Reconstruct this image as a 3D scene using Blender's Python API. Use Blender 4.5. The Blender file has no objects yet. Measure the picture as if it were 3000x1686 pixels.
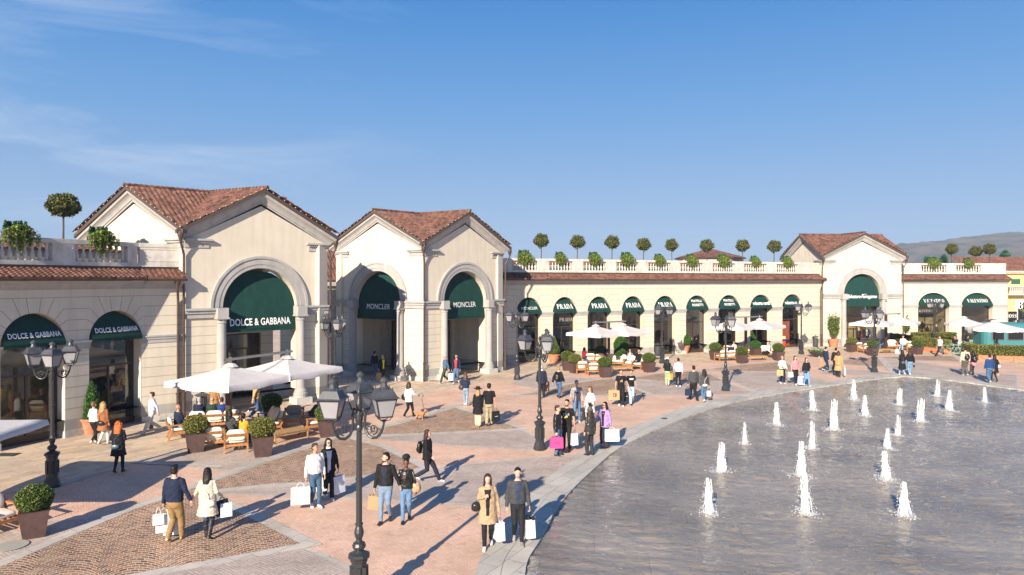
import bpy, bmesh, math, random
import numpy as np
from mathutils import Vector, Matrix, noise
from mathutils.bvhtree import BVHTree
R=math.radians
random.seed(7); rng=np.random.default_rng(7)
scene=bpy.context.scene
COL=scene.collection
CAMH=6.2; FPX=2000.0; CX=1500.0; HY=821.0
ZO={'A':(0,500,3.2175),'B':(700,550,3.2175),'C':(1400,650,3.2175),'D':(2200,650,3.2175),'E':(0,850,3.2175),'F':(0,1236,3.2175),
 'G':(700,950,3.2175),'H':(700,1236,3.2175),'I':(1400,950,3.2175),'J':(1400,1236,3.2175),'K':(2200,950,3.2175),'L':(2200,1236,3.2175),
 'M':(0,1050,2.277),'N':(800,1050,2.277),'O':(1500,980,3.2175),'Q':(2300,980,3.676),'R':(460,1060,5.152),'S':(1600,960,6.435),
 'T':(2050,960,6.435),'U':(2450,960,6.435),'V':(2700,740,3.253),'X':(940,1000,4.770)}
# survey: a point read off the photograph (chart letter, x, y) -> ground position in metres
def px(z,x,y):
    o=ZO[z]; return (o[0]+x/o[2], o[1]+y/o[2])
def gnd(x,y,z=0.0):
    dy=y-HY; Y=(CAMH-z)*FPX/dy
    return Vector(((x-CX)*Y/FPX, Y, z))
def G(z,x,y): return gnd(*px(z,x,y))

# ---------------------------------------------------------------- materials
def mat(name, col, rough=.6, spec=.3, metal=0, noise_amt=0, noise_scale=5, bump=0, bump_scale=30, col2=None, **kw):
    m=bpy.data.materials.new(name); m.use_nodes=True
    nt=m.node_tree; n=nt.nodes; l=nt.links
    b=n['Principled BSDF']
    b.inputs['Base Color'].default_value=(*col,1); b.inputs['Roughness'].default_value=rough
    b.inputs['Metallic'].default_value=metal
    b.inputs['Specular IOR Level'].default_value=spec
    for k,v in kw.items(): b.inputs[k.replace('_',' ')].default_value=v
    tc=None
    if noise_amt or bump or col2:
        tc=n.new('ShaderNodeTexCoord')
    if noise_amt or col2:
        nz=n.new('ShaderNodeTexNoise'); nz.inputs['Scale'].default_value=noise_scale; nz.inputs['Detail'].default_value=4
        l.new(tc.outputs['Object'],nz.inputs['Vector'])
        mx=n.new('ShaderNodeMix'); mx.data_type='RGBA'
        c2=col2 if col2 else tuple(c*(1-noise_amt) for c in col)
        c1=col if col2 else tuple(min(1,c*(1+noise_amt)) for c in col)
        mx.inputs[6].default_value=(*c1,1); mx.inputs[7].default_value=(*c2,1)
        mr=n.new('ShaderNodeMapRange'); mr.inputs[1].default_value=.35; mr.inputs[2].default_value=.65
        l.new(nz.outputs['Fac'],mr.inputs[0]); l.new(mr.outputs[0],mx.inputs[0]); l.new(mx.outputs[2],b.inputs['Base Color'])
    if bump:
        nb=n.new('ShaderNodeTexNoise'); nb.inputs['Scale'].default_value=bump_scale; nb.inputs['Detail'].default_value=3
        l.new(tc.outputs['Object'],nb.inputs['Vector'])
        bp=n.new('ShaderNodeBump'); bp.inputs['Strength'].default_value=bump; bp.inputs['Distance'].default_value=.02
        l.new(nb.outputs['Fac'],bp.inputs['Height']); l.new(bp.outputs[0],b.inputs['Normal'])
    return m
def leafmat(name, c1, c2, c3=None):
    m=bpy.data.materials.new(name); m.use_nodes=True
    nt=m.node_tree; n=nt.nodes; l=nt.links; b=n['Principled BSDF']
    g=n.new('ShaderNodeNewGeometry'); r=n.new('ShaderNodeValToRGB')
    e=r.color_ramp.elements; e[0].color=(*c1,1); e[1].color=(*c2,1)
    if c3: x=r.color_ramp.elements.new(.88); x.color=(*c2,1); e[2].color=(*c3,1)
    l.new(g.outputs['Random Per Island'],r.inputs[0]); l.new(r.outputs[0],b.inputs['Base Color'])
    b.inputs['Roughness'].default_value=.55; b.inputs['Specular IOR Level'].default_value=.3
    return m
_mc={}
def cm(col, rough=.75, nm='fabric', metal=0, spec=.25):
    k=(nm,tuple(round(c,3) for c in col),rough,metal)
    if k not in _mc: _mc[k]=mat(nm,col,rough,spec,metal,noise_amt=.12 if not metal else 0,noise_scale=9,bump=.55 if nm in('fabric','leather') else 0,bump_scale=16)
    return _mc[k]

M={}
M['cream']=mat('cream_stucco',(.61,.55,.445),.85,.15,noise_amt=.035,noise_scale=1.2,bump=.12,bump_scale=45)
def weather(m,amt=.10):
    nt=m.node_tree;n=nt.nodes;l=nt.links;b=n['Principled BSDF']; src=b.inputs['Base Color'].links[0].from_socket
    tc=n.new('ShaderNodeTexCoord'); mp=n.new('ShaderNodeMapping'); mp.inputs['Scale'].default_value=(2.2,2.2,.22); l.new(tc.outputs['Object'],mp.inputs[0])
    nz=n.new('ShaderNodeTexNoise'); nz.inputs['Scale'].default_value=1.6; nz.inputs['Detail'].default_value=7; nz.inputs['Roughness'].default_value=.65; l.new(mp.outputs[0],nz.inputs['Vector'])
    mr=n.new('ShaderNodeMapRange'); mr.inputs[1].default_value=.42; mr.inputs[2].default_value=.72; mr.inputs[3].default_value=1.02; mr.inputs[4].default_value=1-amt; l.new(nz.outputs['Fac'],mr.inputs[0])
    sx=n.new('ShaderNodeSeparateXYZ'); l.new(tc.outputs['Object'],sx.inputs[0]); m2=n.new('ShaderNodeMapRange'); m2.inputs[1].default_value=0; m2.inputs[2].default_value=.9; m2.inputs[3].default_value=.90; m2.inputs[4].default_value=1; l.new(sx.outputs[2],m2.inputs[0])
    mu=n.new('ShaderNodeMath'); mu.operation='MULTIPLY'; l.new(mr.outputs[0],mu.inputs[0]); l.new(m2.outputs[0],mu.inputs[1])
    mx=n.new('ShaderNodeMix'); mx.data_type='RGBA'; mx.blend_type='MULTIPLY'; mx.inputs[0].default_value=1; l.new(src,mx.inputs[6]); l.new(mu.outputs[0],mx.inputs[7]); l.new(mx.outputs[2],b.inputs['Base Color'])
weather(M['cream'])
M['joint']=mat('brown_joint_line',(.36,.29,.18),.9,.1)  # brown colour of the thin joint strips on the stucco
M['grey']=mat('grey_render_trim',(.39,.375,.355),.8,.2,noise_amt=.06,noise_scale=2,bump=.1,bump_scale=40)
M['plinth']=mat('plinth_grey_render',(.40,.39,.345),.85,.2,noise_amt=.06,noise_scale=1.5)
M['pstone']=mat('pale_base_stone',(.55,.53,.48),.8,.2,noise_amt=.12,noise_scale=6)
M['whites']=mat('white_balustrade_stone',(.58,.545,.48),.8,.2,noise_amt=.14,noise_scale=3,bump=.1)
M['brown']=mat('brown_copper_metal',(.10,.065,.05),.45,.5,metal=.4,noise_amt=.2,noise_scale=4)
M['fascia']=mat('dark_fascia',(.085,.06,.05),.6,.3)
M['green']=mat('green_awning_canvas',(.011,.046,.038),.85,.15,noise_amt=.08,noise_scale=3,bump=.08,bump_scale=60)
M['letter']=mat('white_lettering',(.82,.82,.80),.6,.2)
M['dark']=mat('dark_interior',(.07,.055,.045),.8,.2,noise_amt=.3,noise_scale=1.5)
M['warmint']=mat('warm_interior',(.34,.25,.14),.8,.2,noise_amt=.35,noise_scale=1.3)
M['frame']=mat('brown_window_frame',(.07,.042,.03),.4,.5,metal=.3)
M['wooddoor']=mat('red_wood_door',(.22,.06,.03),.5,.4,noise_amt=.2,noise_scale=6)
M['iron']=mat('dark_painted_iron',(.030,.032,.035),.38,.5,bump=.15,bump_scale=50)
M['zinc']=mat('zinc_lantern_roof',(.055,.058,.065),.42,.5,noise_amt=.2,noise_scale=8)
M['lglass']=mat('frosted_lantern_glass',(.28,.28,.30),.25,.5,noise_amt=.05,noise_scale=4)
M['canvas']=mat('off_white_canvas',(.62,.57,.53),.85,.15,noise_amt=.04,noise_scale=3,bump=.3,bump_scale=6)
M['teak']=mat('teak_wood',(.37,.165,.06),.5,.35,noise_amt=.22,noise_scale=12)
M['teakold']=mat('weathered_teak',(.40,.24,.11),.6,.3,noise_amt=.25,noise_scale=12)
M['cushion']=mat('cream_cushion',(.74,.69,.59),.9,.1,noise_amt=.04,noise_scale=6,bump=.3,bump_scale=8)
M['gcushion']=mat('grey_cushion',(.30,.30,.28),.9,.1,bump=.3,bump_scale=8)
M['corten']=mat('brown_metal_planter',(.085,.05,.045),.55,.35,noise_amt=.15,noise_scale=5)
M['terra']=mat('terracotta',(.50,.20,.11),.75,.2,noise_amt=.15,noise_scale=7,bump=.2)
M['soil']=mat('soil',(.05,.035,.025),.95,.1)
M['box']=leafmat('boxwood_leaf',(.035,.07,.014),(.11,.16,.026),(.30,.27,.05))
M['boxg']=leafmat('boxwood_gold_leaf',(.06,.08,.016),(.21,.20,.04),(.42,.29,.07))
M['yew']=leafmat('yew_leaf',(.018,.065,.010),(.065,.16,.018),(.12,.21,.04))
M['phot']=leafmat('photinia_leaf',(.035,.06,.016),(.12,.13,.03),(.30,.10,.05))
M['ivy']=leafmat('ivy_leaf',(.07,.12,.02),(.20,.27,.035),(.42,.42,.10))
M['conif']=leafmat('small_conifer_leaf',(.018,.07,.03),(.05,.14,.05))
M['core']=mat('crown_core',(.018,.028,.008),.9,.1)  # near-black solid that fills the inside of the leaf shells
M['bark']=mat('bark',(.10,.075,.055),.9,.1,bump=.5)
M['foam']=mat('white_water',(.78,.80,.83),.25,.5,noise_amt=.08,noise_scale=14,Alpha=.66)
M['teal']=mat('teal_paint',(.05,.20,.22),.35,.5)
M['chairg']=mat('mint_metal',(.30,.55,.42),.45,.4)
M['chrome']=mat('brushed_steel',(.45,.45,.45),.3,.5,metal=.9)
M['yellow']=mat('yellow_stucco',(.72,.52,.22),.85,.15,noise_amt=.04)
M['black']=mat('black_sign',(.012,.012,.012),.4,.4)
M['shutter']=mat('green_shutter',(.03,.10,.06),.6,.3)
M['eye']=mat('eye_dark',(.02,.015,.012),.3,.5)
M['lip']=mat('lip',(.42,.12,.10),.5,.4)
M['bulb']=mat('fairy_light_bulb',(.8,.75,.6),.3,.5)
for k_ in ('grey','plinth','pstone','whites','green'): weather(M[k_],.16 if k_!='green' else .2)
# roof tiles
def tilemat(name,cols,scale):
    m=bpy.data.materials.new(name); m.use_nodes=True
    nt=m.node_tree;n=nt.nodes;l=nt.links;b=n['Principled BSDF']
    tc=n.new('ShaderNodeTexCoord')
    vo=n.new('ShaderNodeTexVoronoi'); vo.inputs['Scale'].default_value=scale
    l.new(tc.outputs['Object'],vo.inputs['Vector'])
    r=n.new('ShaderNodeValToRGB'); e=r.color_ramp.elements
    e[0].color=(*cols[0],1); e[1].color=(*cols[-1],1)
    for i,c in enumerate(cols[1:-1]):
        x=e.new((i+1)/(len(cols)-1)); x.color=(*c,1)
    sp=n.new('ShaderNodeSeparateColor'); l.new(vo.outputs['Color'],sp.inputs[0]); l.new(sp.outputs[0],r.inputs[0])
    nz=n.new('ShaderNodeTexNoise'); nz.inputs['Scale'].default_value=1.3; nz.inputs['Detail'].default_value=5
    l.new(tc.outputs['Object'],nz.inputs['Vector'])
    mr=n.new('ShaderNodeMapRange'); mr.inputs[1].default_value=.3; mr.inputs[2].default_value=.7; mr.inputs[3].default_value=.75;mr.inputs[4].default_value=1.15
    l.new(nz.outputs['Fac'],mr.inputs[0])
    mx=n.new('ShaderNodeMix'); mx.data_type='RGBA'; mx.blend_type='MULTIPLY'; mx.inputs[0].default_value=1
    l.new(r.outputs[0],mx.inputs[6]); l.new(mr.outputs[0],mx.inputs[7]); l.new(mx.outputs[2],b.inputs['Base Color'])
    b.inputs['Roughness'].default_value=.8; b.inputs['Specular IOR Level'].default_value=.2
    return m
M['tile']=tilemat('terracotta_roof_tile',[(.075,.04,.032),(.15,.072,.05),(.19,.09,.062),(.23,.12,.085),(.12,.062,.047)],5)
M['tiled']=tilemat('dark_roof_tile',[(.12,.06,.045),(.22,.10,.07),(.28,.13,.09)],4)

# ---- paving materials (patterns in world metres)
def paving(name,kind,c1,c2,cj,rot=0,scale=1.0,rough=.75):
    m=bpy.data.materials.new(name); m.use_nodes=True
    nt=m.node_tree;n=nt.nodes;l=nt.links;b=n['Principled BSDF']
    tc=n.new('ShaderNodeTexCoord'); mp=n.new('ShaderNodeMapping'); mp.inputs['Rotation'].default_value=(0,0,R(rot))
    l.new(tc.outputs['Object'],mp.inputs['Vector'])
    vec=mp.outputs[0]
    def math_(op,a,b_=None,c=None):
        x=n.new('ShaderNodeMath'); x.operation=op
        for i,v in enumerate((a,b_,c)):
            if v is None: continue
            if isinstance(v,(int,float)): x.inputs[i].default_value=v
            else: l.new(v,x.inputs[i])
        return x.outputs[0]
    sx=n.new('ShaderNodeSeparateXYZ'); l.new(vec,sx.inputs[0])
    cb=n.new('ShaderNodeCombineXYZ')
    br=n.new('ShaderNodeTexBrick')
    if kind=='chevron':
        w=.42*scale
        fx=math_('PINGPONG',sx.outputs[0],w)
        a=math_('ADD',fx,sx.outputs[1]); d=math_('SUBTRACT',sx.outputs[1],fx)
        l.new(math_('MULTIPLY',a,.7071),cb.inputs[0]); l.new(math_('MULTIPLY',d,.7071),cb.inputs[1])
        br.inputs['Brick Width'].default_value=.30*scale; br.inputs['Row Height'].default_value=.085*scale; br.inputs['Mortar Size'].default_value=.009*scale
    elif kind=='fan':
        w=1.25*scale
        fx=math_('WRAP',sx.outputs[0],w/2,-w/2)
        q=math_('MULTIPLY',math_('MULTIPLY',fx,fx),1.25/scale)
        row=math_('ADD',sx.outputs[1],math_('MULTIPLY',q,1.0))
        l.new(sx.outputs[0],cb.inputs[0]); l.new(row,cb.inputs[1])
        br.inputs['Brick Width'].default_value=.15*scale; br.inputs['Row Height'].default_value=.13*scale; br.inputs['Mortar Size'].default_value=.007*scale; fanrow=row
    elif kind=='flag':
        l.new(sx.outputs[0],cb.inputs[0]); l.new(sx.outputs[1],cb.inputs[1])
        br.inputs['Brick Width'].default_value=.62*scale; br.inputs['Row Height'].default_value=.24*scale; br.inputs['Mortar Size'].default_value=.010
        br.offset_frequency=3; br.squash=1.5; br.squash_frequency=2
    else:
        l.new(sx.outputs[0],cb.inputs[0]); l.new(sx.outputs[1],cb.inputs[1])
        br.inputs['Brick Width'].default_value=1.0*scale; br.inputs['Row Height'].default_value=.5*scale; br.inputs['Mortar Size'].default_value=.008
    nzv=n.new('ShaderNodeTexNoise'); nzv.inputs['Scale'].default_value=3.0
    l.new(tc.outputs['Object'],nzv.inputs['Vector'])
    va=n.new('ShaderNodeVectorMath'); va.operation='MULTIPLY_ADD'; l.new(nzv.outputs['Color'],va.inputs[0]); va.inputs[1].default_value=(.03,.03,0); l.new(cb.outputs[0],va.inputs[2])
    l.new(va.outputs[0],br.inputs['Vector']); br.inputs['Scale'].default_value=1; br.inputs['Mortar Smooth'].default_value=.3
    br.inputs['Color1'].default_value=(0,0,0,1); br.inputs['Color2'].default_value=(1,1,1,1); br.inputs['Mortar'].default_value=(.5,.5,.5,1); br.inputs['Bias'].default_value=0
    r=n.new('ShaderNodeValToRGB'); e=r.color_ramp.elements; e[0].color=(*c1[0],1); e[1].color=(*c1[-1],1)
    for i,c in enumerate(c1[1:-1]):
        x=e.new((i+1)/(len(c1)-1)); x.color=(*c,1)
    l.new(br.outputs['Color'],r.inputs[0])
    mj=n.new('ShaderNodeMix'); mj.data_type='RGBA'; l.new(br.outputs['Fac'],mj.inputs[0]); l.new(r.outputs[0],mj.inputs[6]); mj.inputs[7].default_value=(*cj,1)
    if kind=='fan':
        rw=math_('PINGPONG',math_('ADD',fanrow,.0),.065*scale); ln=math_('LESS_THAN',rw,.012*scale)
        mj2=n.new('ShaderNodeMix'); mj2.data_type='RGBA'; l.new(math_('MULTIPLY',ln,.85),mj2.inputs[0]); l.new(mj.outputs[2],mj2.inputs[6]); mj2.inputs[7].default_value=(*cj,1); mj=mj2
    nz=n.new('ShaderNodeTexNoise'); nz.inputs['Scale'].default_value=.55; nz.inputs['Detail'].default_value=7; nz.inputs['Roughness'].default_value=.65
    l.new(tc.outputs['Object'],nz.inputs['Vector'])
    mr=n.new('ShaderNodeMapRange'); mr.inputs[1].default_value=.3; mr.inputs[2].default_value=.7; mr.inputs[3].default_value=.80;mr.inputs[4].default_value=1.16
    l.new(nz.outputs['Fac'],mr.inputs[0])
    mx=n.new('ShaderNodeMix'); mx.data_type='RGBA'; mx.blend_type='MULTIPLY'; mx.inputs[0].default_value=1
    n2=n.new('ShaderNodeTexNoise'); n2.inputs['Scale'].default_value=3.1; n2.inputs['Detail'].default_value=3; l.new(tc.outputs['Object'],n2.inputs['Vector'])
    r2=n.new('ShaderNodeMapRange'); r2.inputs[1].default_value=.60; r2.inputs[2].default_value=.68; r2.inputs[3].default_value=1; r2.inputs[4].default_value=.86; l.new(n2.outputs['Fac'],r2.inputs[0])
    m2=n.new('ShaderNodeMath'); m2.operation='MULTIPLY'; l.new(mr.outputs[0],m2.inputs[0]); l.new(r2.outputs[0],m2.inputs[1])
    l.new(mj.outputs[2],mx.inputs[6]); l.new(m2.outputs[0],mx.inputs[7]); l.new(mx.outputs[2],b.inputs['Base Color'])
    b.inputs['Roughness'].default_value=rough; b.inputs['Specular IOR Level'].default_value=.25
    bp=n.new('ShaderNodeBump'); bp.inputs['Strength'].default_value=.5; bp.inputs['Distance'].default_value=.01; bp.invert=True
    l.new(br.outputs['Fac'],bp.inputs['Height']); l.new(bp.outputs[0],b.inputs['Normal'])
    return m
M['flag']=paving('tan_flagstones','flag',[(.47,.36,.26),(.59,.45,.31),(.65,.50,.35),(.52,.43,.34)],None,(.36,.28,.20),rot=-58)
M['pink']=paving('pink_brick_paving','chevron',[(.63,.415,.295),(.68,.455,.33),(.72,.49,.365)],None,(.54,.34,.235),rot=12,scale=.82)
M['greyb']=paving('grey_brick_paving','chevron',[(.43,.35,.29),(.49,.405,.34),(.53,.44,.375)],None,(.32,.25,.20),rot=-8,scale=.9)
M['cob']=paving('porphyry_cobbles','fan',[(.11,.06,.045),(.25,.13,.085),(.34,.18,.11),(.19,.12,.095),(.42,.27,.17)],None,(.60,.47,.33),rot=-25)
M['band']=paving('granite_band','slab',[(.46,.41,.34),(.54,.48,.40),(.49,.45,.40)],None,(.28,.24,.2),rot=-60,scale=.8)
M['curb']=paving('granite_curb','slab',[(.42,.39,.34),(.51,.47,.40),(.45,.43,.38)],None,(.22,.2,.18),rot=-60,scale=.9)

# ---------------------------------------------------------------- mesh helpers
class MB:
    def __init__(s): s.v=[]; s.f=[]; s.mi=[]; s.m=0
    def add(s,vs,fs):
        o=len(s.v); s.v.extend([tuple(x) for x in vs]); s.f.extend([tuple(i+o for i in f) for f in fs]); s.mi.extend([s.m]*len(fs)); return s
    def hexa(s,p):
        return s.add(p,[(0,3,2,1),(4,5,6,7),(0,1,5,4),(1,2,6,5),(2,3,7,6),(3,0,4,7)])
    def box(s,x0,x1,y0,y1,z0,z1):
        return s.hexa([(x0,y0,z0),(x1,y0,z0),(x1,y1,z0),(x0,y1,z0),(x0,y0,z1),(x1,y0,z1),(x1,y1,z1),(x0,y1,z1)])
    def taper(s,cx,cy,z0,z1,a0,b0,a1,b1):
        return s.hexa([(cx-a0,cy-b0,z0),(cx+a0,cy-b0,z0),(cx+a0,cy+b0,z0),(cx-a0,cy+b0,z0),(cx-a1,cy-b1,z1),(cx+a1,cy-b1,z1),(cx+a1,cy+b1,z1),(cx-a1,cy+b1,z1)])
    def lathe(s,prof,n=16,c=(0,0,0),ph=0,sq=None):
        vs=[];fs=[]
        for r,z in prof:
            for k in range(n):
                a=2*math.pi*k/n+ph; vs.append((c[0]+r*math.cos(a),c[1]+r*math.sin(a),c[2]+z))
        for i in range(len(prof)-1):
            for k in range(n):
                k2=(k+1)%n; fs.append((i*n+k,i*n+k2,(i+1)*n+k2,(i+1)*n+k))
        fs.append(tuple(range(n-1,-1,-1))); fs.append(tuple((len(prof)-1)*n+k for k in range(n)))
        return s.add(vs,fs)
    def tube(s,pts,r,n=8,rs=None):
        pts=[Vector(p) for p in pts]; vs=[];fs=[]
        up=Vector((0,0,1)); last=None
        for i,p in enumerate(pts):
            d=(pts[min(i+1,len(pts)-1)]-pts[max(i-1,0)]).normalized()
            a=d.cross(up) if last is None else last-d*last.dot(d)
            if a.length<1e-3: a=d.cross(Vector((1,0,0)))
            a.normalize(); last=a; b=d.cross(a); rr=rs[i] if rs else r
            for k in range(n):
                t=2*math.pi*k/n; vs.append(p+a*rr*math.cos(t)+b*rr*math.sin(t))
        for i in range(len(pts)-1):
            for k in range(n):
                k2=(k+1)%n; fs.append((i*n+k,i*n+k2,(i+1)*n+k2,(i+1)*n+k))
        fs.append(tuple(range(n-1,-1,-1))); fs.append(tuple((len(pts)-1)*n+k for k in range(n)))
        return s.add(vs,fs)
    def ell(s,c,rx,ry,rz,n=12,m=8,rot=None):
        vs=[];fs=[]
        for i in range(1,m):
            ph=math.pi*i/m
            for k in range(n):
                a=2*math.pi*k/n; v=Vector((rx*math.sin(ph)*math.cos(a),ry*math.sin(ph)*math.sin(a),-rz*math.cos(ph)))
                if rot: v=rot@v
                vs.append(v+Vector(c))
        b=Vector((0,0,-rz)); t=Vector((0,0,rz))
        if rot: b=rot@b; t=rot@t
        vs.append(b+Vector(c)); vs.append(t+Vector(c)); N=len(vs)
        for i in range(m-2):
            for k in range(n):
                k2=(k+1)%n; fs.append((i*n+k,i*n+k2,(i+1)*n+k2,(i+1)*n+k))
        for k in range(n):
            k2=(k+1)%n; fs.append((N-2,k2,k)); fs.append((N-1,(m-2)*n+k,(m-2)*n+k2))
        return s.add(vs,fs)
    def build(s,name,mats,parent=None,smooth=False,world=False):
        me=bpy.data.meshes.new(name)
        v=s.v
        if world and parent is not None:
            L=parent.location; v=[(a[0]-L[0],a[1]-L[1],a[2]-L[2]) for a in v]
        me.from_pydata(v,[],s.f)
        if not isinstance(mats,(list,tuple)): mats=[mats]
        for m in mats: me.materials.append(m)
        if len(mats)>1: me.polygons.foreach_set('material_index',s.mi)
        if smooth: me.polygons.foreach_set('use_smooth',[True]*len(me.polygons))
        me.update()
        return link(name,me,parent)
def link(name,me,parent=None):
    o=bpy.data.objects.new(name,me); COL.objects.link(o)
    if parent is not None: o.parent=parent
    return o
def npmesh(name,V,F,mats,parent=None,smooth=False):
    """V (n,3) array, F (m,k) array"""
    me=bpy.data.meshes.new(name); V=np.asarray(V,dtype=np.float32); F=np.asarray(F,dtype=np.int32)
    me.vertices.add(len(V)); me.vertices.foreach_set('co',V.ravel())
    k=F.shape[1]; me.loops.add(F.size); me.loops.foreach_set('vertex_index',F.ravel())
    me.polygons.add(len(F)); me.polygons.foreach_set('loop_start',np.arange(0,F.size,k,dtype=np.int32))
    me.polygons.foreach_set('loop_total',np.full(len(F),k,dtype=np.int32))
    me.update(calc_edges=True); me.validate()
    for m in (mats if isinstance(mats,(list,tuple)) else [mats]): me.materials.append(m)
    if smooth: me.polygons.foreach_set('use_smooth',[True]*len(me.polygons))
    return link(name,me,parent) if name is not None else me
def thing(name,label,cat,loc=(0,0,0),rz=0,group=None):
    o=bpy.data.objects.new(name,None); COL.objects.link(o); o.empty_display_size=.2
    o.location=loc; o.rotation_euler=(0,0,rz); o['label']=label; o['category']=cat
    if group: o['group']=group
    return o
def tag(o,label,cat,group=None):
    o['label']=label; o['category']=cat
    if group: o['group']=group
    return o
def struct(o,kind='structure'):
    o['kind']=kind; return o
def kids(o): return list(o.children)
def dup(root,loc,rz,label,scale=None,group=None):
    r=root.copy(); COL.objects.link(r); r.location=loc; r.rotation_euler=(0,0,rz); r['label']=label
    if group: r['group']=group
    if scale: r.scale=scale
    for ch in kids(root):
        c=ch.copy(); COL.objects.link(c); c.parent=r
        for g in kids(ch):
            d=g.copy(); COL.objects.link(d); d.parent=c
    return r

# scratch scene used only to turn text and skinned volumes into plain meshes
TS=bpy.data.scenes.new('scratch'); TVL=TS.view_layers[0]
def bake(data,setup=None):
    o=bpy.data.objects.new('scratch',data); TS.collection.objects.link(o)
    if setup: setup(o)
    TVL.update(); dg=TVL.depsgraph
    me=bpy.data.meshes.new_from_object(o.evaluated_get(dg))
    bpy.data.objects.remove(o)
    return me
def text_geo(s,size=1,ext=0,offset=0,shear=0,spacing=1):
    c=bpy.data.curves.new('t','FONT'); c.body=s; c.size=size; c.extrude=ext; c.offset=offset; c.shear=shear; c.space_character=spacing; c.resolution_u=3
    c.align_x='CENTER'
    me=bake(c); v=[tuple(x.co) for x in me.vertices]; f=[tuple(p.vertices) for p in me.polygons]
    bpy.data.meshes.remove(me); return v,f
# slab-serif letters built from strokes, for the serif shop names
SER={'P':(.62,[(.12,0,.12,1,.16),(.12,.93,.42,.93,.09),(.12,.48,.42,.48,.08),(.5,.86,.5,.55,.16),(0,.03,.28,.03,.06),(0,.97,.2,.97,.06)]),
 'R':(.7,[(.12,0,.12,1,.16),(.12,.93,.42,.93,.09),(.12,.48,.42,.48,.08),(.5,.86,.5,.55,.15),(.36,.48,.6,.03,.15),(0,.03,.26,.03,.06),(.5,.03,.72,.03,.06)]),
 'A':(.74,[(.36,1,.12,.03,.06),(.36,1,.6,.03,.17),(.2,.35,.52,.35,.06),(0,.03,.24,.03,.06),(.48,.03,.76,.03,.06)]),
 'D':(.7,[(.12,0,.12,1,.16),(.12,.95,.4,.95,.08),(.12,.05,.4,.05,.08),(.57,.82,.57,.18,.17),(.4,.95,.57,.8,.1),(.4,.05,.57,.2,.1)]),
 'V':(.74,[(.36,0,.12,.97,.17),(.36,0,.6,.97,.06),(0,.97,.26,.97,.06),(.5,.97,.72,.97,.06)]),
 'L':(.56,[(.12,0,.12,1,.16),(.12,.04,.5,.04,.08),(.5,.0,.5,.22,.06),(0,.97,.26,.97,.06)]),
 'E':(.6,[(.12,0,.12,1,.16),(.12,.04,.52,.04,.08),(.12,.96,.5,.96,.08),(.12,.52,.4,.52,.07)]),
 'N':(.74,[(.1,0,.1,1,.06),(.1,.97,.6,.03,.17),(.62,0,.62,1,.06),(0,.97,.15,.97,.06),(.5,.97,.74,.97,.06)]),
 'T':(.64,[(.3,0,.3,1,.16),(.0,.96,.6,.96,.08),(.16,.03,.44,.03,.06),(.02,.8,.02,.96,.05),(.58,.8,.58,.96,.05)]),
 'I':(.34,[(.15,0,.15,1,.16),(0,.03,.3,.03,.06),(0,.97,.3,.97,.06)]),
 'O':(.74,[(.1,.75,.1,.25,.16),(.6,.75,.6,.25,.16),(.1,.75,.26,.97,.1),(.6,.75,.44,.97,.1),(.1,.25,.26,.03,.1),(.6,.25,.44,.03,.1),(.24,.97,.46,.97,.07),(.24,.03,.46,.03,.07)]),
 'B':(.66,[(.12,0,.12,1,.16),(.12,.95,.42,.95,.08),(.12,.52,.42,.52,.08),(.12,.05,.42,.05,.08),(.48,.9,.48,.58,.15),(.52,.46,.52,.1,.16)]),
 'S':(.6,[(.08,.76,.08,.66,.15),(.12,.93,.5,.95,.08),(.1,.62,.48,.4,.17),(.48,.34,.48,.22,.15),(.06,.06,.44,.06,.08),(.04,.04,.04,.24,.05),(.5,.78,.5,.96,.05)])}
def serif_geo(s,size=1,space=.08):
    v=[];f=[];x=0
    for ch in s:
        w,st=SER[ch]
        for (x0,y0,x1,y1,t) in st:
            d=Vector((x1-x0,y1-y0)); d.normalize(); nn=Vector((-d.y,d.x))*t/2
            o=len(v)
            for q in ((x0-nn.x,y0-nn.y),(x1-nn.x,y1-nn.y),(x1+nn.x,y1+nn.y),(x0+nn.x,y0+nn.y)):
                v.append(((x+q[0])*size,q[1]*size,len(v)*1e-6))
            f.append((o,o+1,o+2,o+3))
        x+=w+space
    W=(x-space)*size
    return [(a-W/2,b,c) for a,b,c in v],f
# ================================================================ buildings
class F:
    """vertical facade plane: u along the wall, d outward, z up"""
    def __init__(s,A,B):
        s.A=Vector((A[0],A[1],0)); b=Vector((B[0],B[1],0)); s.L=(b-s.A).length; s.t=(b-s.A).normalized(); s.n=Vector((s.t.y,-s.t.x,0))
    def p(s,u,d,z): return s.A+s.t*u+s.n*d+Vector((0,0,z))
def fbox(mb,f,u0,u1,d0,d1,z0,z1):
    mb.hexa([f.p(u0,d1,z0),f.p(u1,d1,z0),f.p(u1,d0,z0),f.p(u0,d0,z0),f.p(u0,d1,z1),f.p(u1,d1,z1),f.p(u1,d0,z1),f.p(u0,d0,z1)])
def fprof(mb,f,u0,u1,prof,m0=0,m1=0):
    """extrude a (d,z) outline along the wall; m0/m1 = mitre (du per d)"""
    n=len(prof); vs=[f.p(u0-m0*d,d,z) for d,z in prof]+[f.p(u1+m1*d,d,z) for d,z in prof]
    mb.add(vs,[(i,i+n,(i+1)%n+n,(i+1)%n) for i in range(n)]+[tuple(range(n)),tuple(range(2*n-1,n-1,-1))])
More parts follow.
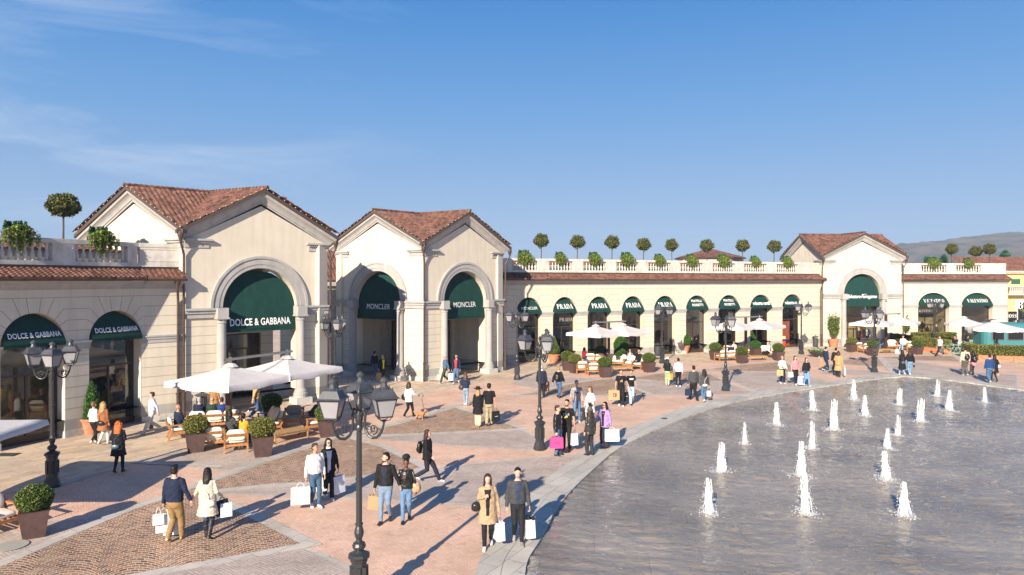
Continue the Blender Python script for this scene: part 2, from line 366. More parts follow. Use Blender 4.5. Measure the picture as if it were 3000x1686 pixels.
def fline(mb,f,u0,z0,u1,z1,w=.022,d=.003):
    a=Vector((u1-u0,z1-z0)); 
    if a.length<.02: return
    a.normalize(); b=Vector((-a.y,a.x))*w/2
    c=[(u0-b.x,z0-b.y),(u1-b.x,z1-b.y),(u1+b.x,z1+b.y),(u0+b.x,z0+b.y)]
    vs=[f.p(u,-.002,z) for u,z in c]+[f.p(u,d,z) for u,z in c]
    mb.add(vs,[(4,5,6,7),(0,1,5,4),(1,2,6,5),(2,3,7,6),(3,0,4,7)])
def archz(o,u):
    ua,ub,zs,rz=o[:4]; c=(ua+ub)/2; r=(ub-ua)/2; t=max(0,1-((u-c)/r)**2); return zs+rz*math.sqrt(t)
def arch_wall(mb,f,u0,u1,z0,ztop,ops,th=.55,N=22):
    zt=ztop if callable(ztop) else (lambda u:ztop)
    us=[u0]; 
    cuts=[u0]
    ops=sorted(ops); cur=u0
    def quad(a,b,za0,zb0,za1,zb1):
        mb.add([f.p(a,0,za0),f.p(b,0,zb0),f.p(b,0,zb1),f.p(a,0,za1)],[(0,1,2,3)])
        mb.add([f.p(a,-th,za0),f.p(b,-th,zb0),f.p(b,-th,zb1),f.p(a,-th,za1)],[(3,2,1,0)])
    def solid(a,b):
        if b-a<1e-4: return
        mid=(u0+u1)/2
        segs=[a,b] if not (callable(ztop) and a<mid<b) else [a,mid,b]
        for i in range(len(segs)-1):
            p,q=segs[i],segs[i+1]; quad(p,q,z0,z0,zt(p),zt(q))
            mb.add([f.p(p,0,zt(p)),f.p(q,0,zt(q)),f.p(q,-th,zt(q)),f.p(p,-th,zt(p))],[(0,1,2,3)])
    for o in ops:
        ua,ub=o[0],o[1]; solid(cur,ua); cur=ub
        c=(ua+ub)/2; r=(ub-ua)/2
        xs=[c-r*math.cos(math.pi*i/N) for i in range(N+1)]
        for i in range(N):
            a,b=xs[i],xs[i+1]; za,zb=archz(o,a),archz(o,b)
            quad(a,b,za,zb,zt(a),zt(b))
            mb.add([f.p(a,0,za),f.p(b,0,zb),f.p(b,-th,zb),f.p(a,-th,za)],[(3,2,1,0)])
            mb.add([f.p(a,0,zt(a)),f.p(b,0,zt(b)),f.p(b,-th,zt(b)),f.p(a,-th,zt(a))],[(0,1,2,3)])
        for u,fl in ((ua,0),(ub,1)):
            mb.add([f.p(u,0,z0),f.p(u,-th,z0),f.p(u,-th,o[2]),f.p(u,0,o[2])],[(0,1,2,3) if not fl else (3,2,1,0)])
    solid(cur,u1)
    for u,fl in ((u0,1),(u1,0)):
        mb.add([f.p(u,0,z0),f.p(u,-th,z0),f.p(u,-th,zt(u)),f.p(u,0,zt(u))],[(0,1,2,3) if not fl else (3,2,1,0)])
def hlines(mb,f,u0,u1,zs,ops):
    for z in zs:
        cur=u0
        for o in sorted(ops):
            c=(o[0]+o[1])/2; r=(o[1]-o[0])/2
            if z<o[2]: h=r
            elif z<o[2]+o[3]: h=r*math.sqrt(1-((z-o[2])/o[3])**2)
            else: continue
            fline(mb,f,cur,z,c-h,z); cur=c+h
        fline(mb,f,cur,z,u1,z)
def tile_strip(f,u0,u1,prof0,prof1,per=.21,m0=0,m1=0,rows=6,amp=.035):
    """wavy pantile strip from eave (d,z)=prof0 up to prof1"""
    n=max(8,int((u1-u0)/per*6)); mb_v=[];mb_f=[]
    K=rows*2
    for j in range(K+1):
        row=j//2 if j<K else rows-1; t=(j//2)/rows if j%2==0 else ((j+1)//2)/rows
        lift=.03 if j%2==0 else .0
        if j==K: t=1; lift=0
        d=prof0[0]+(prof1[0]-prof0[0])*t; z=prof0[1]+(prof1[1]-prof0[1])*t
        for i in range(n+1):
            a=i/n; u=(u0-m0*d)*(1-a)+(u1+m1*d)*a
            w=abs(math.sin(math.pi*u/per))
            mb_v.append(f.p(u,d,z+lift+amp*2*w))
    for j in range(K):
        for i in range(n): mb_f.append((j*(n+1)+i,j*(n+1)+i+1,(j+1)*(n+1)+i+1,(j+1)*(n+1)+i))
    # closed eave edge
    o=len(mb_v)
    for i in range(n+1):
        p=mb_v[i]; mb_v.append(Vector((p.x,p.y,prof0[1]-.02)))
    for i in range(n): mb_f.append((o+i,o+i+1,i+1,i))
    mb=MB(); mb.add(mb_v,mb_f); return mb
def baluster_mesh():
    mb=MB(); mb.lathe([(.075,0),(.075,.05),(.045,.07),(.05,.1),(.085,.2),(.08,.27),(.045,.38),(.04,.42),(.045,.46),(.05,.54),(.062,.6),(.06,.65),(.075,.66),(.075,.70)],10)
    o=mb.build('baluster',M['whites'],smooth=True); me=o.data; bpy.data.objects.remove(o); return me
BAL=baluster_mesh()
def awning(f,ua,ub,zs,rz,zb,txt,par,kind='sans',tsize=.3,d0=-.38,d1=.14,tz=None,wscale=1.0,margin=.04,mat_=None):
    c=(ua+ub)/2; r=(ub-ua)/2-margin; top=zs+rz-margin*1.5
    def dd(z): 
        t=(z-zb)/(top-zb); t=min(1,max(0,t)); return d1+(d0-d1)*t**1.25
    mb=MB(); NU=16; zr=[zb+ (top-zb)*(i/18) for i in range(19)]
    rows=[]
    for z in zr:
        if z<=zs: h=r
        else: h=r*math.sqrt(max(0,1-((z-zs)/(top-zs))**2))
        h=max(h,.01)
        rows.append([(c-h+2*h*k/NU,z) for k in range(NU+1)])
    vs=[];fs=[]
    for back in (0,1):
        for row in rows:
            for (u,z) in row: vs.append(f.p(u,dd(z)-.02*back+.03*math.sin(math.pi*(u-ua)/(ub-ua)),z))
    n=NU+1; H=len(rows)*n
    for j in range(len(rows)-1):
        for k in range(NU):
            a=j*n+k; fs.append((a,a+1,a+n+1,a+n)); fs.append((H+a+n,H+a+n+1,H+a+1,H+a))
    for k in range(NU): fs.append((H+k,H+k+1,k+1,k))
    mb.add(vs,fs)
    # short vertical valance at the hem
    fbox(mb,f,c-r,c+r,d1-.02,d1+.004,zb-.13,zb)
    o=mb.build('awning',mat_ or M['green'],par,world=True)
    if txt:
        lines=txt if isinstance(txt,list) else [txt]
        mb=MB()
        z=tz if tz is not None else zb+.18
        for k,(t,kd,sz) in enumerate(lines):
            if kd=='serif': v,fc=serif_geo(t,sz)
            elif kd=='script': v,fc=text_geo(t,sz,0,.004,.35,.80)
            elif kd=='bold': v,fc=text_geo(t,sz,0,.02*sz,0,1.02)
            elif kd=='tight': v,fc=text_geo(t,sz,0,.018*sz,0,.86)
            else: v,fc=text_geo(t,sz,0,0,0,1.05)
            w=max(abs(a[0]) for a in v)*2; sc=wscale if w*wscale<2*r*.86 else 2*r*.86/w
            zz=z+sum(q[2]*1.25 for q in lines[k+1:])
            mb.add([f.p(c+a[0]*sc,dd(zz+a[1])+.045+.03*math.sin(math.pi*(c+a[0]-ua)/(ub-ua)),zz+a[1]) for a in v],fc)
            if kd=='script':
                fz=zz+sz*.72; mb.add([f.p(c+q,dd(fz)+.07,fz+e) for q,e in ((.02,0),(.5,.02),(.5,.05),(.02,.03))],[(0,1,2,3)])
        mb.build('lettering',M['letter'],o,world=False)
        ch=o.children[-1] if o.children else None
        for x in o.children:
            me=x.data; L=par.location
            for vv in me.vertices: vv.co=(vv.co.x-L[0],vv.co.y-L[1],vv.co.z-L[2])
    return o
GLASS=None
def glassmat():
    m=bpy.data.materials.new('shop_glass'); m.use_nodes=True; nt=m.node_tree; n=nt.nodes; l=nt.links
    n.remove(n['Principled BSDF']); out=n['Material Output']
    g=n.new('ShaderNodeBsdfGlossy'); g.inputs['Roughness'].default_value=.02; g.inputs['Color'].default_value=(.9,.9,.9,1)
    t=n.new('ShaderNodeBsdfTransparent'); t.inputs['Color'].default_value=(.88,.9,.88,1)
    fr=n.new('ShaderNodeFresnel'); fr.inputs['IOR'].default_value=1.5
    mx=n.new('ShaderNodeMixShader'); l.new(fr.outputs[0],mx.inputs[0]); l.new(t.outputs[0],mx.inputs[1]); l.new(g.outputs[0],mx.inputs[2]); l.new(mx.outputs[0],out.inputs[0])
    return m
M['glass']=glassmat()
def shopfront(f,ua,ub,z1,par,d=-.5,door=False,depth=1.8,inner='dark',doorwood=False,mull=1,trans=2.55):
    w=MB(); t=.07
    fbox(w,f,ua,ua+t,d-.06,d,0.0,z1); fbox(w,f,ub-t,ub,d-.06,d,0.0,z1)
    fbox(w,f,ua+t,ub-t,d-.06,d,z1-.08,z1); fbox(w,f,ua+t,ub-t,d-.06,d,trans,trans+.08)
    fbox(w,f,ua+t,ub-t,d-.06,d,0.0,.28 if not door else .06)
    for k in range(mull):
        u=ua+(ub-ua)*(k+1)/(mull+1); fbox(w,f,u-.035,u+.035,d-.055,d+.003,.28 if not door else .06,trans)
    o=w.build('shop_window' if not door else 'shop_door',M['frame'],par,world=True)
    L=par.location
    def sub(mb,nm,m_):
        mb.v=[(a[0]-L[0],a[1]-L[1],a[2]-L[2]) for a in mb.v]; return mb.build(nm,m_,o)
    g=MB(); fbox(g,f,ua+t,ub-t,d-.035,d-.025,.06,z1-.08); sub(g,'pane',M['glass'])
    if door:
        h=MB(); u=(ua+ub)/2
        for s in (-1,1):
            h.tube([f.p(u+s*.12,d+.01,.9),f.p(u+s*.12,d+.06,.95),f.p(u+s*.12,d+.06,1.35),f.p(u+s*.12,d+.01,1.4)],.015,6)
        sub(h,'handle',M['chrome'])
    if doorwood:
        h=MB(); fbox(h,f,ua+t,ua+(ub-ua)*.55,d+.002,d+.04,.1,2.4); sub(h,'door_leaf',M['wooddoor'])
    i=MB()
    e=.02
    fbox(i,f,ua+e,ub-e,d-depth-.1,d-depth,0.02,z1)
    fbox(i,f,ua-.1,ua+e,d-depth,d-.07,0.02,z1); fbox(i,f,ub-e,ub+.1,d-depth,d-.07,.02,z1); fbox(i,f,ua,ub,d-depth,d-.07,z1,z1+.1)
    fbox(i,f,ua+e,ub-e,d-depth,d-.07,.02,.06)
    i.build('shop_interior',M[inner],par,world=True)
    return o
def display(f,u,d,items,par):
    pass
def joints_wing(mb,f,ops,u0,u1):
    lv=[1.12,1.54,1.96,2.38,2.80,3.22]
    hlines(mb,f,u0,u1,lv,ops)
    # voussoir joints
    ops=sorted(ops); ends=[]
    for o in ops:
        c=(o[0]+o[1])/2; rx=(o[1]-o[0])/2; rz=o[3]; zs=o[2]
        for ph in (66,81):
            p=R(ph); zt=5.52
            for s in (-1,1):
                fline(mb,f,c+s*rx*math.cos(p),zs+rz*math.sin(p),c+s*(zt-zs)/math.tan(p)*rx/rz,zt)
        for ph,zt in ((20,4.20),(34,4.62),(49,5.06)):
            p=R(ph)
            for s in (-1,1):
                ex=(zt-zs)/math.tan(p)*rx/rz; fline(mb,f,c+s*rx*math.cos(p),zs+rz*math.sin(p),c+s*ex,zt)
                ends.append((zt,c+s*ex))
    for zt in (4.20,4.62,5.06):
        e=sorted([u0]+[x for z,x in ends if z==zt]+[u1])
        for i in range(0,len(e)-1,2):
            if e[i+1]>e[i]: fline(mb,f,e[i],zt,e[i+1],zt)
    fline(mb,f,u0,5.52,u1,5.52)
def wing(nm,label,f,ops,bays,aw,shops,u0=0,u1=None,ends=(0,0),segs=None,roofends=(0,0),backroof=True,bend=0):
    """arcaded shop wing. bays: list of (ua,ub) baluster bays"""
    u1=u1 if u1 is not None else f.L
    par=thing(nm,label,'arcade',f.p((u0+u1)/2,0,0))
    fl=segs or [(f,u0,u1,ops)]
    for gi_,(g,a,b,op) in enumerate(fl):
        ends=(bend if gi_==1 else 0,bend if gi_==0 else 0); xa=-.5*bend*.5 if gi_==1 else 0; xb=-.5*bend*.5*1 if gi_==0 else 0
        mb=MB(); arch_wall(mb,g,a,b,.7,5.85,op); mb.m=1; joints_wing(mb,g,op,a,b); mb.build('wall',[M['cream'],M['joint']],par,world=True)
        mb=MB(); arch_wall(mb,g,a,b,.26,.7,[(o[0],o[1],.7,0) for o in op]); mb.build('plinth',M['plinth'],par,world=True)
        cur=a
        for o in sorted(op)+[(b,b,0,0)]:
            if o[0]-cur>.05: mb=MB(); fbox(mb,g,cur-.02 if cur>a else cur,o[0]+(.02 if o[0]<b else 0),-.57,.03,-.02,.26); mb.build('base_course',M['pstone'],par,world=True)
            cur=o[1]
        cur=a
        for o in sorted(op)+[(b,b,0,0)]:
            if o[0]-cur>.05:
                mb=MB(); e0=.0 if cur==a else .05; e1=0 if o[0]==b else .05
                for (z0,z1,dd_) in ((3.44,3.60,.03),(3.60,3.70,.06),(3.70,3.77,.09)):
                    fbox(mb,g,cur-e0*dd_/.09,o[0]+e1*dd_/.09,-.5,dd_,z0,z1)
                mb.build('impost_moulding',M['grey'],par,world=True)
            cur=o[1]
        mb=MB(); fprof(mb,g,a,b,[(-.3,5.82),(.04,5.82),(.06,5.92),(.12,5.94),(.16,6.03),(.30,6.08),(.36,6.16),(-.3,6.16)],ends[0],ends[1]); mb.build('cornice',M['grey'],par,world=True)
        mb=MB(); fprof(mb,g,a,b,[(.30,6.165),(.50,6.165),(.53,6.24),(.42,6.26),(.30,6.25)],ends[0],ends[1]); mb.build('gutter',M['brown'],par,world=True)
        tile_strip(g,a,b,(.50,6.27),(-.32,6.64),m0=ends[0],m1=ends[1]).build('tile_roof',M['tile'],par,world=True)
        mb=MB(); fbox(mb,g,a-xa,b+xb,-1.0,-.33,6.3+.001*gi_,6.78-.001*gi_); mb.build('flashing',M['brown'],par,world=True)
        mb=MB(); fbox(mb,g,a-xa,b+xb,-.62,-.28,6.782,6.95-.002*gi_); mb.build('balustrade_base',M['whites'],par,world=True)
        mb=MB(); fbox(mb,g,a-xa,b+xb,-.62,-.27,7.65,7.80-.002*gi_); fbox(mb,g,a-xa,b+xb,-.58,-.31,7.802,7.83-.002*gi_); mb.build('balustrade_rail',M['whites'],par,world=True)
        fbays=[x for x in bays if x[2] is g]
        cur=a
        for (p,q,_) in sorted(fbays,key=lambda t:t[0])+[(b,b,g)]:
            if p-cur>.03:
                mb=MB(); fbox(mb,g,cur,p,-.60,-.29,6.95,7.65)
                if p-cur>.5:
                    for (x0,x1,z0,z1) in ((cur+.08,p-.08,7.02,7.06),(cur+.08,p-.08,7.54,7.58),(cur+.08,cur+.12,7.06,7.54),(p-.12,p-.08,7.06,7.54)): fbox(mb,g,x0,x1,-.29,-.275,z0,z1)
                mb.build('balustrade_panel',M['whites'],par,world=True)
            if q>p:
                n=max(5,int((q-p)/.255))
                for k in range(n):
                    u=p+(q-p)*(k+.5)/n; o=link('baluster',BAL,par); o.location=g.p(u,-.445,6.95)-par.location
            cur=q
        if backroof:
            tile_strip(g,a,b,(-1.3,7.42),(-4.6,7.92),rows=5,per=.3).build('rear_roof',M['tile'],par,world=True)
            mb=MB(); fbox(mb,g,a,b,-5.2,-1.35,5.0,7.46); mb.build('upper_wall',M['cream'],par,world=True)
    for k,a in enumerate(aw):
        g,o,txt,tz=a; awning(g,o[0],o[1],o[2],o[3],3.80,txt,par,tz=tz,d1=.14)
    for s in shops: shopfront(s[0],s[1],s[2],4.9,par,**s[3])
    return par

# ---- corner pavilions with two crossing gables
def pavilion(nm,label,C_,R_,L_,arches,inner=True,down=True,scale_u=1):
    C_,R_,L_=[Vector((*p,0)) for p in (C_,R_,L_)]; Q=L_+R_-C_
    par=thing(nm,label,'pavilion',C_)
    fr=F(C_,R_); fl=F(L_,C_); fb=F(R_,Q); fk=F(Q,L_)
    faces=[('r',fr),('l',fl),('b',fb),('k',fk)]
    ZR=10.35; ZE=8.5; OH=.42
    for tg,g in faces:
        W=g.L; c=W/2; oi=arches.get(tg)
        ri=1.82; ops=[(c-ri,c+ri,4.9,1.88)] if oi is not None else []
        zt=lambda u,W=W:8.0+ (ZR-.55-8.0)*(1-abs(u-W/2)/(W/2))
        w=MB(); arch_wall(w,g,0,W,.7,zt,ops,th=.62); w.m=1
        if tg in ('r','l'): hlines(w,g,0,W,[1.12,1.54,1.96,2.38,2.80,3.22,3.64,4.06],[(c-ri-.1,c+ri+.1,9,0)] if ops else [])
        w.build('wall',[M['cream'],M['joint']],par,world=True)
        lo=[(c-ri-.55,c+ri+.55,.7,0)] if oi is not None else []
        # the opening is narrower above the imposts than between the piers: columns fill the difference
        w=MB(); arch_wall(w,g,0,W,.26,.7,[(c-ri,c+ri,.7,0)] if ops else [],th=.62); w.build('plinth',M['plinth'],par,world=True)
        for a,b in (([0,c-ri],[c+ri,W]) if ops else ([0,W],)): w=MB(); fbox(w,g,a,b,-.64,.035,-.02,.26); w.build('base_course',M['pstone'],par,world=True)
        if tg in ('r','l'):
            # return piers: recess either side of the opening in shadow, carrying the columns
            for s in ((-1,1) if ops else ()):
                a=c+s*(ri+.0); b=c+s*(ri+.62) if s>0 else c-ri-.62
                u0,u1=(a,c+ri+.62) if s>0 else (c-ri-.62,c-ri)
                w=MB()
                for (z0,z1,dd_) in ((4.45,4.66,.10),(4.66,4.80,.16),(4.80,4.90,.24)):
                    e0=0 if s>0 else 0
                    if s>0: fbox(w,g,u0-.06*dd_/.24,W+ (dd_ if tg=='l' else 0),-.5,dd_,z0,z1)
                    else: fbox(w,g,0-(0),u1+.06*dd_/.24,-.5,dd_,z0,z1)
                w.build('impost_moulding',M['grey'],par,world=True)
                # engaged column
                uc=c+s*(ri-.02) if False else c+s*(ri+.14)
                cc=g.p(uc,.20,0); w=MB()
                w.lathe([(.36,.30),(.36,.34),(.345,.40),(.36,.44),(.355,.52),(.31,.56),(.315,.60),(.30,.66),(.27,.70),(.235,.80),(.225,1.2),(.205,4.05),(.205,4.18),(.235,4.20),(.235,4.24),(.21,4.26),(.215,4.32),(.27,4.38)],20,cc)
                w.build('column',M['grey'],par,smooth=False,world=True)
                w=MB(); fbox(w,g,uc-.42,uc+.42,-.2,.64,-.02,.30); w.build('column_plinth',M['pstone'],par,world=True)
                w=MB(); fbox(w,g,uc-.29,uc+.29,-.1,.48,4.38,4.45); fbox(w,g,uc-.25,uc+.25,-.1,.44,4.45,4.9); w.build('column_capital',M['grey'],par,world=True)
            if ops:
                # archivolt rings
                w=MB()
                for (r0,r1,dd_) in ((1.84,2.02,.05),(2.02,2.30,.075),(2.30,2.42,.12)):
                    N=32
                    for i in range(N):
                        a0=math.pi*i/N;a1=math.pi*(i+1)/N
                        pts=[(c-math.cos(a)*r*1.0,4.9+math.sin(a)*(r+.04)) for a,r in ((a0,r0),(a1,r0),(a1,r1),(a0,r1))]
                        w.add([g.p(u,dd_,z) for u,z in pts]+[g.p(u,-.01,z) for u,z in pts],[(0,3,2,1),(2,3,7,6),(0,1,5,4)])
                w.build('archivolt',M['grey'],par,world=True)
                awning(g,c-ri,c+ri,4.9,1.88,3.84,oi[0],par,d0=-.5,d1=-.02,tz=oi[1],margin=.06,wscale=oi[2] if len(oi)>2 else 1)
            # eaves brackets
            for s in (-1,1):
                u0,u1=(0,1.08) if s<0 else (W-1.08,W)
                w=MB(); fbox(w,g,u0,u1,-.1,.05,7.68,7.90)
                e=.12; fbox(w,g,u0-(0),u1+(e if s<0 else .0),-.1,.14,7.90,8.0); fbox(w,g,u0-(.0 if s<0 else e),u1+(e if s<0 else 0),-.1,.22,8.0,8.09)
                w.build('eaves_bracket',M['grey'],par,world=True)
        # raking cornice: moulding + fascia
        for s in (-1,1):
            w=MB()
            a=(-.02 if s<0 else W+.02,8.0); b=(c,ZR-.42)
            sl=(b[1]-a[1])/(c-a[0]); pf_=[(-.05,-.02),(.05,-.02),(.05,.05),(.10,.08),(.12,.15),(.17,.24),(.25,.32),(.32,.36),(.34,.50),(-.05,.50)]; np_=len(pf_); vs=[]
            for end in (0,1):
                for d,h in pf_:
                    x0=a[0]+s*max(d,0) if end==0 else b[0]; vs.append(g.p(x0,d,a[1]+sl*(x0-a[0])+h))
            w.add(vs,[(i,(i+1)%np_,(i+1)%np_+np_,i+np_) for i in range(np_)]+[tuple(range(np_))])
            w.build('raking_cornice',M['grey'],par,world=True)
            w=MB(); d0,d1=.2,OH; x0=a[0]+s*OH; z0=a[1]+sl*(x0-a[0])
            q=[g.p(x0,d0,z0+.505),g.p(b[0],d0,b[1]+.505),g.p(b[0],d1,b[1]+.505),g.p(x0,d1,z0+.505)]
            q2=[p+Vector((0,0,.17)) for p in q]; w.hexa([q[0],q[1],q[2],q[3],q2[0],q2[1],q2[2],q2[3]])
            w.build('fascia',M['fascia'],par,world=True)
            w=MB()
            for k in range(14):
                t=(k+.5)/14; p=q2[3]*(1-t)+q2[2]*t; w.ell(p+g.n*.03+Vector((0,0,.05)),.022,.022,.022,5,4)
            w.build('fairy_lights',M['bulb'],par,world=True)
    # roof: eight triangles meeting at the centre
    cen=(C_+Q)/2; e1=(R_-C_).normalized(); e2=(L_-C_).normalized()
    k=OH/math.sqrt(max(.2,1-e1.dot(e2)**2)); 
    cor={ 'C':C_-e1*k-e2*k,'R':R_+e1*k-e2*k,'Q':Q+e1*k+e2*k,'L':L_-e1*k+e2*k}
    zc=8.0+.68-OH*sl if False else 8.52
    zr=ZR+.27
    tri=[('C','R'),('R','C'),('R','Q'),('Q','R'),('Q','L'),('L','Q'),('L','C'),('C','L')]
    w=MB()
    ce=Vector((cen.x,cen.y,zr))
    for a,b in tri:
        co=Vector((cor[a].x,cor[a].y,zc)); ap=(cor[a]+cor[b])/2; ap=Vector((ap.x,ap.y,zr))
        U=ce-ap; Vv=co-ap; lu=U.length; lv=Vv.length; nrm=U.cross(Vv).normalized()
        if nrm.z<0: nrm=-nrm
        down_=(Vv-U*(Vv.dot(U)/lu**2)); ld=down_.length; per=.23
        nu=int(lu/per)*5; nv=int(ld/.34)*2
        vs=[];fs=[]
        for i in range(nu+1):
            u=i/nu
            for j in range(nv+1):
                v=j/nv*(1-u)
                p=ap+U*u+Vv*v; s_=(p-ap).dot(U)/lu; dn=(p-ap).dot(down_)/ld
                q=abs(math.sin(math.pi*s_/per))*.06+ (dn/.34%1)*.03
                vs.append(p+nrm*q)
        n=nv+1
        for i in range(nu):
            for j in range(nv):
                x=(i*n+j,i*n+j+1,(i+1)*n+j+1,(i+1)*n+j); fs.append(x)
        w.add(vs,fs)
    w.build('tile_roof',M['tile'],par,world=True)
    w=MB()
    for ax in (('C','R','L','Q'),('C','L','R','Q')):
        p=(cor[ax[0]]+cor[ax[1]])/2; q=(cor[ax[2]]+cor[ax[3]])/2
        n=34; 
        for i in range(n):
            a=p.lerp(q,i/n); b=p.lerp(q,(i+1.05)/n); a=Vector((a.x,a.y,zr+.07)); b=Vector((b.x,b.y,zr+.05)); w.tube([a,b],.09,7,rs=[.10,.08])
    w.build('ridge_tiles',M['tile'],par,world=True)
    if inner:
        # inner block of the porch: two stone faces and dark glazed doors, plus ceiling
        k1=3.4; Ci=C_+e1*k1+e2*k1; Ri=R_+e2*k1-e1*.3; Li=L_+e1*k1-e2*.3
        gi=F(Ci,Ri); gl=F(Li,Ci)
        for g,dr in ((gi,(gi.L*.25,gi.L*.8)),(gl,(gl.L*.2,gl.L*.62))):
            w=MB(); arch_wall(w,g,0,g.L,.0,5.6,[(dr[0],dr[1],3.4,.01)],th=.4); w.m=1; hlines(w,g,0,g.L,[.7,1.12,1.54,1.96,2.38,2.80,3.22,3.64,4.06],[(dr[0],dr[1],3.4,.01)]); w.build('porch_wall',[M['cream'],M['joint']],par,world=True)
            shopfront(g,dr[0],dr[1],3.4,par,d=-.2,door=True,inner='warmint',mull=2)
    w=MB(); A1,B1,C1,D1=[p.lerp(cen,.09) for p in (C_,R_,Q,L_)]
    w.add([(p.x,p.y,7.0) for p in (A1,B1,C1,D1)]+[(p.x,p.y,7.05) for p in (A1,B1,C1,D1)],[(3,2,1,0),(4,5,6,7)]); w.build('porch_ceiling',M['cream'],par,world=True)
    return par,fr,fl
def downpipe(par_,p,z1,name='downpipe',off=None):
    w=MB(); p=Vector(p); o=Vector(off) if off else Vector((0,0,0))
    w.tube([p+o+Vector((0,0,z1)),p+o+Vector((0,0,z1-.35)),p+o*.4+Vector((0,0,z1-.7)),p+Vector((0,0,z1-.95)),p+Vector((0,0,1.1))],.055,8)
    w.lathe([(.055,z1-.35),(.13,z1-.1),(.14,z1+.06),(.10,z1+.06)],10,p+o)
    w.tube([p+Vector((0,0,1.12)),p+Vector((0,0,0))],.075,8); w.lathe([(.095,1.05),(.095,1.15)],8,p)
    o_=w.build(name,M['brown'],par_,world=True); return o_

DC,DR,DL=(-14.82,30.85),(-9.65,35.7),(-21.0,33.8)
MC,MR,ML=(-5.43,41.75),(-.63,46.8),(-11.7,45.4)
FC,FR,FL=(29.1,63.9),(36.9,64.7),(28.1,70.1)
pd,fdr,fdl=pavilion('corner_pavilion','nearest cream pavilion with two crossing gables, DOLCE & GABBANA on its big green awning',DC,DR,DL,{'r':([('DOLCE & GABBANA','bold',.47)],4.02,1.0),'b':(None,0)})
pm,fmr,fml=pavilion('corner_pavilion','middle cream pavilion with twin MONCLER arches and tiled crossing gables',MC,MR,ML,{'r':([('MONCLER','sans',.47)],4.45,.86),'l':([('MONCLER','sans',.47)],4.35,.86)})
pf,ffr,ffl=pavilion('corner_pavilion','farthest cream pavilion, its tall green awning lettered Salvatore Ferragamo in script',FC,FR,FL,{'r':([('Salvatore Ferragamo','script',.46)],4.5,1.0)},inner=False)
for x in (pd,pm,pf): x['group']='gabled corner pavilions'
shopfront(ffr,2.15,5.7,4.9,pf,d=-.9,door=True,inner='warmint',mull=3,depth=2.4)
downpipe(pd,fdr.p(-.05,.12,0),8.3,off=(.0,-.3,0)); downpipe(pd,fdr.p(7.2,.12,0),8.2,off=(.25,.1,0))
downpipe(pm,fmr.p(-.02,.12,0),8.2,off=(0,-.25,0)); downpipe(pm,fmr.p(7.1,.12,0),8.2,off=(.3,.1,0))
downpipe(pf,ffr.p(-.12,.12,0),8.2,off=(-.0,-.2,0)); downpipe(pf,ffr.p(ffr.L+.1,.12,0),8.2,off=(.3,0,0))

# ---- left wing (near), bent once before the pavilion
fa=F((-16.09-.4384*14,29.67-.8988*14),(-16.09,29.67)); LA_=fa.L
fb_=F((-16.09,29.67),DC)
def ta(t): return LA_-5.3+t
aops=[(ta(-.23),ta(2.05),3.77,1.18),(ta(3.0),ta(5.29)-.02,3.77,1.15),(ta(-3.46),ta(-1.18),3.77,1.16),(ta(-6.7),ta(-4.42),3.77,1.16)]
abays=[(ta(-.6),ta(1.75),fa),(ta(2.63),ta(4.86),fa),(ta(-3.9),ta(-1.5),fa),(ta(-7.2),ta(-4.8),fa)]
AT=[('DOLCE & GABBANA','bold',.27)]
pw=wing('arcade_wing','shaded near arcade wing at the left edge with two DOLCE & GABBANA awnings',fa,aops,abays,
  [(fa,aops[0],AT,4.04),(fa,aops[1],AT,4.04),(fa,aops[2],AT,4.04),(fa,aops[3],AT,4.04)],
  [(fa,aops[0][0],aops[0][1],dict(inner='warmint',mull=1)),(fa,aops[1][0],aops[1][1],dict(inner='dark',mull=1)),(fa,aops[2][0],aops[2][1],dict()),(fa,aops[3][0],aops[3][1],dict())],
  segs=[(fa,0,LA_,aops),(fb_,0,fb_.L,[])],bend=-.23)
downpipe(pw,fb_.p(1.45,.1,0),6.2,off=(.1,-.25,0))
# ---- long wing
flg=F((-.6,50.2),(29.2,64.2))
lo=[(1.0,3.1),(4.1,6.15),(7.18,9.28),(10.37,12.5),(13.52,15.75),(16.81,19.15),(20.3,22.7),(23.94,26.45),(27.81,30.3)]
lops=[(a,b,3.66,1.24) for a,b in lo]
lb=[(.85,2.95),(3.92,6.0),(6.95,9.1),(10.05,12.2),(13.15,15.5),(16.45,18.9),(19.95,22.5),(23.5,26.2),(27.4,30.1)]
lt=[('MONCLER','sans',.28),('PRADA','serif',.36),('PRADA','serif',.36),('PRADA','serif',.36),('PRADA','serif',.36),None,None,('roberto cavalli','tight',.42),('roberto cavalli','tight',.42)]
aws=[]
for i,o in enumerate(lops):
    t=[lt[i]] if lt[i] else [('FRATELLI','bold',.27),('ROSSETTI','bold',.27)]
    aws.append((flg,o,t,4.0))
shs=[(flg,o[0],o[1],dict(inner='warmint' if i in (2,5,7) else 'dark',door=(i in (1,4,6)),doorwood=(i==8),mull=1)) for i,o in enumerate(lops)]
pl_=wing('arcade_wing','long sunlit arcade wing with nine arches and green awnings in the centre',flg,lops,[(a,b,flg) for a,b in lb],aws,shs,u0=.0,u1=flg.L)
downpipe(pl_,flg.p(flg.L-.35,.1,0),6.2,off=(.1,-.2,0)); 
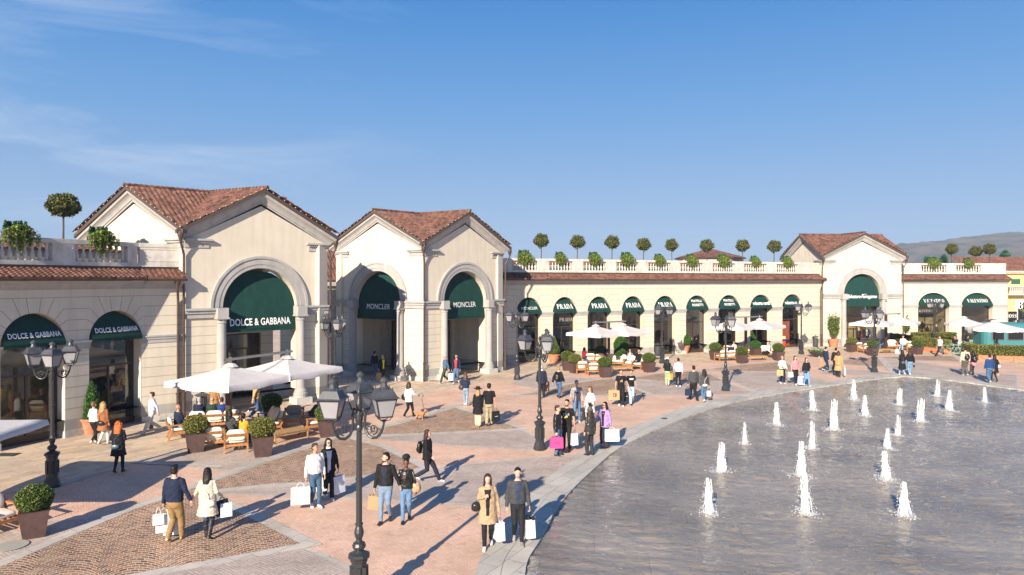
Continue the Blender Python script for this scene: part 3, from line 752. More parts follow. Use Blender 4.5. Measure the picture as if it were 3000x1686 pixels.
# ---- right wing
frw=F((37.0,66.2),(48.4,66.9))
rops=[(2.9,6.05,3.66,1.30),(7.15,10.25,3.66,1.30)]
_s=[]
def rinv(pxx):
    k=(pxx-CX)/FPX; A=frw.A; t=frw.t; return (k*A.y-A.x)/(t.x-k*t.y)
ra=[rinv(D) for D in [2200+v/3.2175 for v in (1575,1868,1985,2278)]]
rops=[(ra[0],ra[1],3.66,1.30),(ra[2],ra[3],3.66,1.30)]
rb=[rinv(2200+v/3.2175) for v in (1620,1865,1950,2190,2357,2425)]
pr=wing('arcade_wing','short arcade wing at the right with two VALENTINO awnings and a hipped tile end',frw,rops,[(rb[0],rb[1],frw),(rb[2],rb[3],frw)],
  [(frw,rops[0],[('VALENTINO','serif',.32)],4.02),(frw,rops[1],[('VALENTINO','serif',.32)],4.02)],
  [(frw,rops[0][0],rops[0][1],dict(inner='warmint',door=True,mull=2)),(frw,rops[1][0],rops[1][1],dict(inner='dark',mull=1))],u0=0,u1=rb[5],ends=(0,0))
# gable end return of the right wing
fre=F(frw.p(rb[5],0,0),frw.p(rb[5],-6,0))
w=MB(); arch_wall(w,fre,.0,6,.0,5.85,[],th=.1)
w.build('end_wall',M['cream'],pr,world=True)
for x in (pw,pl_,pr): x['group']='arcade wings round the square'
# link wing seen in the gap between the first two pavilions
fg=F((-14.2,45.0),(-10.6,46.6))
pg=thing('link_building','low tiled link building glimpsed between the first and middle pavilions','building',fg.p(1,0,0))
w=MB(); arch_wall(w,fg,-1,fg.L+1,0,5.8,[],th=.5); w.m=1; hlines(w,fg,-1,fg.L+1,[1.1,1.6,2.1,2.6,3.1,3.6,4.1,4.6,5.1],[]); w.build('wall',[M['cream'],M['joint']],pg,world=True)
w=MB(); fprof(w,fg,-1,fg.L+1,[(-.2,5.8),(.3,5.8),(.35,6.2),(-.2,6.2)]); w.build('cornice',M['grey'],pg,world=True)
tile_strip(fg,-1,fg.L+1,(.5,6.2),(-4,8.4),rows=9).build('tile_roof',M['tile'],pg,world=True)
# octagonal lantern building behind the long wing
oc=Vector((24.6,85,0)); ob=thing('hip_roofed_tower','small cream tower with a low hipped tile roof behind the long arcade','building',oc)
w=MB(); w.lathe([(4.0,0),(4.0,8.95)],8,ph=R(22.5)); w.build('wall',M['cream'],ob)
w=MB(); 
for k in range(8):
    a0=R(22.5+45*k);a1=R(67.5+45*k); r=4.3
    p0=Vector((r*math.cos(a0),r*math.sin(a0),8.9)); p1=Vector((r*math.cos(a1),r*math.sin(a1),8.9)); t_=Vector((0,0,10.15)); n=24
    vs=[];fs=[]
    for i in range(n+1):
        b_=p0.lerp(p1,i/n)
        for j in range(7): 
            q=b_.lerp(t_,j/6); q.z+=.07*abs(math.sin(math.pi*i/2.4))*(1-j/6)+.03*(j%2); vs.append(q)
    for i in range(n):
        for j in range(6): fs.append((i*7+j,i*7+j+1,(i+1)*7+j+1,(i+1)*7+j))
    w.add(vs,fs)
w.build('roof',M['tile'],ob)
w=MB(); w.lathe([(4.3,8.78),(4.32,8.9)],8,ph=R(22.5)); w.build('eaves',M['fascia'],ob)
for k in range(8):
    a=R(45*k); g=F((3.75*math.cos(a)+.9*math.sin(a),3.75*math.sin(a)-.9*math.cos(a)),(3.75*math.cos(a)-.9*math.sin(a),3.75*math.sin(a)+.9*math.cos(a)))
    w=MB(); o=(.35,1.45,8.25,.35); N=12
    pts=[(.35,7.4),(1.45,7.4)]+[( .9+.55*math.cos(math.pi*i/N),8.15+.4*math.sin(math.pi*i/N)) for i in range(N+1)]
    w.add([g.p(u,.03,z) for u,z in pts],[tuple(range(len(pts)))]); w.build('window',M['shutter'],ob)
# yellow building at the far right
fy=F((47.5,78),(70,78.5))
yb=thing('yellow_building','yellow stucco shop building with dark tiled roof and BOSS signs at the right edge','building',fy.p(6,0,0))
def yi(pxx,y,yy=78.1):
    return ((pxx-CX)*yy/FPX-fy.A.x, CAMH-(y-HY)*yy/FPX)
w=MB(); arch_wall(w,fy,0,22,0,6.9,[],th=.5); w.build('wall',M['yellow'],yb,world=True)
w=MB(); fprof(w,fy,0,22,[(-.2,6.85),(.3,6.9),(.5,7.15),(.5,7.3),(-.2,7.3)]); w.build('cornice',M['whites'],yb,world=True)
tile_strip(fy,5.2,22,(.6,7.3),(-4.5,8.95),rows=10,per=.28).build('tile_roof',M['tiled'],yb,world=True)
u0,z1=yi(2964.6,818); u1,z0=yi(2991,833)
w=MB(); fbox(w,fy,u0,u1,0,.06,z0,z1); w.build('shutters',M['shutter'],yb,world=True)
u0,z1=yi(2952,839); u1,z0=yi(2987,861)
bl=MB(); fbox(bl,fy,u0-.5,u1+.3,.0,.8,z1-.12,z1); fbox(bl,fy,u0-.5,u1+.3,.0,.9,z0-.15,z0); fbox(bl,fy,u1,u1+.3,.5,.8,z0,z1-.12); bo=bl.build('balcony',M['whites'],yb,world=True)
for k in range(7):
    o=link('baluster',BAL,yb); o.scale=(1.25,1.25,(z1-.12-z0)/.70); o.location=fy.p(u0-.3+k*.22+.2,.65,z0)-yb.location
u0,z1=yi(2974,878); 
w=MB(); fbox(w,fy,u0,u0+.35,.0,.1,0,z1); fbox(w,fy,u0+.35,u0+4,.0,.1,z1-.35,z1); w.build('shop_surround',M['whites'],yb,world=True)
w=MB(); fbox(w,fy,u0+.35,u0+4,.0,.07,0,z1-.35); sg=w.build('shop_sign',M['black'],yb,world=True)
v,fc=serif_geo('BOSS',.92); w=MB(); uu,zz=yi(2983,906); w.add([fy.p(a[0]+uu+1.3,.12,a[1]+zz) for a in v],fc); w.v=[tuple(Vector(a)-yb.location) for a in w.v]; w.build('lettering',M['letter'],sg)
u0,z1=yi(2952,913); u1,z0=yi(2972,938)
w=MB(); fbox(w,fy,u0-.6,u1,.1,.5,z0,z1); sg=w.build('small_awning',M['black'],yb,world=True)
v,fc=serif_geo('BOSS',.42); w=MB(); w.add([fy.p(a[0]+(u0+u1)/2-.25,.52,a[1]+z0+.28) for a in v],fc); w.v=[tuple(Vector(a)-yb.location) for a in w.v]; w.build('lettering',M['letter'],sg)
w=MB(); fbox(w,fy,u0-.6,u1-.1,-.05,.03,0,z0-.02); w.build('doorway',M['dark'],yb,world=True)
# ================================================================ ground and pool
def inpoly(P,x,y):
    c=False;n=len(P);j=n-1
    for i in range(n):
        if ((P[i][1]>y)!=(P[j][1]>y)) and (x<(P[j][0]-P[i][0])*(y-P[i][1])/(P[j][1]-P[i][1])+P[i][0]): c=not c
        j=i
    return c
def sheet(name,pts,z,m,holes=None):
    cu=bpy.data.curves.new('s','CURVE'); cu.dimensions='2D'; cu.fill_mode='BOTH'
    for P in [pts]+(holes or []):
        s=cu.splines.new('POLY'); s.points.add(len(P)-1)
        for i,p in enumerate(P): s.points[i].co=(p[0],p[1],0,1)
        s.use_cyclic_u=True
    me=bake(cu)
    for v in me.vertices: v.co.z=z
    if me.polygons and me.polygons[0].normal.z<0: me.flip_normals()
    me.materials.clear(); me.materials.append(m)
    return struct(link(name,me))
def offset(P,d):
    """grow a closed polygon outwards by d metres"""
    P=[Vector((p[0],p[1])) for p in P]; n=len(P); a=sum(P[i].x*P[(i+1)%n].y-P[(i+1)%n].x*P[i].y for i in range(n))
    s=1 if a>0 else -1; out=[]
    for i in range(n):
        e0=(P[i]-P[i-1]).normalized(); e1=(P[(i+1)%n]-P[i]).normalized()
        n0=Vector((e0.y,-e0.x))*s; n1=Vector((e1.y,-e1.x))*s; b=n0+n1
        if b.length<1e-3: b=n0
        b.normalize(); k=d/max(.35,b.dot(n0)); out.append(P[i]+b*k)
    return out
def smooth(pts,n=6):
    out=[]
    for i in range(len(pts)-1):
        p0=Vector(pts[max(i-1,0)]);p1=Vector(pts[i]);p2=Vector(pts[i+1]);p3=Vector(pts[min(i+2,len(pts)-1)])
        for k in range(n):
            t=k/n; out.append(.5*((2*p1)+(-p0+p2)*t+(2*p0-5*p1+4*p2-p3)*t*t+(-p0+3*p1-3*p2+p3)*t**3))
    out.append(Vector(pts[-1])); return out
pe=[(1.3,6.5),(.45,10.5)]+[tuple(gnd(x,y)[:2]) for x,y in [(1538,1686),(1586,1578),(1658,1457),(1757,1360),(1820,1311),(1928,1258),(2053,1208),(2177,1173),(2330,1146),(2480,1124),(2560,1112),(2640,1105),(2720,1108),(2790,1116),(2880,1128),(3000,1144)]]+[(31.5,35),(34,29),(35.5,22),(34.5,14),(31,7)]
POOL=smooth([(a,b) for a,b in pe],6)
poolc=[tuple(p) for p in POOL]
gr=MB(); 
big=[(-400,-60),(400,-60),(400,5000),(-400,5000)]
sheet('ground',[(-499,-59),(1249,-59),(1249,1199),(-499,1199)],0,M['flag'],[poolc])
def W(*pts): return [tuple(G(*p)[:2]) for p in pts]
plaza=[(-40,8),(-30,15)]+[tuple(gnd(*p)[:2]) for p in [(0,1447),(170,1430),(365,1362),(527,1312),(700,1270),(880,1232),(1060,1195),(1215,1165),(1371,1131),(1528,1106),(1700,1095),(1810,1084),(1930,1070),(2110,1058),(2292,1048),(2480,1037),(2650,1032),(2800,1050),(3000,1072),(3300,1090)]]+[(60,30),(50,0),(-40,0)]
sheet('brick_paving',plaza,.004,M['pink'],[poolc])
curbo=offset(poolc,.62); curbo2=offset(poolc,1.05)
def band(name,P,d0,d1,z,m):
    a=offset(P,d0); b=offset(P,d1); n=len(a); mb=MB()
    vs=[(*p,z) for p in a[:-1]]+[(*p,z) for p in b[:-1]]; k=len(a)-1
    mb.add(vs,[(i,i+1,k+i+1,k+i) for i in range(k-1)]); o=mb.build(name,m)
    me=o.data
    if me.polygons[0].normal.z<0: me.flip_normals()
    return struct(o)
band('granite_kerb',poolc,.0,.50,.020,M['curb']); band('granite_kerb',poolc,.515,1.05,.016,M['curb'])
regs={
 'cob':[
  W(('M',-300,1530),('M',0,1400),('M',430,1215),('M',850,1030),('M',1280,885),('M',1500,990),('M',1740,1105),('M',2000,1240),('M',1600,1315),('M',1100,1402),('M',850,1450),('M',400,1540),('M',-200,1640)),
  W(('M',1250,888),('M',1600,765),('M',1990,625),('M',2290,528),('M',2550,600),('M',2700,680),('N',985,735),('N',560,790),('N',200,830),('N',0,838),('M',1500,872)),
  W(('N',560,512),('N',880,432),('N',1215,333),('N',1430,400),('N',1640,470),('N',1230,490),('N',900,506)),
  W(('O',70,575),('O',330,530),('O',560,470),('O',830,432),('O',950,420),('O',1110,500),('O',1270,565),('O',900,572),('O',500,572)),
  W(('O',1130,418),('O',1400,372),('O',1740,348),('O',1850,375),('O',1985,438),('O',1700,446),('O',1350,440)),
  W(('O',1880,330),('O',2180,290),('O',2450,270),('O',2560,262),('T',1930,840),('T',1240,832),('T',400,806)),
  W(('U',130,620),('U',420,585),('U',780,575),('U',930,725),('U',640,722),('U',150,690)),
  W(('U',860,568),('U',1480,545),('U',2200,545),('U',2330,640),('U',1900,625),('U',1480,615))],
 'grey':[
  W(('M',850,1475),('M',1300,1400),('M',2010,1275),('M',2150,1330),('M',2380,1448),('M',2700,1600),('M',3000,1760),('M',2000,1900),('M',600,1700)),
  W(('M',1400,893),('M',1900,862),('N',200,848),('N',560,805),('N',1010,748),('N',1350,708),('N',1900,655),('N',2130,640),('N',1950,830),('N',1720,1000),('N',1370,978),('N',700,938),('N',0,915)),
  W(('N',610,528),('N',900,520),('N',1230,505),('N',1650,482),('N',1760,530),('N',1750,612),('N',1200,578)),
  W(('O',90,405),('O',600,412),('O',830,425),('O',560,460),('O',300,520),('O',0,470)),
  W(('O',960,424),('O',1150,430),('O',1700,455),('O',1990,455),('O',2300,555),('O',1700,572),('O',1290,568),('O',1120,495)),
  W(('T',480,850),('T',1240,850),('T',1900,895),('T',2480,1045),('T',1900,1150),('T',1150,1240),('T',620,1010)),
  W(('U',-300,800),('U',640,810),('U',1000,860),('U',640,900),('U',-200,870)),
  W(('U',870,590),('U',1480,640),('U',2574,830),('U',3400,900),('U',3400,1120),('U',2300,1010),('U',1500,915),('U',1130,880)),
  W(('M',960,690),('M',1200,610),('M',1500,560),('M',1800,600),('M',1740,680),('M',1480,745),('M',1300,720)),
  W(('M',0,1130),('M',120,1190),('M',330,1090),('M',640,1070),('M',900,1000),('M',500,1150),('M',0,1370))]}
for i,P in enumerate(regs['grey']):
    sheet('stone_border',offset(P,.16),.008+.0002*i,M['band']); sheet('grey_paving',P,.012+.0002*i,M['greyb'])
for i,P in enumerate(regs['cob']):
    sheet('stone_border',offset(P,.34),.016+.0002*i,M['band']); sheet('cobble_paving',P,.020+.0002*i,M['cob'])
# long granite line that runs beside the lounge areas
def ribbon(pts,w,z,m,name='stone_border'):
    P=[Vector(p) for p in pts]; L=[];Rr=[]
    for i,p in enumerate(P):
        d=(P[min(i+1,len(P)-1)]-P[max(i-1,0)]).normalized(); nn=Vector((-d.y,d.x))*w/2; L.append(p+nn); Rr.append(p-nn)
    return sheet(name,[tuple(x) for x in L]+[tuple(x) for x in reversed(Rr)],z,m)
ribbon(W(('M',-300,1500),('M',0,1378),('M',430,1190),('M',860,1010),('M',1280,862),('M',1600,745),('M',2000,600),('M',2310,505)),.34,.0236,M['band'])
ribbon(W(('N',440,520),('N',900,412),('N',1230,315),('N',1330,305)),.34,.0238,M['band'])
ribbon(W(('M',0,905),('M',330,870),('M',700,755),('M',1210,602)),.26,.0136,M['band'])
ribbon(W(('M',900,700),('M',1240,715),('M',1480,728)),.22,.0232,M['band'])
ribbon(W(('U',820,560),('U',950,700),('U',1130,900)),.5,.0240,M['band'])
# drain covers
for k,(z,x,y,w_,h_,l_) in enumerate([('F',70,312,.75,.45,'dark square grate let into the flagstones by the leftmost pier'),('X',1575,558,.5,.3,'small dark grate in front of the middle pavilion corner'),('R',130,890,.5,.5,'dark square cover on the pavement by the first downpipe')]):
    p=G(z,x,y); w=MB(); w.box(p.x-w_/2,p.x+w_/2,p.y-h_/2,p.y+h_/2,.001,.012)
    for i in range(6): w.box(p.x-w_/2+.05,p.x+w_/2-.05,p.y-h_/2+.04+i*h_/7,p.y-h_/2+.05+i*h_/7+.015,.012,.018)
    tag(w.build('drain_cover',M['iron']),l_,'drain cover')
p=G('F',100,1180); w=MB(); w.lathe([(.36,.030),(.36,.036),(.33,.038)],28,p); tag(w.build('manhole_cover',M['plinth']),'round grey manhole cover beside the foreground planter','manhole cover')
for (z,x,y,l_) in (('O',1565,808,'dark slot drain on the kerb behind the fountains'),('O',995,1093,'round lid on the kerb near the woman with the big white bag')):
    p=G(z,x,y)+Vector((-.55,.25,0)); w=MB(); w.lathe([(.15,.015),(.15,.026),(.13,.027)],16,p); tag(w.build('kerb_lid',M['iron']),l_,'drain cover')

# ---- water
jets=[('J',2175,855,515),('J',2290,465,180),('O',2195,1030,820),('O',2495,850,630),('Q',300,815,595),('Q',740,700,480),('Q',520,1025,685),('Q',290,1230,925),('L',475,505,170),('L',520,860,500),('Q',860,875,645),('Q',1230,760,570),('Q',1215,1085,860),('Q',1100,1225,1000),('L',1270,540,262),('L',1445,880,550),('Q',1455,935,680),('Q',1640,665,480),('Q',1765,820,590),('Q',2150,730,560)]
JP=[]
for z,x,y,t in jets:
    p=G(z,x,y); h=(y-t)/ZO[z][2]*p.y/FPX; JP.append((p.x,p.y,h))
WZ=-.035
xs=np.arange(-1.2,37,.085); ys=[6.0]
while ys[-1]<47: ys.append(ys[-1]+.06+.0016*(ys[-1]-6))
ys=np.array(ys)
X,Y=np.meshgrid(xs,ys); Z=np.zeros_like(X)
for (jx,jy,h) in JP:
    d=np.hypot(X-jx,Y-jy); Z+=.014*np.sin(d*2*math.pi/.34)*np.exp(-d/1.7)*(1-np.exp(-d*4))
for k in range(26):
    a=rng.uniform(0,2*math.pi); a=math.pi/2+rng.normal(0,.8); lam=rng.uniform(.24,.75); ph=rng.uniform(0,6.28)
    Z+=.0072*lam*np.sin((X*math.cos(a)+Y*math.sin(a))*2*math.pi/lam+ph+1.5*np.sin(X*.31+ph)+1.2*np.sin(Y*.27+ph))
V=np.stack([X.ravel(),Y.ravel(),Z.ravel()+WZ],1)
H_,W_=X.shape; PP=offset(poolc,.03); PPt=[tuple(p) for p in PP]
bb=np.zeros(X.shape,bool)
# scanline test against the pool outline
for r_ in range(H_):
    yv=ys[r_]; cr=[]
    for i in range(len(PPt)):
        (x0,y0),(x1,y1)=PPt[i-1],PPt[i]
        if (y0>yv)!=(y1>yv): cr.append(x0+(yv-y0)*(x1-x0)/(y1-y0))
    cr.sort()
    for i in range(0,len(cr)-1,2): bb[r_]|=(xs>cr[i]-.09)&(xs<cr[i+1]+.09)
idx=np.arange(H_*W_).reshape(H_,W_)
ok=bb[:-1,:-1]&bb[1:,:-1]&bb[:-1,1:]&bb[1:,1:]
Fq=np.stack([idx[:-1,:-1][ok],idx[:-1,1:][ok],idx[1:,1:][ok],idx[1:,:-1][ok]],1)
used=np.unique(Fq); remap=np.full(H_*W_,-1); remap[used]=np.arange(len(used))
wm=bpy.data.materials.new('rippled_pool_water'); wm.use_nodes=True
nt=wm.node_tree;n_=nt.nodes;l_=nt.links;b=n_['Principled BSDF']
tc=n_.new('ShaderNodeTexCoord')
def mapn(sc,rot=0):
    mp=n_.new('ShaderNodeMapping'); mp.inputs['Scale'].default_value=sc; mp.inputs['Rotation'].default_value=(0,0,rot); l_.new(tc.outputs['Object'],mp.inputs[0]); return mp.outputs[0]
def nz_(vec,s,d=3):
    x=n_.new('ShaderNodeTexNoise'); x.inputs['Scale'].default_value=s; x.inputs['Detail'].default_value=d; x.inputs['Distortion'].default_value=.6; l_.new(vec,x.inputs['Vector']); return x.outputs['Fac']
f1=nz_(mapn((1,1.7,1),.12),3.4,2); f2=nz_(mapn((1,1.5,1),-.3),8,2)
ad=n_.new('ShaderNodeMath'); ad.operation='MULTIPLY_ADD'; l_.new(f2,ad.inputs[0]); ad.inputs[1].default_value=.35; l_.new(f1,ad.inputs[2])
bp=n_.new('ShaderNodeBump'); bp.inputs['Strength'].default_value=1; bp.inputs['Distance'].default_value=.045; l_.new(ad.outputs[0],bp.inputs['Height']); l_.new(bp.outputs[0],b.inputs['Normal'])
# wet slab floor seen through a film of water
br=n_.new('ShaderNodeTexBrick'); br.inputs['Scale'].default_value=1; br.inputs['Brick Width'].default_value=2.4; br.inputs['Row Height'].default_value=1.2; br.inputs['Mortar Size'].default_value=.012
br.inputs['Color1'].default_value=(.215,.182,.140,1); br.inputs['Color2'].default_value=(.24,.205,.16,1); br.inputs['Mortar'].default_value=(.17,.145,.12,1)
l_.new(mapn((1,1,1),.12),br.inputs['Vector'])
cl=n_.new('ShaderNodeTexNoise'); cl.inputs['Scale'].default_value=.35; cl.inputs['Detail'].default_value=5; l_.new(tc.outputs['Object'],cl.inputs['Vector'])
mr=n_.new('ShaderNodeMapRange'); mr.inputs[1].default_value=.35; mr.inputs[2].default_value=.65; mr.inputs[3].default_value=.75; mr.inputs[4].default_value=1.25; l_.new(cl.outputs['Fac'],mr.inputs[0])
mx=n_.new('ShaderNodeMix'); mx.data_type='RGBA'; mx.blend_type='MULTIPLY'; mx.inputs[0].default_value=1; l_.new(br.outputs['Color'],mx.inputs[6]); l_.new(mr.outputs[0],mx.inputs[7]); l_.new(mx.outputs[2],b.inputs['Base Color'])
b.inputs['Roughness'].default_value=.02; b.inputs['IOR'].default_value=1.6; b.inputs['Specular IOR Level'].default_value=.7
M['water']=wm
wo=npmesh('pool_water',V[used],remap[Fq],wm,smooth=True); struct(wo)
w=MB(); n=len(poolc)
w.add([(*p,.02) for p in poolc]+[(*p,-.25) for p in poolc],[(i,(i+1)%n,n+(i+1)%n,n+i) for i in range(n)]); struct(w.build('pool_edge',M['curb']))
# ---- jets
def jetmesh(seed,h=1.0,full=1.0):
    r_=random.Random(seed); w=MB()
    lean=(r_.uniform(-.04,.04),r_.uniform(-.04,.04)); w.tube([(lean[0]*k_/7,lean[1]*k_/7,h*k_/7) for k_ in range(8)],.03,7,rs=[.06*full*(1-k_/8)**.7*r_.uniform(.8,1.1)+.008 for k_ in range(8)])
    # bundle of rising and falling streams
    for q in range(46):
        a=r_.uniform(0,6.28); rb=abs(r_.gauss(0,.035))*full; top=(1-(rb/.14)**.8*.75)*r_.uniform(.72,1.0) if q>6 else r_.uniform(.93,1.0); top=max(.25,min(1,top)); out=rb*r_.uniform(.2,.9)
        pts=[];rs=[]
        for i in range(9):
            t=i/8; j=.010*full; pts.append((rb*math.cos(a)+lean[0]*t+r_.uniform(-j,j),rb*math.sin(a)+lean[1]*t+r_.uniform(-j,j),h*top*t)); rs.append((.020*(1-t)**.6+.006)*full*r_.uniform(.6,1.35))
        w.tube(pts,.01,5,rs=rs)
    for q in range(30):
        a=r_.uniform(0,6.28); r1=r_.uniform(.05,.12)*full; z1=r_.uniform(.15,.8)*h; pts=[];rs=[]
        for i in range(6):
            t=i/5; rr=r1*(.08+1.1*t); pts.append((rr*math.cos(a)+r_.uniform(-.01,.01),rr*math.sin(a)+r_.uniform(-.01,.01),z1*(1-t**1.6))); rs.append(r_.uniform(.004,.011))
        w.tube(pts,.01,4,rs=rs)
    for q in range(210):
        t=r_.random()**1.1; a=r_.uniform(0,6.28); rad=(.10*(1-t)**.7+.02)*full*r_.uniform(.7,1.7)
        s=r_.uniform(.004,.010); w.ell((rad*math.cos(a)+lean[0]*t,rad*math.sin(a)+lean[1]*t,h*t),s,s,s*r_.uniform(1,2.2),5,4)
    for q in range(230):
        a=r_.uniform(0,6.28); rad=abs(r_.gauss(.10,.12))*full; z=abs(r_.gauss(0,.03)); s=r_.uniform(.004,.014)
        w.ell((rad*math.cos(a),rad*math.sin(a),z+.004),s*1.5,s*1.5,s*.6,5,4)
    return w
JM=[]
for k in range(5):
    o=jetmesh(k+3,1,[1,1.15,.9,1.05,1.2][k]).build('jet',M['foam'],smooth=True); JM.append(o.data); bpy.data.objects.remove(o)
jl=['nearest at the bottom left of the pool','second up from the bottom left, beside the kerb','third along the left side, level with the group with the pink bag','fourth along the left side nearest the kerb','slim one below the pool edge near the woman in the black sweater','in the back row, left of the two women at the pool edge','tall one left of centre, in front of the back row','middle left, directly behind the bottom centre pair','upper of the overlapping bottom centre pair','lower of the overlapping bottom centre pair','leaning one just right of the tall jet','centre of the back row, before the two women in black','thin one in the middle of the pool, upper of two','thin short one in the middle, lower of two','wide one with splashes at the right of centre','nearest at the bottom right with a wide base','ragged one right of the pool centre','farthest at the back near the man with the backpack','straight one at the right, before the farthest jet','rightmost and most distant from the others']
for k,(jx,jy,h) in enumerate(JP):
    o=link('fountain_jet',JM[k%5]); o.location=(jx,jy,WZ); o.scale=(1.05+.25*(h>.9),1.05+.25*(h>.9),h); o.rotation_euler=(0,0,k*1.3)
    tag(o,'white fountain jet, '+jl[k],'fountain jet','fountain jets in the pool')

# ================================================================ street furniture
def make_lamp(label):
    t=thing('street_lamp',label,'street lamp',group='three-lantern street lamps')
    w=MB(); hx=6
    w.lathe([(.235,0),(.235,.07),(.215,.10),(.205,.18),(.185,.24),(.165,.28),(.155,.32),(.15,.88),(.17,.90),(.175,.94),(.21,.97),(.215,1.0),(.19,1.03),(.12,1.06)],8,ph=R(22.5))
    for k in range(8):
        a=R(45*k); c=Vector((math.cos(a)*.139,math.sin(a)*.139,.6)); 
        w.taper(c.x,c.y,.42,.80,.035,.035,.035,.035)
    w.build('pedestal',M['iron'],t)
    w=MB(); w.lathe([(.11,1.03),(.12,1.06),(.075,1.10),(.12,1.14),(.13,1.18),(.11,1.23),(.06,1.26),(.055,1.30),(.08,1.36),(.092,1.43),(.075,1.50),(.06,1.55),(.075,1.57),(.075,1.60),(.056,1.62),(.052,2.4),(.068,2.42),(.068,2.46),(.05,2.48),(.046,3.34),(.066,3.36),(.066,3.42),(.05,3.46),(.06,3.5),(.075,3.56),(.075,3.66),(.05,3.70),(.045,3.74),(.055,3.80),(.06,3.86),(.04,3.96),(.034,4.0),(.04,4.04),(.045,4.08),(.025,4.12),(.005,4.16)],12)
    for k in range(12):
        a=2*math.pi*k/12; w.tube([(.05*math.cos(a),.05*math.sin(a),1.65),(.044*math.cos(a),.044*math.sin(a),3.33)],.007,4)
    w.build('post',M['iron'],t,smooth=False)
    for k in range(3):
        rot=Matrix.Rotation(R(120*k),3,'Z')
        w=MB(); pts=[(.05,0,3.66),(.10,0,3.74),(.135,0,3.66),(.125,0,3.52),(.14,0,3.38),(.20,0,3.28),(.29,0,3.235),(.38,0,3.25),(.45,0,3.31),(.50,0,3.40),(.53,0,3.50),(.54,0,3.56)]
        w.tube([rot@Vector(p) for p in pts],.024,8,rs=[.03,.04,.028,.026,.026,.028,.028,.027,.026,.024,.02,.022])
        def arc(cx,cz,r0,a0,a1,rad,n=12,r1=None):
            r1=r1 if r1 is not None else r0; L=[]
            for i in range(n+1):
                q=i/n; a=R(a0+(a1-a0)*q); rr=r0+(r1-r0)*q; L.append(rot@Vector((cx+rr*math.cos(a),0,cz+rr*math.sin(a))))
            w.tube(L,rad,5)
        arc(.31,3.40,.10,-90,300,.013,16,.035); arc(.42,3.38,.07,-100,170,.011,12,.03); arc(.22,3.40,.07,-60,220,.011,12,.03)
        w.ell(rot@Vector((.10,0,3.76)),.035,.035,.035,8,6); w.ell(rot@Vector((.33,0,3.42)),.03,.02,.03,6,5)
        w.build('arm',M['iron'],t)
        c=rot@Vector((.54,0,0)); yaw=R(120*k)
        Rz=Matrix.Rotation(yaw+R(45),3,'Z')
        def place(w_): w_.v=[tuple(Rz@Vector(v)+c) for v in w_.v]; return w_
        w=MB()
        w.lathe([(.03,3.55),(.04,3.58),(.03,3.60)],8)
        for sx in (-1,1):
            for sy in (-1,1):
                w.tube([(.01*sx,.01*sy,3.57),(.09*sx,.09*sy,3.60),(.12*sx,.12*sy,3.66)],.009,5)
                w.tube([(.122*sx,.122*sy,3.66),(.192*sx,.192*sy,4.0)],.013,4)
        for (h,z) in ((.125,3.66),(.195,4.0)):
            w.box(-h-.01,h+.01,-h-.01,-h+.01,z-.012,z+.012); w.box(-h-.01,h+.01,h-.01,h+.01,z-.012,z+.012); w.box(-h-.01,-h+.01,-h+.01,h-.01,z-.012,z+.012); w.box(h-.01,h+.01,-h+.01,h-.01,z-.012,z+.012)
        ln=place(w).build('lantern',M['iron'],t)
        w=MB(); w.taper(0,0,3.675,3.985,.118,.118,.186,.186); place(w).build('lantern_glass',M['lglass'],ln)
        w=MB(); w.taper(0,0,4.012,4.035,.255,.255,.215,.215); w.taper(0,0,4.036,4.17,.205,.205,.135,.135); w.lathe([(.12,4.171),(.075,4.21),(.06,4.25),(.05,4.29),(.075,4.30),(.08,4.33),(.05,4.37),(.02,4.39),(.0,4.40)],12)
        for sx in (-1,1):
            for sy in (-1,1): w.lathe([(.012,4.17),(.01,4.2),(.0,4.22)],6,(.13*sx,.13*sy,0))
        place(w).build('lantern_roof',M['zinc'],ln)
    return t
lamps=[(gnd(1052,1781),100,'nearest street lamp, its base cut off by the bottom edge of the photo'),
 (G('F',492,615),64,'street lamp in the left foreground before the shaded arcade'),
 (G('I',583,1185),60,'street lamp beside the man with the pink bag'),
 (G('I',370,525),90,'street lamp before the first arch of the long wing, near the litter bin'),
 (G('I',1738,370),100,'street lamp before the long arcade, left of the white-hatted woman'),
 (G('I',2335,630),50,'street lamp between the denim couple and the three women'),
 (G('K',475,283),95,'street lamp standing in front of the red wooden shop door'),
 (G('K',1163,455),42,'street lamp by the pool, in front of the fourth lounge area'),
 (gnd(981,1172),60,'street lamp in the gap between the first two pavilions'),
 (gnd(2738,1016),70,'street lamp behind the hedge, before the first VALENTINO arch')]
L0=None
for k,(p,a,lab) in enumerate(lamps):
    lab='dark iron '+lab
    if L0 is None: L0=make_lamp(lab); L0.location=p; L0.rotation_euler=(0,0,R(a))
    else: dup(L0,p,R(a),lab)

# ---- foliage helpers
def leaves(n,fn,size,seed=0,asp=1.6):
    r_=np.random.default_rng(seed); P=fn(r_,n); n=len(P)
    a=r_.normal(size=(n,3)); a/=np.linalg.norm(a,axis=1)[:,None]; b_=r_.normal(size=(n,3)); b_=np.cross(a,b_); b_/=np.linalg.norm(b_,axis=1)[:,None]
    s=size*r_.uniform(.6,1.3,size=(n,1)); a=a*s*asp/2; b_=b_*s/2
    V=np.concatenate([P-a,P-b_,P+a,P+b_],1).reshape(-1,3); Fq=np.arange(4*n).reshape(n,4); return V,Fq
def shell(rx,ry,rz,c=(0,0,0),lo=.82,hi=1.04,lump=.06,seed=1):
    def fn(r_,n):
        d=r_.normal(size=(n,3)); d/=np.linalg.norm(d,axis=1)[:,None]
        l=1+lump*(np.sin(d[:,0]*7+seed)+np.sin(d[:,1]*8+seed*2)+np.sin(d[:,2]*6+seed*3))/1.5
        q=r_.uniform(lo,hi,size=n)*l
        return d*q[:,None]*np.array([rx,ry,rz])+np.array(c)
    return fn
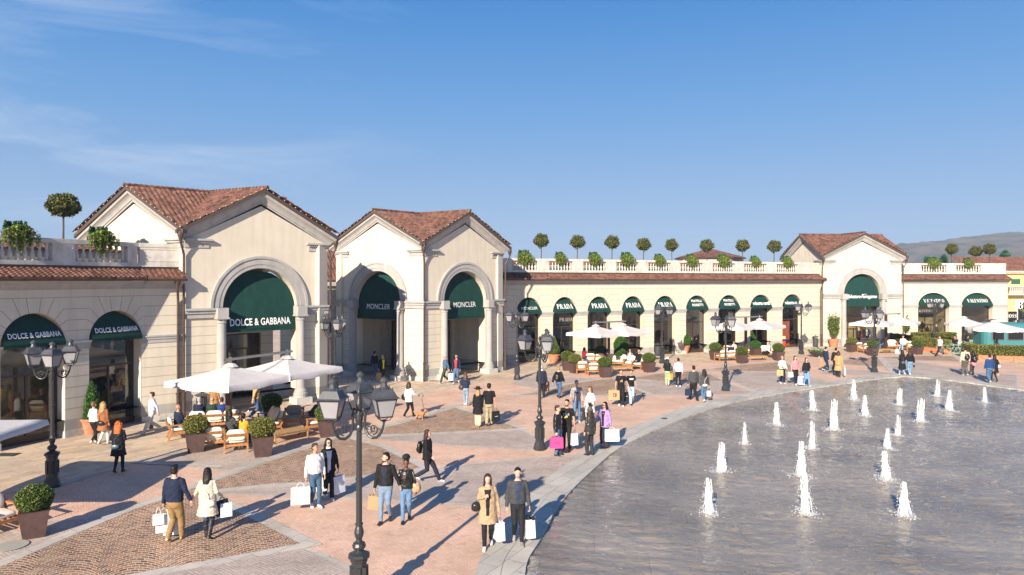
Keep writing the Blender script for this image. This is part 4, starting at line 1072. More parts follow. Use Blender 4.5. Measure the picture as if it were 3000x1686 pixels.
def foliage(name,V,Fq,m,parent): return npmesh(name,V,Fq,m,parent)
# topiary mop-head trees on the roof
def make_topiary(label,rx,rz,zc,zb,loc,seed=1,mt='phot',grp='mop-head topiary trees on the roof terrace',nl=2600):
    t=thing('topiary_tree',label,'tree',loc,0,grp)
    w=MB(); w.tube([(0,0,zb),(.015,0,(zb+zc)/2),(0,.01,zc-rz*.5)],.035,7,rs=[.045,.035,.04]); 
    for k in range(6):
        a=k*1.05; w.tube([(0,0,zc-rz*.9),(rx*.5*math.cos(a),rx*.5*math.sin(a),zc-rz*.1)],.015,5)
    w.build('trunk',M['bark'],t)
    V,Fq=leaves(nl,shell(rx,rx,rz,(0,0,zc),.62,1.08,.10,seed),.072,seed); o=foliage('crown',V,Fq,M[mt],t)
    w=MB(); w.ell((0,0,zc),rx*.62,rx*.62,rz*.62,14,10); w.build('dark_core',M['core'],o)
    return t
T0=None
tl=[('C',597,180,'first of the row, left end above the long arcade'),('C',918,190,'second from the left above the long arcade'),('C',1238,195,'third from the left above the long arcade'),('C',1552,218,'fourth from the left above the long arcade'),('C',1857,222,'fifth from the left above the long arcade'),('C',2182,225,'sixth, in front of the small tiled tower'),('C',2482,225,'seventh, just right of the small tiled tower'),('D',190,235,'eighth, the last before the farthest pavilion'),('D',1875,260,'above the first VALENTINO arch, against the hill'),('D',2150,280,'left of the close pair above the last VALENTINO arch'),('D',2272,258,'right of the close pair above the last VALENTINO arch')]
for k,(z,x,y,lab) in enumerate(tl):
    X_,Y_=px(z,x,y); zc=9.3; Yd=(zc-CAMH)*FPX/(HY-Y_) if k<8 else (69,72,70)[k-8]
    if k>=8: zc=CAMH+(HY-Y_)*Yd/FPX
    loc=Vector(((X_-CX)*Yd/FPX,Yd,0)); lab='round clipped tree with thin trunk, '+lab
    if T0 is None: T0=make_topiary(lab,.57,.52,9.3,7.2,loc,3)
    else: dup(T0,loc+Vector((0,0,zc-9.3)),k*.8,lab,scale=(.93+.04*((k*5)%4),.95+.03*((k*3)%4),1)).rotation_euler=(R(1.6*((k*7)%3-1)),R(1.8*((k*5)%3-1)),k*.8)
X_,Y_=185,603; Yd=28.5
make_topiary('large round clipped tree alone on the roof at the far left',.60,.44,CAMH+(HY-603)*Yd/FPX,7.4,Vector(((X_-CX)*Yd/FPX,Yd,0)),5,nl=4200)
# ivy boxes on the balustrades
def make_ivybox(label,loc,rz,s=1.0):
    t=thing('balcony_planter',label,'planter',loc,rz,'trailing ivy planters on the balustrade')
    w=MB(); w.box(-.42,.42,-.02,.24,-.04,.16); w.build('trough',M['corten'],t)
    def fn(r_,n):
        x=r_.normal(0,.26,n).clip(-.58,.58); u=r_.random(n)
        drop=(1.05-1.1*np.abs(x)**1.2)*(.75+.25*np.sin(x*23+1)); z=.42-(.28*(x/.55)**2)-u**1.15*drop
        y=-.16-.12*np.sin(np.pi*np.clip(u*1.3,0,1))+r_.normal(0,.05,n); y=np.where(z>.1,r_.uniform(-.32,.22,n),y)
        return np.stack([x*1.05,y,z],1)
    V,Fq=leaves(2600,fn,.055,4); foliage('trailing_ivy',V,Fq,M['ivy'],t)
    w=MB(); w.ell((0,-.05,.18),.46,.2,.17,12,6); w.build('dark_filler',M['core'],t)
    r_=np.random.default_rng(2); P=[]
    for k in range(11):
        cx=-.38+.076*k+r_.normal(0,.015); cy=.1+r_.normal(0,.05); h=.30+r_.uniform(-.05,.05)
        for q in range(110):
            u=r_.random(); a=r_.uniform(0,6.28); rr=.085*(1-u*.8)*r_.uniform(.4,1); P.append((cx+rr*math.cos(a),cy+rr*math.sin(a),.25+u*h))
    P=np.array(P); V,Fq=leaves(len(P),lambda r,n:P,.05,3); foliage('small_conifers',V,Fq,M['conif'],t)
    return t
fr_=lambda g:math.atan2(g.t.y,g.t.x)
iv=[]
for nm,g,b in (('left',fa,abays[0]),('left',fa,abays[1])): iv.append((g,(b[0]+b[1])/2))
lab_i=['big trailing ivy box on the near balustrade above the first DOLCE & GABBANA arch','big trailing ivy box on the near balustrade above the second DOLCE & GABBANA arch']
for k,(a,b) in enumerate(lb): iv.append((flg,(a+b)/2)); lab_i.append('ivy box number %s from the left on the long arcade balustrade'%['one','two','three','four','five','six','seven','eight','nine'][k])
iv.append((frw,(rb[0]+rb[1])/2)); lab_i.append('ivy box on the right wing balustrade above the first VALENTINO arch')
iv.append((frw,(rb[2]+rb[3])/2)); lab_i.append('ivy box on the right wing balustrade above the second VALENTINO arch')
I0=None
for k,(g,u) in enumerate(iv):
    p=g.p(u,-.42,7.84)
    if I0 is None: I0=make_ivybox(lab_i[k],p,fr_(g)); I0.scale=(1.02,1.1,1.0)
    else:
        s=1 if k<2 else .97+.14*((k*7)%3-1); dup(I0,p,fr_(g),lab_i[k],scale=(s*1.0,1.1,(.93+.08*(k%3))))

# box balls in tapered square planters
def make_boxball(label,loc,rz,mt='box',seed=1,s=1.0):
    t=thing('planter',label,'planter',loc,rz,'clipped box balls in brown square planters')
    w=MB(); w.taper(0,0,0,.78,.26,.26,.36,.36); w.build('pot',M['corten'],t)
    w=MB(); w.taper(0,0,.781,.80,.37,.37,.37,.37); w.build('pot_rim',M['corten'],t)
    w=MB(); w.box(-.33,.33,-.33,.33,.80,.81); w.build('soil',M['soil'],t)
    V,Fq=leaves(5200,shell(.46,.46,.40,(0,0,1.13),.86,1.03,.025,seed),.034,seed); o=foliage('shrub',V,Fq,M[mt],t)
    w=MB(); w.ell((0,0,1.13),.42,.42,.365,18,12); w.build('dark_core',M['core'],o)
    return t
bx=[(G('F',345,1125)+Vector((-.26,.30,0)),32,'foreground box ball in a brown planter at the bottom left, by the armchair arm','box'),
 (gnd(562,1330)+Vector((0,.3,0)),25,'box ball planter left of the two rear-facing teak armchairs','boxg'),
 (gnd(759.8,1343)+Vector((0,.3,0)),25,'box ball planter right of the two rear-facing teak armchairs','boxg'),
 (gnd(958,1279),20,'box ball planter hidden behind the nearest lantern','box'),
 (gnd(796,1242),22,'dark box ball planter beside the man in the tan sweater','yew'),
 (gnd(1662,1086),10,'box ball planter at the left corner of the second lounge','box'),
 (gnd(1684,1093),30,'yellowish box ball planter, second at the left of the second lounge','boxg'),
 (gnd(1772.5,1106),15,'box ball planter in front of the second lounge, right of the rear-facing chairs','box'),
 (gnd(1760,1066),15,'dark box ball planter at the back of the second lounge','yew'),
 (gnd(1816,1072),15,'box ball planter in front of the egg-shaped topiary','yew'),
 (gnd(1900.7,1091),20,'box ball planter at the right end of the second lounge','box'),
 (gnd(2095,1055),15,'box ball planter at the left end of the third lounge','box'),
 (gnd(2172.8,1065),20,'box ball planter in front of the third lounge, near the lamp','box'),
 (gnd(2213,1046),15,'box ball planter behind the third lounge','yew'),
 (gnd(2280.8,1057),10,'box ball planter at the right end of the third lounge','box'),
 (gnd(2495,1032),15,'box ball planter at the left end of the fourth lounge','boxg'),
 (gnd(2557,1043),10,'box ball planter behind the pool-side lamp at the fourth lounge','box'),
 (gnd(2628.7,1021),15,'box ball planter at the back of the fourth lounge','box'),
 (gnd(2687.8,1039),15,'box ball planter at the right end of the fourth lounge','box')]
BB={}
for k,(p,a,lab,mt) in enumerate(bx):
    if mt not in BB: BB[mt]=make_boxball(lab,p,R(a),mt,k+2)
    else: dup(BB[mt],p,R(a+40*(k%3)*0),lab,scale=(1.12,1.0,1.0) if k==0 else (1.0+.02*(k%4),1,.97+.03*(k%3)))
BB['box'].scale=(.86,.86,.82)
for q_ in COL.objects:
    if q_.name.startswith('planter') and q_.name!='planter': q_.scale=(q_.scale[0]*.95,.95,q_.scale[2]*.86)
# conical and egg topiary in terracotta
def make_conepot(label,loc,prof,mt,seed,pr=.40,ph=.62,gr='topiary in terracotta pots'):
    t=thing('potted_topiary',label,'potted plant',loc,0,gr)
    w=MB(); w.lathe([(pr*.62,0),(pr*.66,.03),(pr*.72,ph*.3),(pr*.76,ph*.32),(pr*.9,ph*.82),(pr,ph*.84),(pr*1.03,ph*.97),(pr*.98,ph),(pr*.9,ph),(pr*.88,ph-.06)],22); w.build('pot',M['terra'],t)
    zs=np.array([q[0] for q in prof]); rs=np.array([q[1] for q in prof])
    def fn(r_,n):
        z=r_.uniform(zs[0],zs[-1],int(n*2.2)); rr=np.interp(z,zs,rs); keep=r_.random(len(z))<(rr/rs.max()+.08); z=z[keep][:n]; rr=rr[keep][:n]
        a=r_.uniform(0,2*math.pi,len(z)); q=rr*r_.uniform(.86,1.05,len(z))*(1+.05*np.sin(a*5+z*6)); return np.stack([q*np.cos(a),q*np.sin(a),z+ph-.02],1)
    V,Fq=leaves(5000,fn,.042,seed); o=foliage('shrub',V,Fq,M[mt],t)
    w=MB(); w.lathe([(max(.005,r*.9),z+ph-.02) for z,r in prof],16); w.build('dark_core',M['core'],o)
    return t
cone=[(0,.30),(.12,.40),(.3,.43),(.6,.37),(1.0,.22),(1.3,.09),(1.42,.01)]
egg=[(0,.40),(.15,.56),(.4,.62),(.7,.56),(1.0,.38),(1.2,.2),(1.3,.02)]
make_conepot('slim cone topiary in a terracotta pot beside the woman in the white puffer',G('M',612,500),[(0,.25),(.15,.33),(.4,.33),(.8,.25),(1.2,.14),(1.5,.02)],'yew',3,.42,.62)
make_conepot('cone topiary in terracotta between the MONCLER and PRADA doors',G('I',715,360),cone,'box',4,.47,.62)
make_conepot('broad egg-shaped topiary behind the second lounge',gnd(1820,1050),egg,'yew',5,.45,.55)
make_conepot('tall egg-shaped topiary at the shop window beside the two shoppers',gnd(2005,1036),[(0,.38),(.15,.5),(.45,.52),(.8,.42),(1.2,.22),(1.5,.03)],'yew',6,.47,.68)
make_conepot('pointed topiary in terracotta behind the third lounge',gnd(2194.5,1024),[(0,.42),(.15,.55),(.4,.55),(.7,.42),(1.0,.26),(1.35,.03)],'yew',7,.45,.65)
def make_bushpot(label,loc,rx,h,seed):
    t=thing('potted_shrub',label,'potted plant',loc,0,'tall loose shrubs in terracotta')
    w=MB(); pr=.46;ph=.72; w.lathe([(pr*.68,0),(pr*.72,.05),(pr*.88,ph*.6),(pr*.97,ph*.8),(pr*1.02,ph*.83),(pr*1.02,ph),(pr*.9,ph)],22); w.build('pot',M['terra'],t)
    w=MB(); r_=random.Random(seed); tips=[]
    for k in range(22):
        a=r_.uniform(0,6.28); q=r_.uniform(.2,1); hh=ph+h*r_.uniform(.45,.98); tip=(rx*q*math.cos(a)*.85,rx*q*math.sin(a)*.85,hh); w.tube([(0,0,ph),(tip[0]*.4,tip[1]*.4,(ph+hh)/2),tip],.012,5,rs=[.02,.013,.006]); tips.append(tip)
    w.build('stems',M['bark'],t)
    tp=np.array(tips)
    def fn(r,n):
        i=r.integers(0,len(tp),n); u=r.uniform(.25,1.05,n)[:,None]; p=tp[i]*np.concatenate([u,u,np.ones_like(u)],1); p[:,2]=ph+.12+(tp[i][:,2]-ph)*u[:,0]; return p+r.normal(0,.10,(n,3))
    V,Fq=leaves(2300,fn,.085,seed,2.2); foliage('leaves',V,Fq,M['phot' if 0 else 'box'],t); return t
make_bushpot('tall loose shrub in terracotta left of the Salvatore Ferragamo arch',G('K',780,215),.55,2.1,11)
make_bushpot('tall loose shrub in terracotta right of the Salvatore Ferragamo arch',gnd(2652,1008),.62,2.0,12)
# flower bowl
p=G('T',2220,560); t=thing('flower_bowl','low dark metal bowl of small white flowers on little feet','planter',p)
w=MB(); w.lathe([(.25,.08),(.42,.14),(.6,.30),(.68,.46),(.72,.50),(.66,.50),(.60,.44)],26); w.build('bowl',M['iron'],t)
w=MB(); [w.lathe([(.06,0),(.07,.06),(.05,.12)],8,(.32*math.cos(a),.32*math.sin(a),0)) for a in (.5,2.6,4.7)]; w.build('feet',M['plinth'],t)
V,Fq=leaves(1500,lambda r,n:np.stack([(q:=np.sqrt(r.random(n))*.72)*np.cos(a:=r.uniform(0,6.28,n)),q*np.sin(a),.48+.26*(1-q/.75)+r.normal(0,.04,n)],1),.06,5); foliage('leaves',V,Fq,M['box'],t)
V,Fq=leaves(160,lambda r,n:np.stack([(q:=np.sqrt(r.random(n))*.6)*np.cos(a:=r.uniform(0,6.28,n)),q*np.sin(a),.56+.24*(1-q/.75)+r.normal(0,.03,n)],1),.05,6); foliage('flowers',V,Fq,M['letter'],t)
# hedges in terracotta troughs
def hedge(label,a,b,dep,h,seed,front=True,trn=None):
    g=F(a,b); t=thing('hedge',label,'hedge',g.p(g.L/2,0,0),0,'clipped hedges round the cafe terrace')
    L=t.location
    n=max(1,int(g.L/1.1))
    for k in range(n):
        w=MB(); u0=g.L*k/n+.02; u1=g.L*(k+1)/n-.02
        fbox(w,g,u0,u1,-dep,0,0,.36); fbox(w,g,u0-.015,u1+.015,-dep,.03,.361,.42); fbox(w,g,u0,u1,-dep,.02,0,.05)
        pts=[(u0+.15+(u1-u0-.3)*i/8, .27-.12*math.sin(math.pi*i/8)) for i in range(9)]
        w.tube([g.p(u,.012,z) for u,z in pts],.022,5); w.build('trough',M['terra'],t,world=True)
    def fn(r,n):
        u=r.uniform(0,g.L,n); d=r.uniform(-dep-.05,.05,n); z=r.uniform(.42,h,n); f_=r.integers(0,4,n)
        z=np.where(f_==0,h+r.normal(0,.02,n),z); d=np.where(f_==1,.03+r.normal(0,.025,n),d); d=np.where(f_==2,-dep-.02,d); u=np.where(f_==3,np.where(r.random(n)<.5,0,g.L)+r.normal(0,.02,n),u)
        P=np.array([[g.A.x,g.A.y]])+np.outer(u,[g.t.x,g.t.y])+np.outer(d,[g.n.x,g.n.y]); return np.concatenate([P-np.array([[L.x,L.y]]),z[:,None]],1)
    V,Fq=leaves(int(5200*g.L/4+1500),fn,.055,seed); o=foliage('foliage',V,Fq,M['boxg'],t)
    w=MB(); fbox(w,g,.03,g.L-.03,-dep+.04,-.04,.42,h-.05); w.v=[tuple(Vector(v)-L) for v in w.v]; w.build('dark_core',M['core'],o)
ga=gnd(2866,1057);gb=gnd(3010,1063.5)
hedge('long clipped hedge in terracotta troughs before the teal food trailer',(ga.x,ga.y),(gb.x+4,gb.y-.6),.75,1.16,1)
gc=gnd(2836,1049)
hedge('short side hedge behind the couple with backpacks',(gc.x-.1,gc.y+.6),(ga.x-.2,ga.y+.35),.55,1.12,9)
gd=gnd(2702,1030); ge=gnd(2770,1037)
hedge('clipped hedge in troughs behind the man in the white tee',(gd.x,gd.y),(ge.x,ge.y),.7,1.15,2)
gf=gnd(2690,1015); gh=gnd(2812,1014)
hedge('rear clipped hedge along the front of the VALENTINO shop',(gf.x,gf.y+.5),(gh.x,gh.y+.5),.6,1.2,3)
gd2=gnd(2698,1027)
hedge('side hedge running back beside the fourth lounge',(gd2.x-.6,gd2.y+3.8),(gd2.x-.1,gd2.y+.4),.6,1.15,4)

# litter bins
def make_bin(label,loc):
    t=thing('litter_bin',label,'litter bin',loc,0,'round metal litter bins')
    w=MB(); w.lathe([(.20,.10),(.21,.12),(.22,.78),(.225,.80),(.20,.80)],18); 
    for k in range(18):
        a=2*math.pi*k/18; w.tube([(.222*math.cos(a),.222*math.sin(a),.12),(.226*math.cos(a),.226*math.sin(a),.78)],.008,4)
    w.build('body',M['zinc'],t)
    w=MB(); w.lathe([(.30,.92),(.31,.94),(.22,.99),(.06,1.03),(.03,1.05),(.035,1.08),(.0,1.12)],18); w.build('lid',M['zinc'],t)
    w=MB(); [w.tube([(.2*math.cos(a),.2*math.sin(a),.0),(.2*math.cos(a),.2*math.sin(a),.94)],.015,6) for a in (.5,2.6,4.7)]; w.build('frame',M['iron'],t)
    return t
b0=make_bin('metal litter bin under the nearest parasol, by the first pavilion pier',gnd(590,1217))
dup(b0,gnd(1476,1084),0,'metal litter bin at the foot of the middle pavilion, left of a street lamp')
dup(b0,gnd(1927,1043),0,'metal litter bin in front of the arcade pier, behind the second lounge')
dup(b0,gnd(2389.5,1017),0,'metal litter bin against the cream wall near the flower bowl')

# parasols
def canopy(name,par,c,s,rz,ze=2.5,za=2.98,n=4,val=.2,seed=1):
    """square (n=4) or eight-sided canopy with a hanging valance"""
    w=MB(); r_=s/math.sqrt(2) if n==4 else s; vs=[];fs=[]
    K=n; sub=6
    cor=[Vector((c[0]+r_*math.cos(rz+2*math.pi*k/K),c[1]+r_*math.sin(rz+2*math.pi*k/K),ze)) for k in range(K)]
    top=Vector((c[0],c[1],za)); rnd=random.Random(seed)
    for k in range(K):
        a=cor[k];b=cor[(k+1)%K]; rows=8
        o=len(w.v); vs=[]
        for i in range(rows+1):
            t=.10+.90*i/rows
            for j in range(sub*2+1):
                q=j/(sub*2); e=a.lerp(b,q); p=top.lerp(e,t); sag=math.sin(math.pi*q)*t*(.045 if K==4 else .02); p.z-=sag+.05*math.sin(math.pi*t)*(1 if K==4 else .7)
                vs.append(p)
        m_=sub*2+1; fs=[(i*m_+j,i*m_+j+1,(i+1)*m_+j+1,(i+1)*m_+j) for i in range(rows) for j in range(sub*2)]
        base=rows*m_; nv=len(vs)
        for j in range(m_):
            p=vs[base+j]; q=j/(sub*2); out=(p-Vector((c[0],c[1],p.z))).normalized()
            vs.append(p+out*(.02+.03*math.sin(q*9+k+seed))+Vector((0,0,-val*(1-.25*math.sin(math.pi*q)*0)-.02*math.sin(q*13+k))))
        fs+=[(base+j,base+j+1,nv+j+1,nv+j) for j in range(m_-1)]
        w.add(vs,fs)
    o=w.build(name,M['canvas'],par,world=True,smooth=True); 
    L=par.location
    w=MB(); w.lathe([(.30,za-.04),(.20,za+.05),(.05,za+.10),(.01,za+.11)],K if K>4 else 8,(c[0],c[1],0)); w.v=[tuple(Vector(v)-L) for v in w.v]; w.build('vent_cap',M['canvas'],o)
    w=MB()
    for k in range(K): w.tube([top+Vector((0,0,-.12)),top.lerp(cor[k],.5)+Vector((0,0,-.09)),cor[k]+Vector((0,0,-.03))],.015,5)
    w.v=[tuple(Vector(v)-L) for v in w.v]; w.build('ribs',M['teakold'],o)
    return o
def double_parasol(label,c1,c2,s,rz,mast=None,spots=True):
    c1=Vector((*c1,0));c2=Vector((*c2,0)); m=Vector(mast) if mast else c1+(c2-c1).normalized()*.0
    t=thing('double_parasol',label,'parasol',m,0,'twin off-white parasols over the lounges')
    canopy('canopy',t,c1,s,rz,seed=1); canopy('canopy',t,c2,s,rz,seed=2)
    w=MB(); w.box(m.x-.09,m.x+.09,m.y-.09,m.y+.09,0,3.16); w.box(m.x-.3,m.x+.3,m.y-.3,m.y+.3,0.002,.05); w.build('mast',M['bark'] if 0 else M['frame'],t,world=True)
    d=(c2-c1).normalized(); w=MB(); a=c1-d*.25;b_=c2+d*.25; nn=Vector((-d.y,d.x,0))
    for s_ in (-.05,.05):
        q=[a+nn*(s_-.02),b_+nn*(s_-.02),b_+nn*(s_+.02),a+nn*(s_+.02)]; w.hexa([p+Vector((0,0,3.17)) for p in q]+[p+Vector((0,0,3.26)) for p in q])
    w.tube([c1+Vector((0,0,3.05)),c1+Vector((0,0,3.30))],.06,8); w.tube([c2+Vector((0,0,3.05)),c2+Vector((0,0,3.30))],.06,8)
    w.build('beam',M['chrome'],t,world=True)
    if spots:
        for c in (c1,c2):
            for a in (0,2.2):
                p=c+Vector((.9*math.cos(a+rz),.9*math.sin(a+rz),2.32)); w=MB(); w.lathe([(.03,.16),(.05,.12),(.13,-.06),(.12,-.07)],12,p); w.tube([p+Vector((0,0,.14)),p+Vector((0,0,.30))],.012,5); w.build('spotlight',M['iron'],t,world=True)
    return t
double_parasol('twin off-white square parasols over the near lounge by the first pavilion',(-10.6,25.7),(-9.35,28.4),3.15,R(45-24),mast=(-10.75,25.9,0))
double_parasol('twin off-white parasols before the PRADA arches over the second lounge',(5.9,48.1),(8.0,49.3),2.95,R(2),mast=(6.9,48.7,0))
double_parasol('twin off-white parasols before the roberto cavalli arches over the third lounge',(17.6,54.6),(20.2,55.7),3.1,R(4),mast=(18.9,55.2,0))
double_parasol('twin off-white parasols before the Salvatore Ferragamo arch over the fourth lounge',(31.1,59.0),(34.2,60.4),3.0,R(8),mast=(32.7,59.7,0))
# foreground parasol, only a corner is in view
t=thing('parasol','off-white parasol corner reaching in at the left edge with a hanging lamp','parasol',(-14.65,16.6,0))
canopy('canopy',t,(-14.65,16.6),4.0,R(45),ze=2.4,za=2.9,val=.15)
w=MB(); w.box(-14.73,-14.57,16.52,16.68,0,2.85); w.build('mast',M['frame'],t,world=True)
pz=gnd(28,1268,2.12); w=MB(); w.lathe([(.03,.17),(.055,.14),(.06,.05),(.15,-.10),(.14,-.11)],16,pz); w.tube([pz+Vector((0,0,.16)),pz+Vector((-.06,0,.26)),pz+Vector((0,0,.36))],.014,5); w.build('spotlight',M['zinc'],t,world=True)
def single_parasol(label,c,r_,za,ze):
    t=thing('parasol',label,'parasol',(c[0],c[1],0),0,'eight-sided cafe parasols'); canopy('canopy',t,c,r_,R(10),ze=ze,za=za,n=8,val=.22)
    w=MB(); w.tube([(c[0],c[1],0),(c[0],c[1],za)],.035,8); w.lathe([(.3,0),(.3,.08),(.05,.10)],16,(c[0],c[1],0)); w.build('pole',M['iron'],t,world=True)
single_parasol('eight-sided off-white cafe parasol before the last VALENTINO arch',(39.7,60),1.45,2.92,2.42)
single_parasol('larger eight-sided cafe parasol in front of the teal trailer',(38.5,54.5),1.95,2.92,2.38)

# lounge furniture (faces -Y)
def frame(w,W,D,back=True,arms=True,z=.28):
    h=W/2
    for sx in (-1,1):
        x=sx*(h-.03)
        w.hexa([(x-.03,-D/2,0),(x+.03,-D/2,0),(x+.03,-D/2+.06,0),(x-.03,-D/2+.06,0),(x-.03,-D/2,.58),(x+.03,-D/2,.58),(x+.03,-D/2+.06,.58),(x-.03,-D/2+.06,.58)])
        w.hexa([(x-.03,D/2+.04,0),(x+.03,D/2+.04,0),(x+.03,D/2+.10,0),(x-.03,D/2+.10,0),(x-.03,D/2-.10,.30),(x+.03,D/2-.10,.30),(x+.03,D/2-.03,.30),(x-.03,D/2-.03,.30)])
        w.hexa([(x-.03,D/2-.10,.301),(x+.03,D/2-.10,.301),(x+.03,D/2-.03,.301),(x-.03,D/2-.03,.301),(x-.03,D/2+.10,.72),(x+.03,D/2+.10,.72),(x+.03,D/2+.16,.72),(x-.03,D/2+.16,.72)])
        w.hexa([(x-.04,-D/2-.02,.581),(x+.04,-D/2-.02,.581),(x+.04,D/2+.04,.56),(x-.04,D/2+.04,.56),(x-.04,-D/2-.02,.62),(x+.04,-D/2-.02,.62),(x+.04,D/2+.04,.60),(x-.04,D/2+.04,.60)])
        w.box(x-.02,x+.02,-D/2+.06,D/2-.09,z-.05,z+.03)
    w.box(-h+.06,h-.06,-D/2+.005,-D/2+.045,z-.05,z+.03); w.box(-h+.06,h-.06,D/2-.09,D/2-.05,z-.05,z+.03)
    w.hexa([(-h+.06,D/2+.06,.62),(h-.06,D/2+.06,.62),(h-.06,D/2+.09,.62),(-h+.06,D/2+.09,.62),(-h+.06,D/2+.11,.71),(h-.06,D/2+.11,.71),(h-.06,D/2+.14,.71),(-h+.06,D/2+.14,.71)])
    for k in range(int(W/.12)): 
        x=-h+.1+k*(W-.2)/max(1,int(W/.12)-1); w.box(x-.025,x+.025,-D/2+.05,D/2-.10,z+.031,z+.045)
def pillow(w,c,sx,sy,sz,tilt=0,yaw=0,n=10):
    """soft rectangular cushion"""
    vs=[];fs=[]; Rm=Matrix.Rotation(yaw,3,'Z')@Matrix.Rotation(tilt,3,'X')
    def sgn(a,p): return math.copysign(abs(a)**p,a)
    N=20;Mm=10
    for i in range(Mm+1):
        ph=-math.pi/2+math.pi*i/Mm
        for k in range(N):
            a=2*math.pi*k/N; x=sgn(math.cos(a),.35)*math.cos(ph)**.35 if math.cos(ph)>1e-6 else 0; y=sgn(math.sin(a),.35)*math.cos(ph)**.35 if math.cos(ph)>1e-6 else 0
            vs.append(Rm@Vector((x*sx/2,y*sy/2,math.sin(ph)*sz/2))+Vector(c))
    for i in range(Mm):
        for k in range(N): fs.append((i*N+k,i*N+(k+1)%N,(i+1)*N+(k+1)%N,(i+1)*N+k))
    w.add(vs,fs)
def make_seat(nm,label,W,grp,cm_='cushion',loc=(0,0,0),rz=0,scatter=0):
    D=.74; t=thing(nm,label,'armchair' if W<1 else 'sofa',loc,rz,grp)
    w=MB(); frame(w,W,D); w.build('frame',M['teak'],t)
    n=max(1,round(W/.75)); cw=(W-.14)/n
    for k in range(n):
        x=-W/2+.07+cw*(k+.5)
        w=MB(); pillow(w,(x,-.02,.40),cw-.02,D-.08,.15); w.build('seat_cushion',M[cm_],t,smooth=True)
        w=MB(); pillow(w,(x,D/2-.03,.64),cw-.03,.15,.42,tilt=-.22); w.build('back_cushion',M[cm_],t,smooth=True)
    rr=random.Random(3)
    for k in range(scatter):
        w=MB(); pillow(w,(-W/2+.35+k*.5,.12,.72),.48,.14,.44,tilt=-.5,yaw=rr.uniform(-.4,.4)); w.build('scatter_cushion',M[cm_],t,smooth=True)
    return t
def make_table(label,loc,rz,L=1.3,W=.7):
    t=thing('coffee_table',label,'coffee table',loc,rz,'slatted teak coffee tables'); w=MB()
    for k in range(6):
        y=-W/2+W*(k+.5)/6; w.box(-L/2,L/2,y-W/12+.008,y+W/12-.008,.33,.355)
    w.build('slatted_top',M['teakold'],t); w=MB(); w.box(-L/2+.05,L/2-.05,-W/2+.03,-W/2+.06,.26,.329); w.box(-L/2+.05,L/2-.05,W/2-.06,W/2-.03,.26,.329); w.build('apron',M['teakold'],t)
    for sx in (-1,1):
        for sy in (-1,1): w=MB(); w.taper(sx*(L/2-.06),sy*(W/2-.05),0,.329,.022,.022,.03,.03); w.build('leg',M['teakold'],t)
    return t
SEATS={}
def seat(kind,p,rz,label):
    W={'a':.82,'g':.82,'s':1.55,'l':2.1,'c':1.55}[kind]; nm='lounge_armchair' if W<1 else 'lounge_sofa'
    if kind not in SEATS:
        SEATS[kind]=make_seat(nm,label,W,'teak lounge armchairs' if W<1 else 'teak lounge sofas','gcushion' if kind=='g' else 'cushion',p,R(rz),scatter=3 if kind=='c' else 0); return SEATS[kind]
    return dup(SEATS[kind],p,R(rz),label)
G_=gnd
seat('a',G_(627,1313),200,'teak armchair with its back to the camera, left of the pair between two box balls')
seat('a',G_(693,1321),200,'teak armchair with its back to the camera, right of the pair between two box balls')
seat('a',G_(527,1284),120,'teak armchair seen from the side at the left of the near lounge')
seat('l',G_(632,1258),196,'long teak sofa holding the older men, back of the near lounge')
seat('c',G_(790,1262),-62,'teak daybed heaped with pale scatter cushions in the near lounge')
seat('g',G_(858,1250),10,'teak armchair with grey cushions beside the seated man')
seat('a',G_(918,1264),-60,'teak armchair holding the older man in beige trousers')
seat('a',G_(-12,1556),62,'teak armchair cut off by the left edge, beside the foreground planter')
seat('a',G_(1704,1094),184,'white-cushioned teak armchair, left of the rear-facing pair at the second lounge')
seat('a',G_(1735,1099),188,'white-cushioned teak armchair, right of the rear-facing pair at the second lounge')
seat('s',G_(1742,1068),180,'teak sofa at the back of the second lounge under the parasol')
seat('s',G_(1804,1074),-35,'teak sofa with cream cushions right of the second lounge box ball')
seat('a',G_(1846,1079),-25,'teak armchair of the woman in the grey jacket')
seat('a',G_(1873,1083),-45,'teak armchair of the bald man in black')
seat('s',G_(2126,1058),194,'teak sofa with its back to the camera at the third lounge')
seat('s',G_(2202,1041),-30,'teak sofa facing the plaza at the third lounge')
seat('l',G_(2150,1040),180,'long teak sofa at the rear of the third lounge')
seat('a',G_(2236,1044),-40,'teak armchair of the woman in white at the third lounge')
seat('a',G_(2262,1048),-60,'teak armchair left of the last planter of the third lounge')
seat('a',G_(2508,1031),192,'teak armchair, left of the rear-facing pair at the fourth lounge')
seat('a',G_(2532,1034),192,'teak armchair, right of the rear-facing pair at the fourth lounge')
seat('s',G_(2600,1024),-25,'teak sofa of the reclining man in blue at the fourth lounge')
seat('l',G_(2545,1016),180,'long teak sofa at the rear of the fourth lounge')
seat('a',G_(2643,1026),-70,'teak armchair of the man in white at the fourth lounge')
seat('a',G_(2663,1027),180,'teak armchair beside the last planter of the fourth lounge')
tb=make_table('slatted teak coffee table in the near lounge, right of the box ball',G_(842,1288),R(48),1.5,.75)
dup(tb,G_(1818,1089),R(15),'slatted teak coffee table at the second lounge'); dup(tb,G_(2216,1056),R(10),'slatted teak coffee table at the third lounge'); dup(tb,G_(2590,1035),R(5),'slatted teak coffee table at the fourth lounge')
dup(tb,G_(700,1290),R(20),'slatted teak coffee table in the middle of the near lounge')

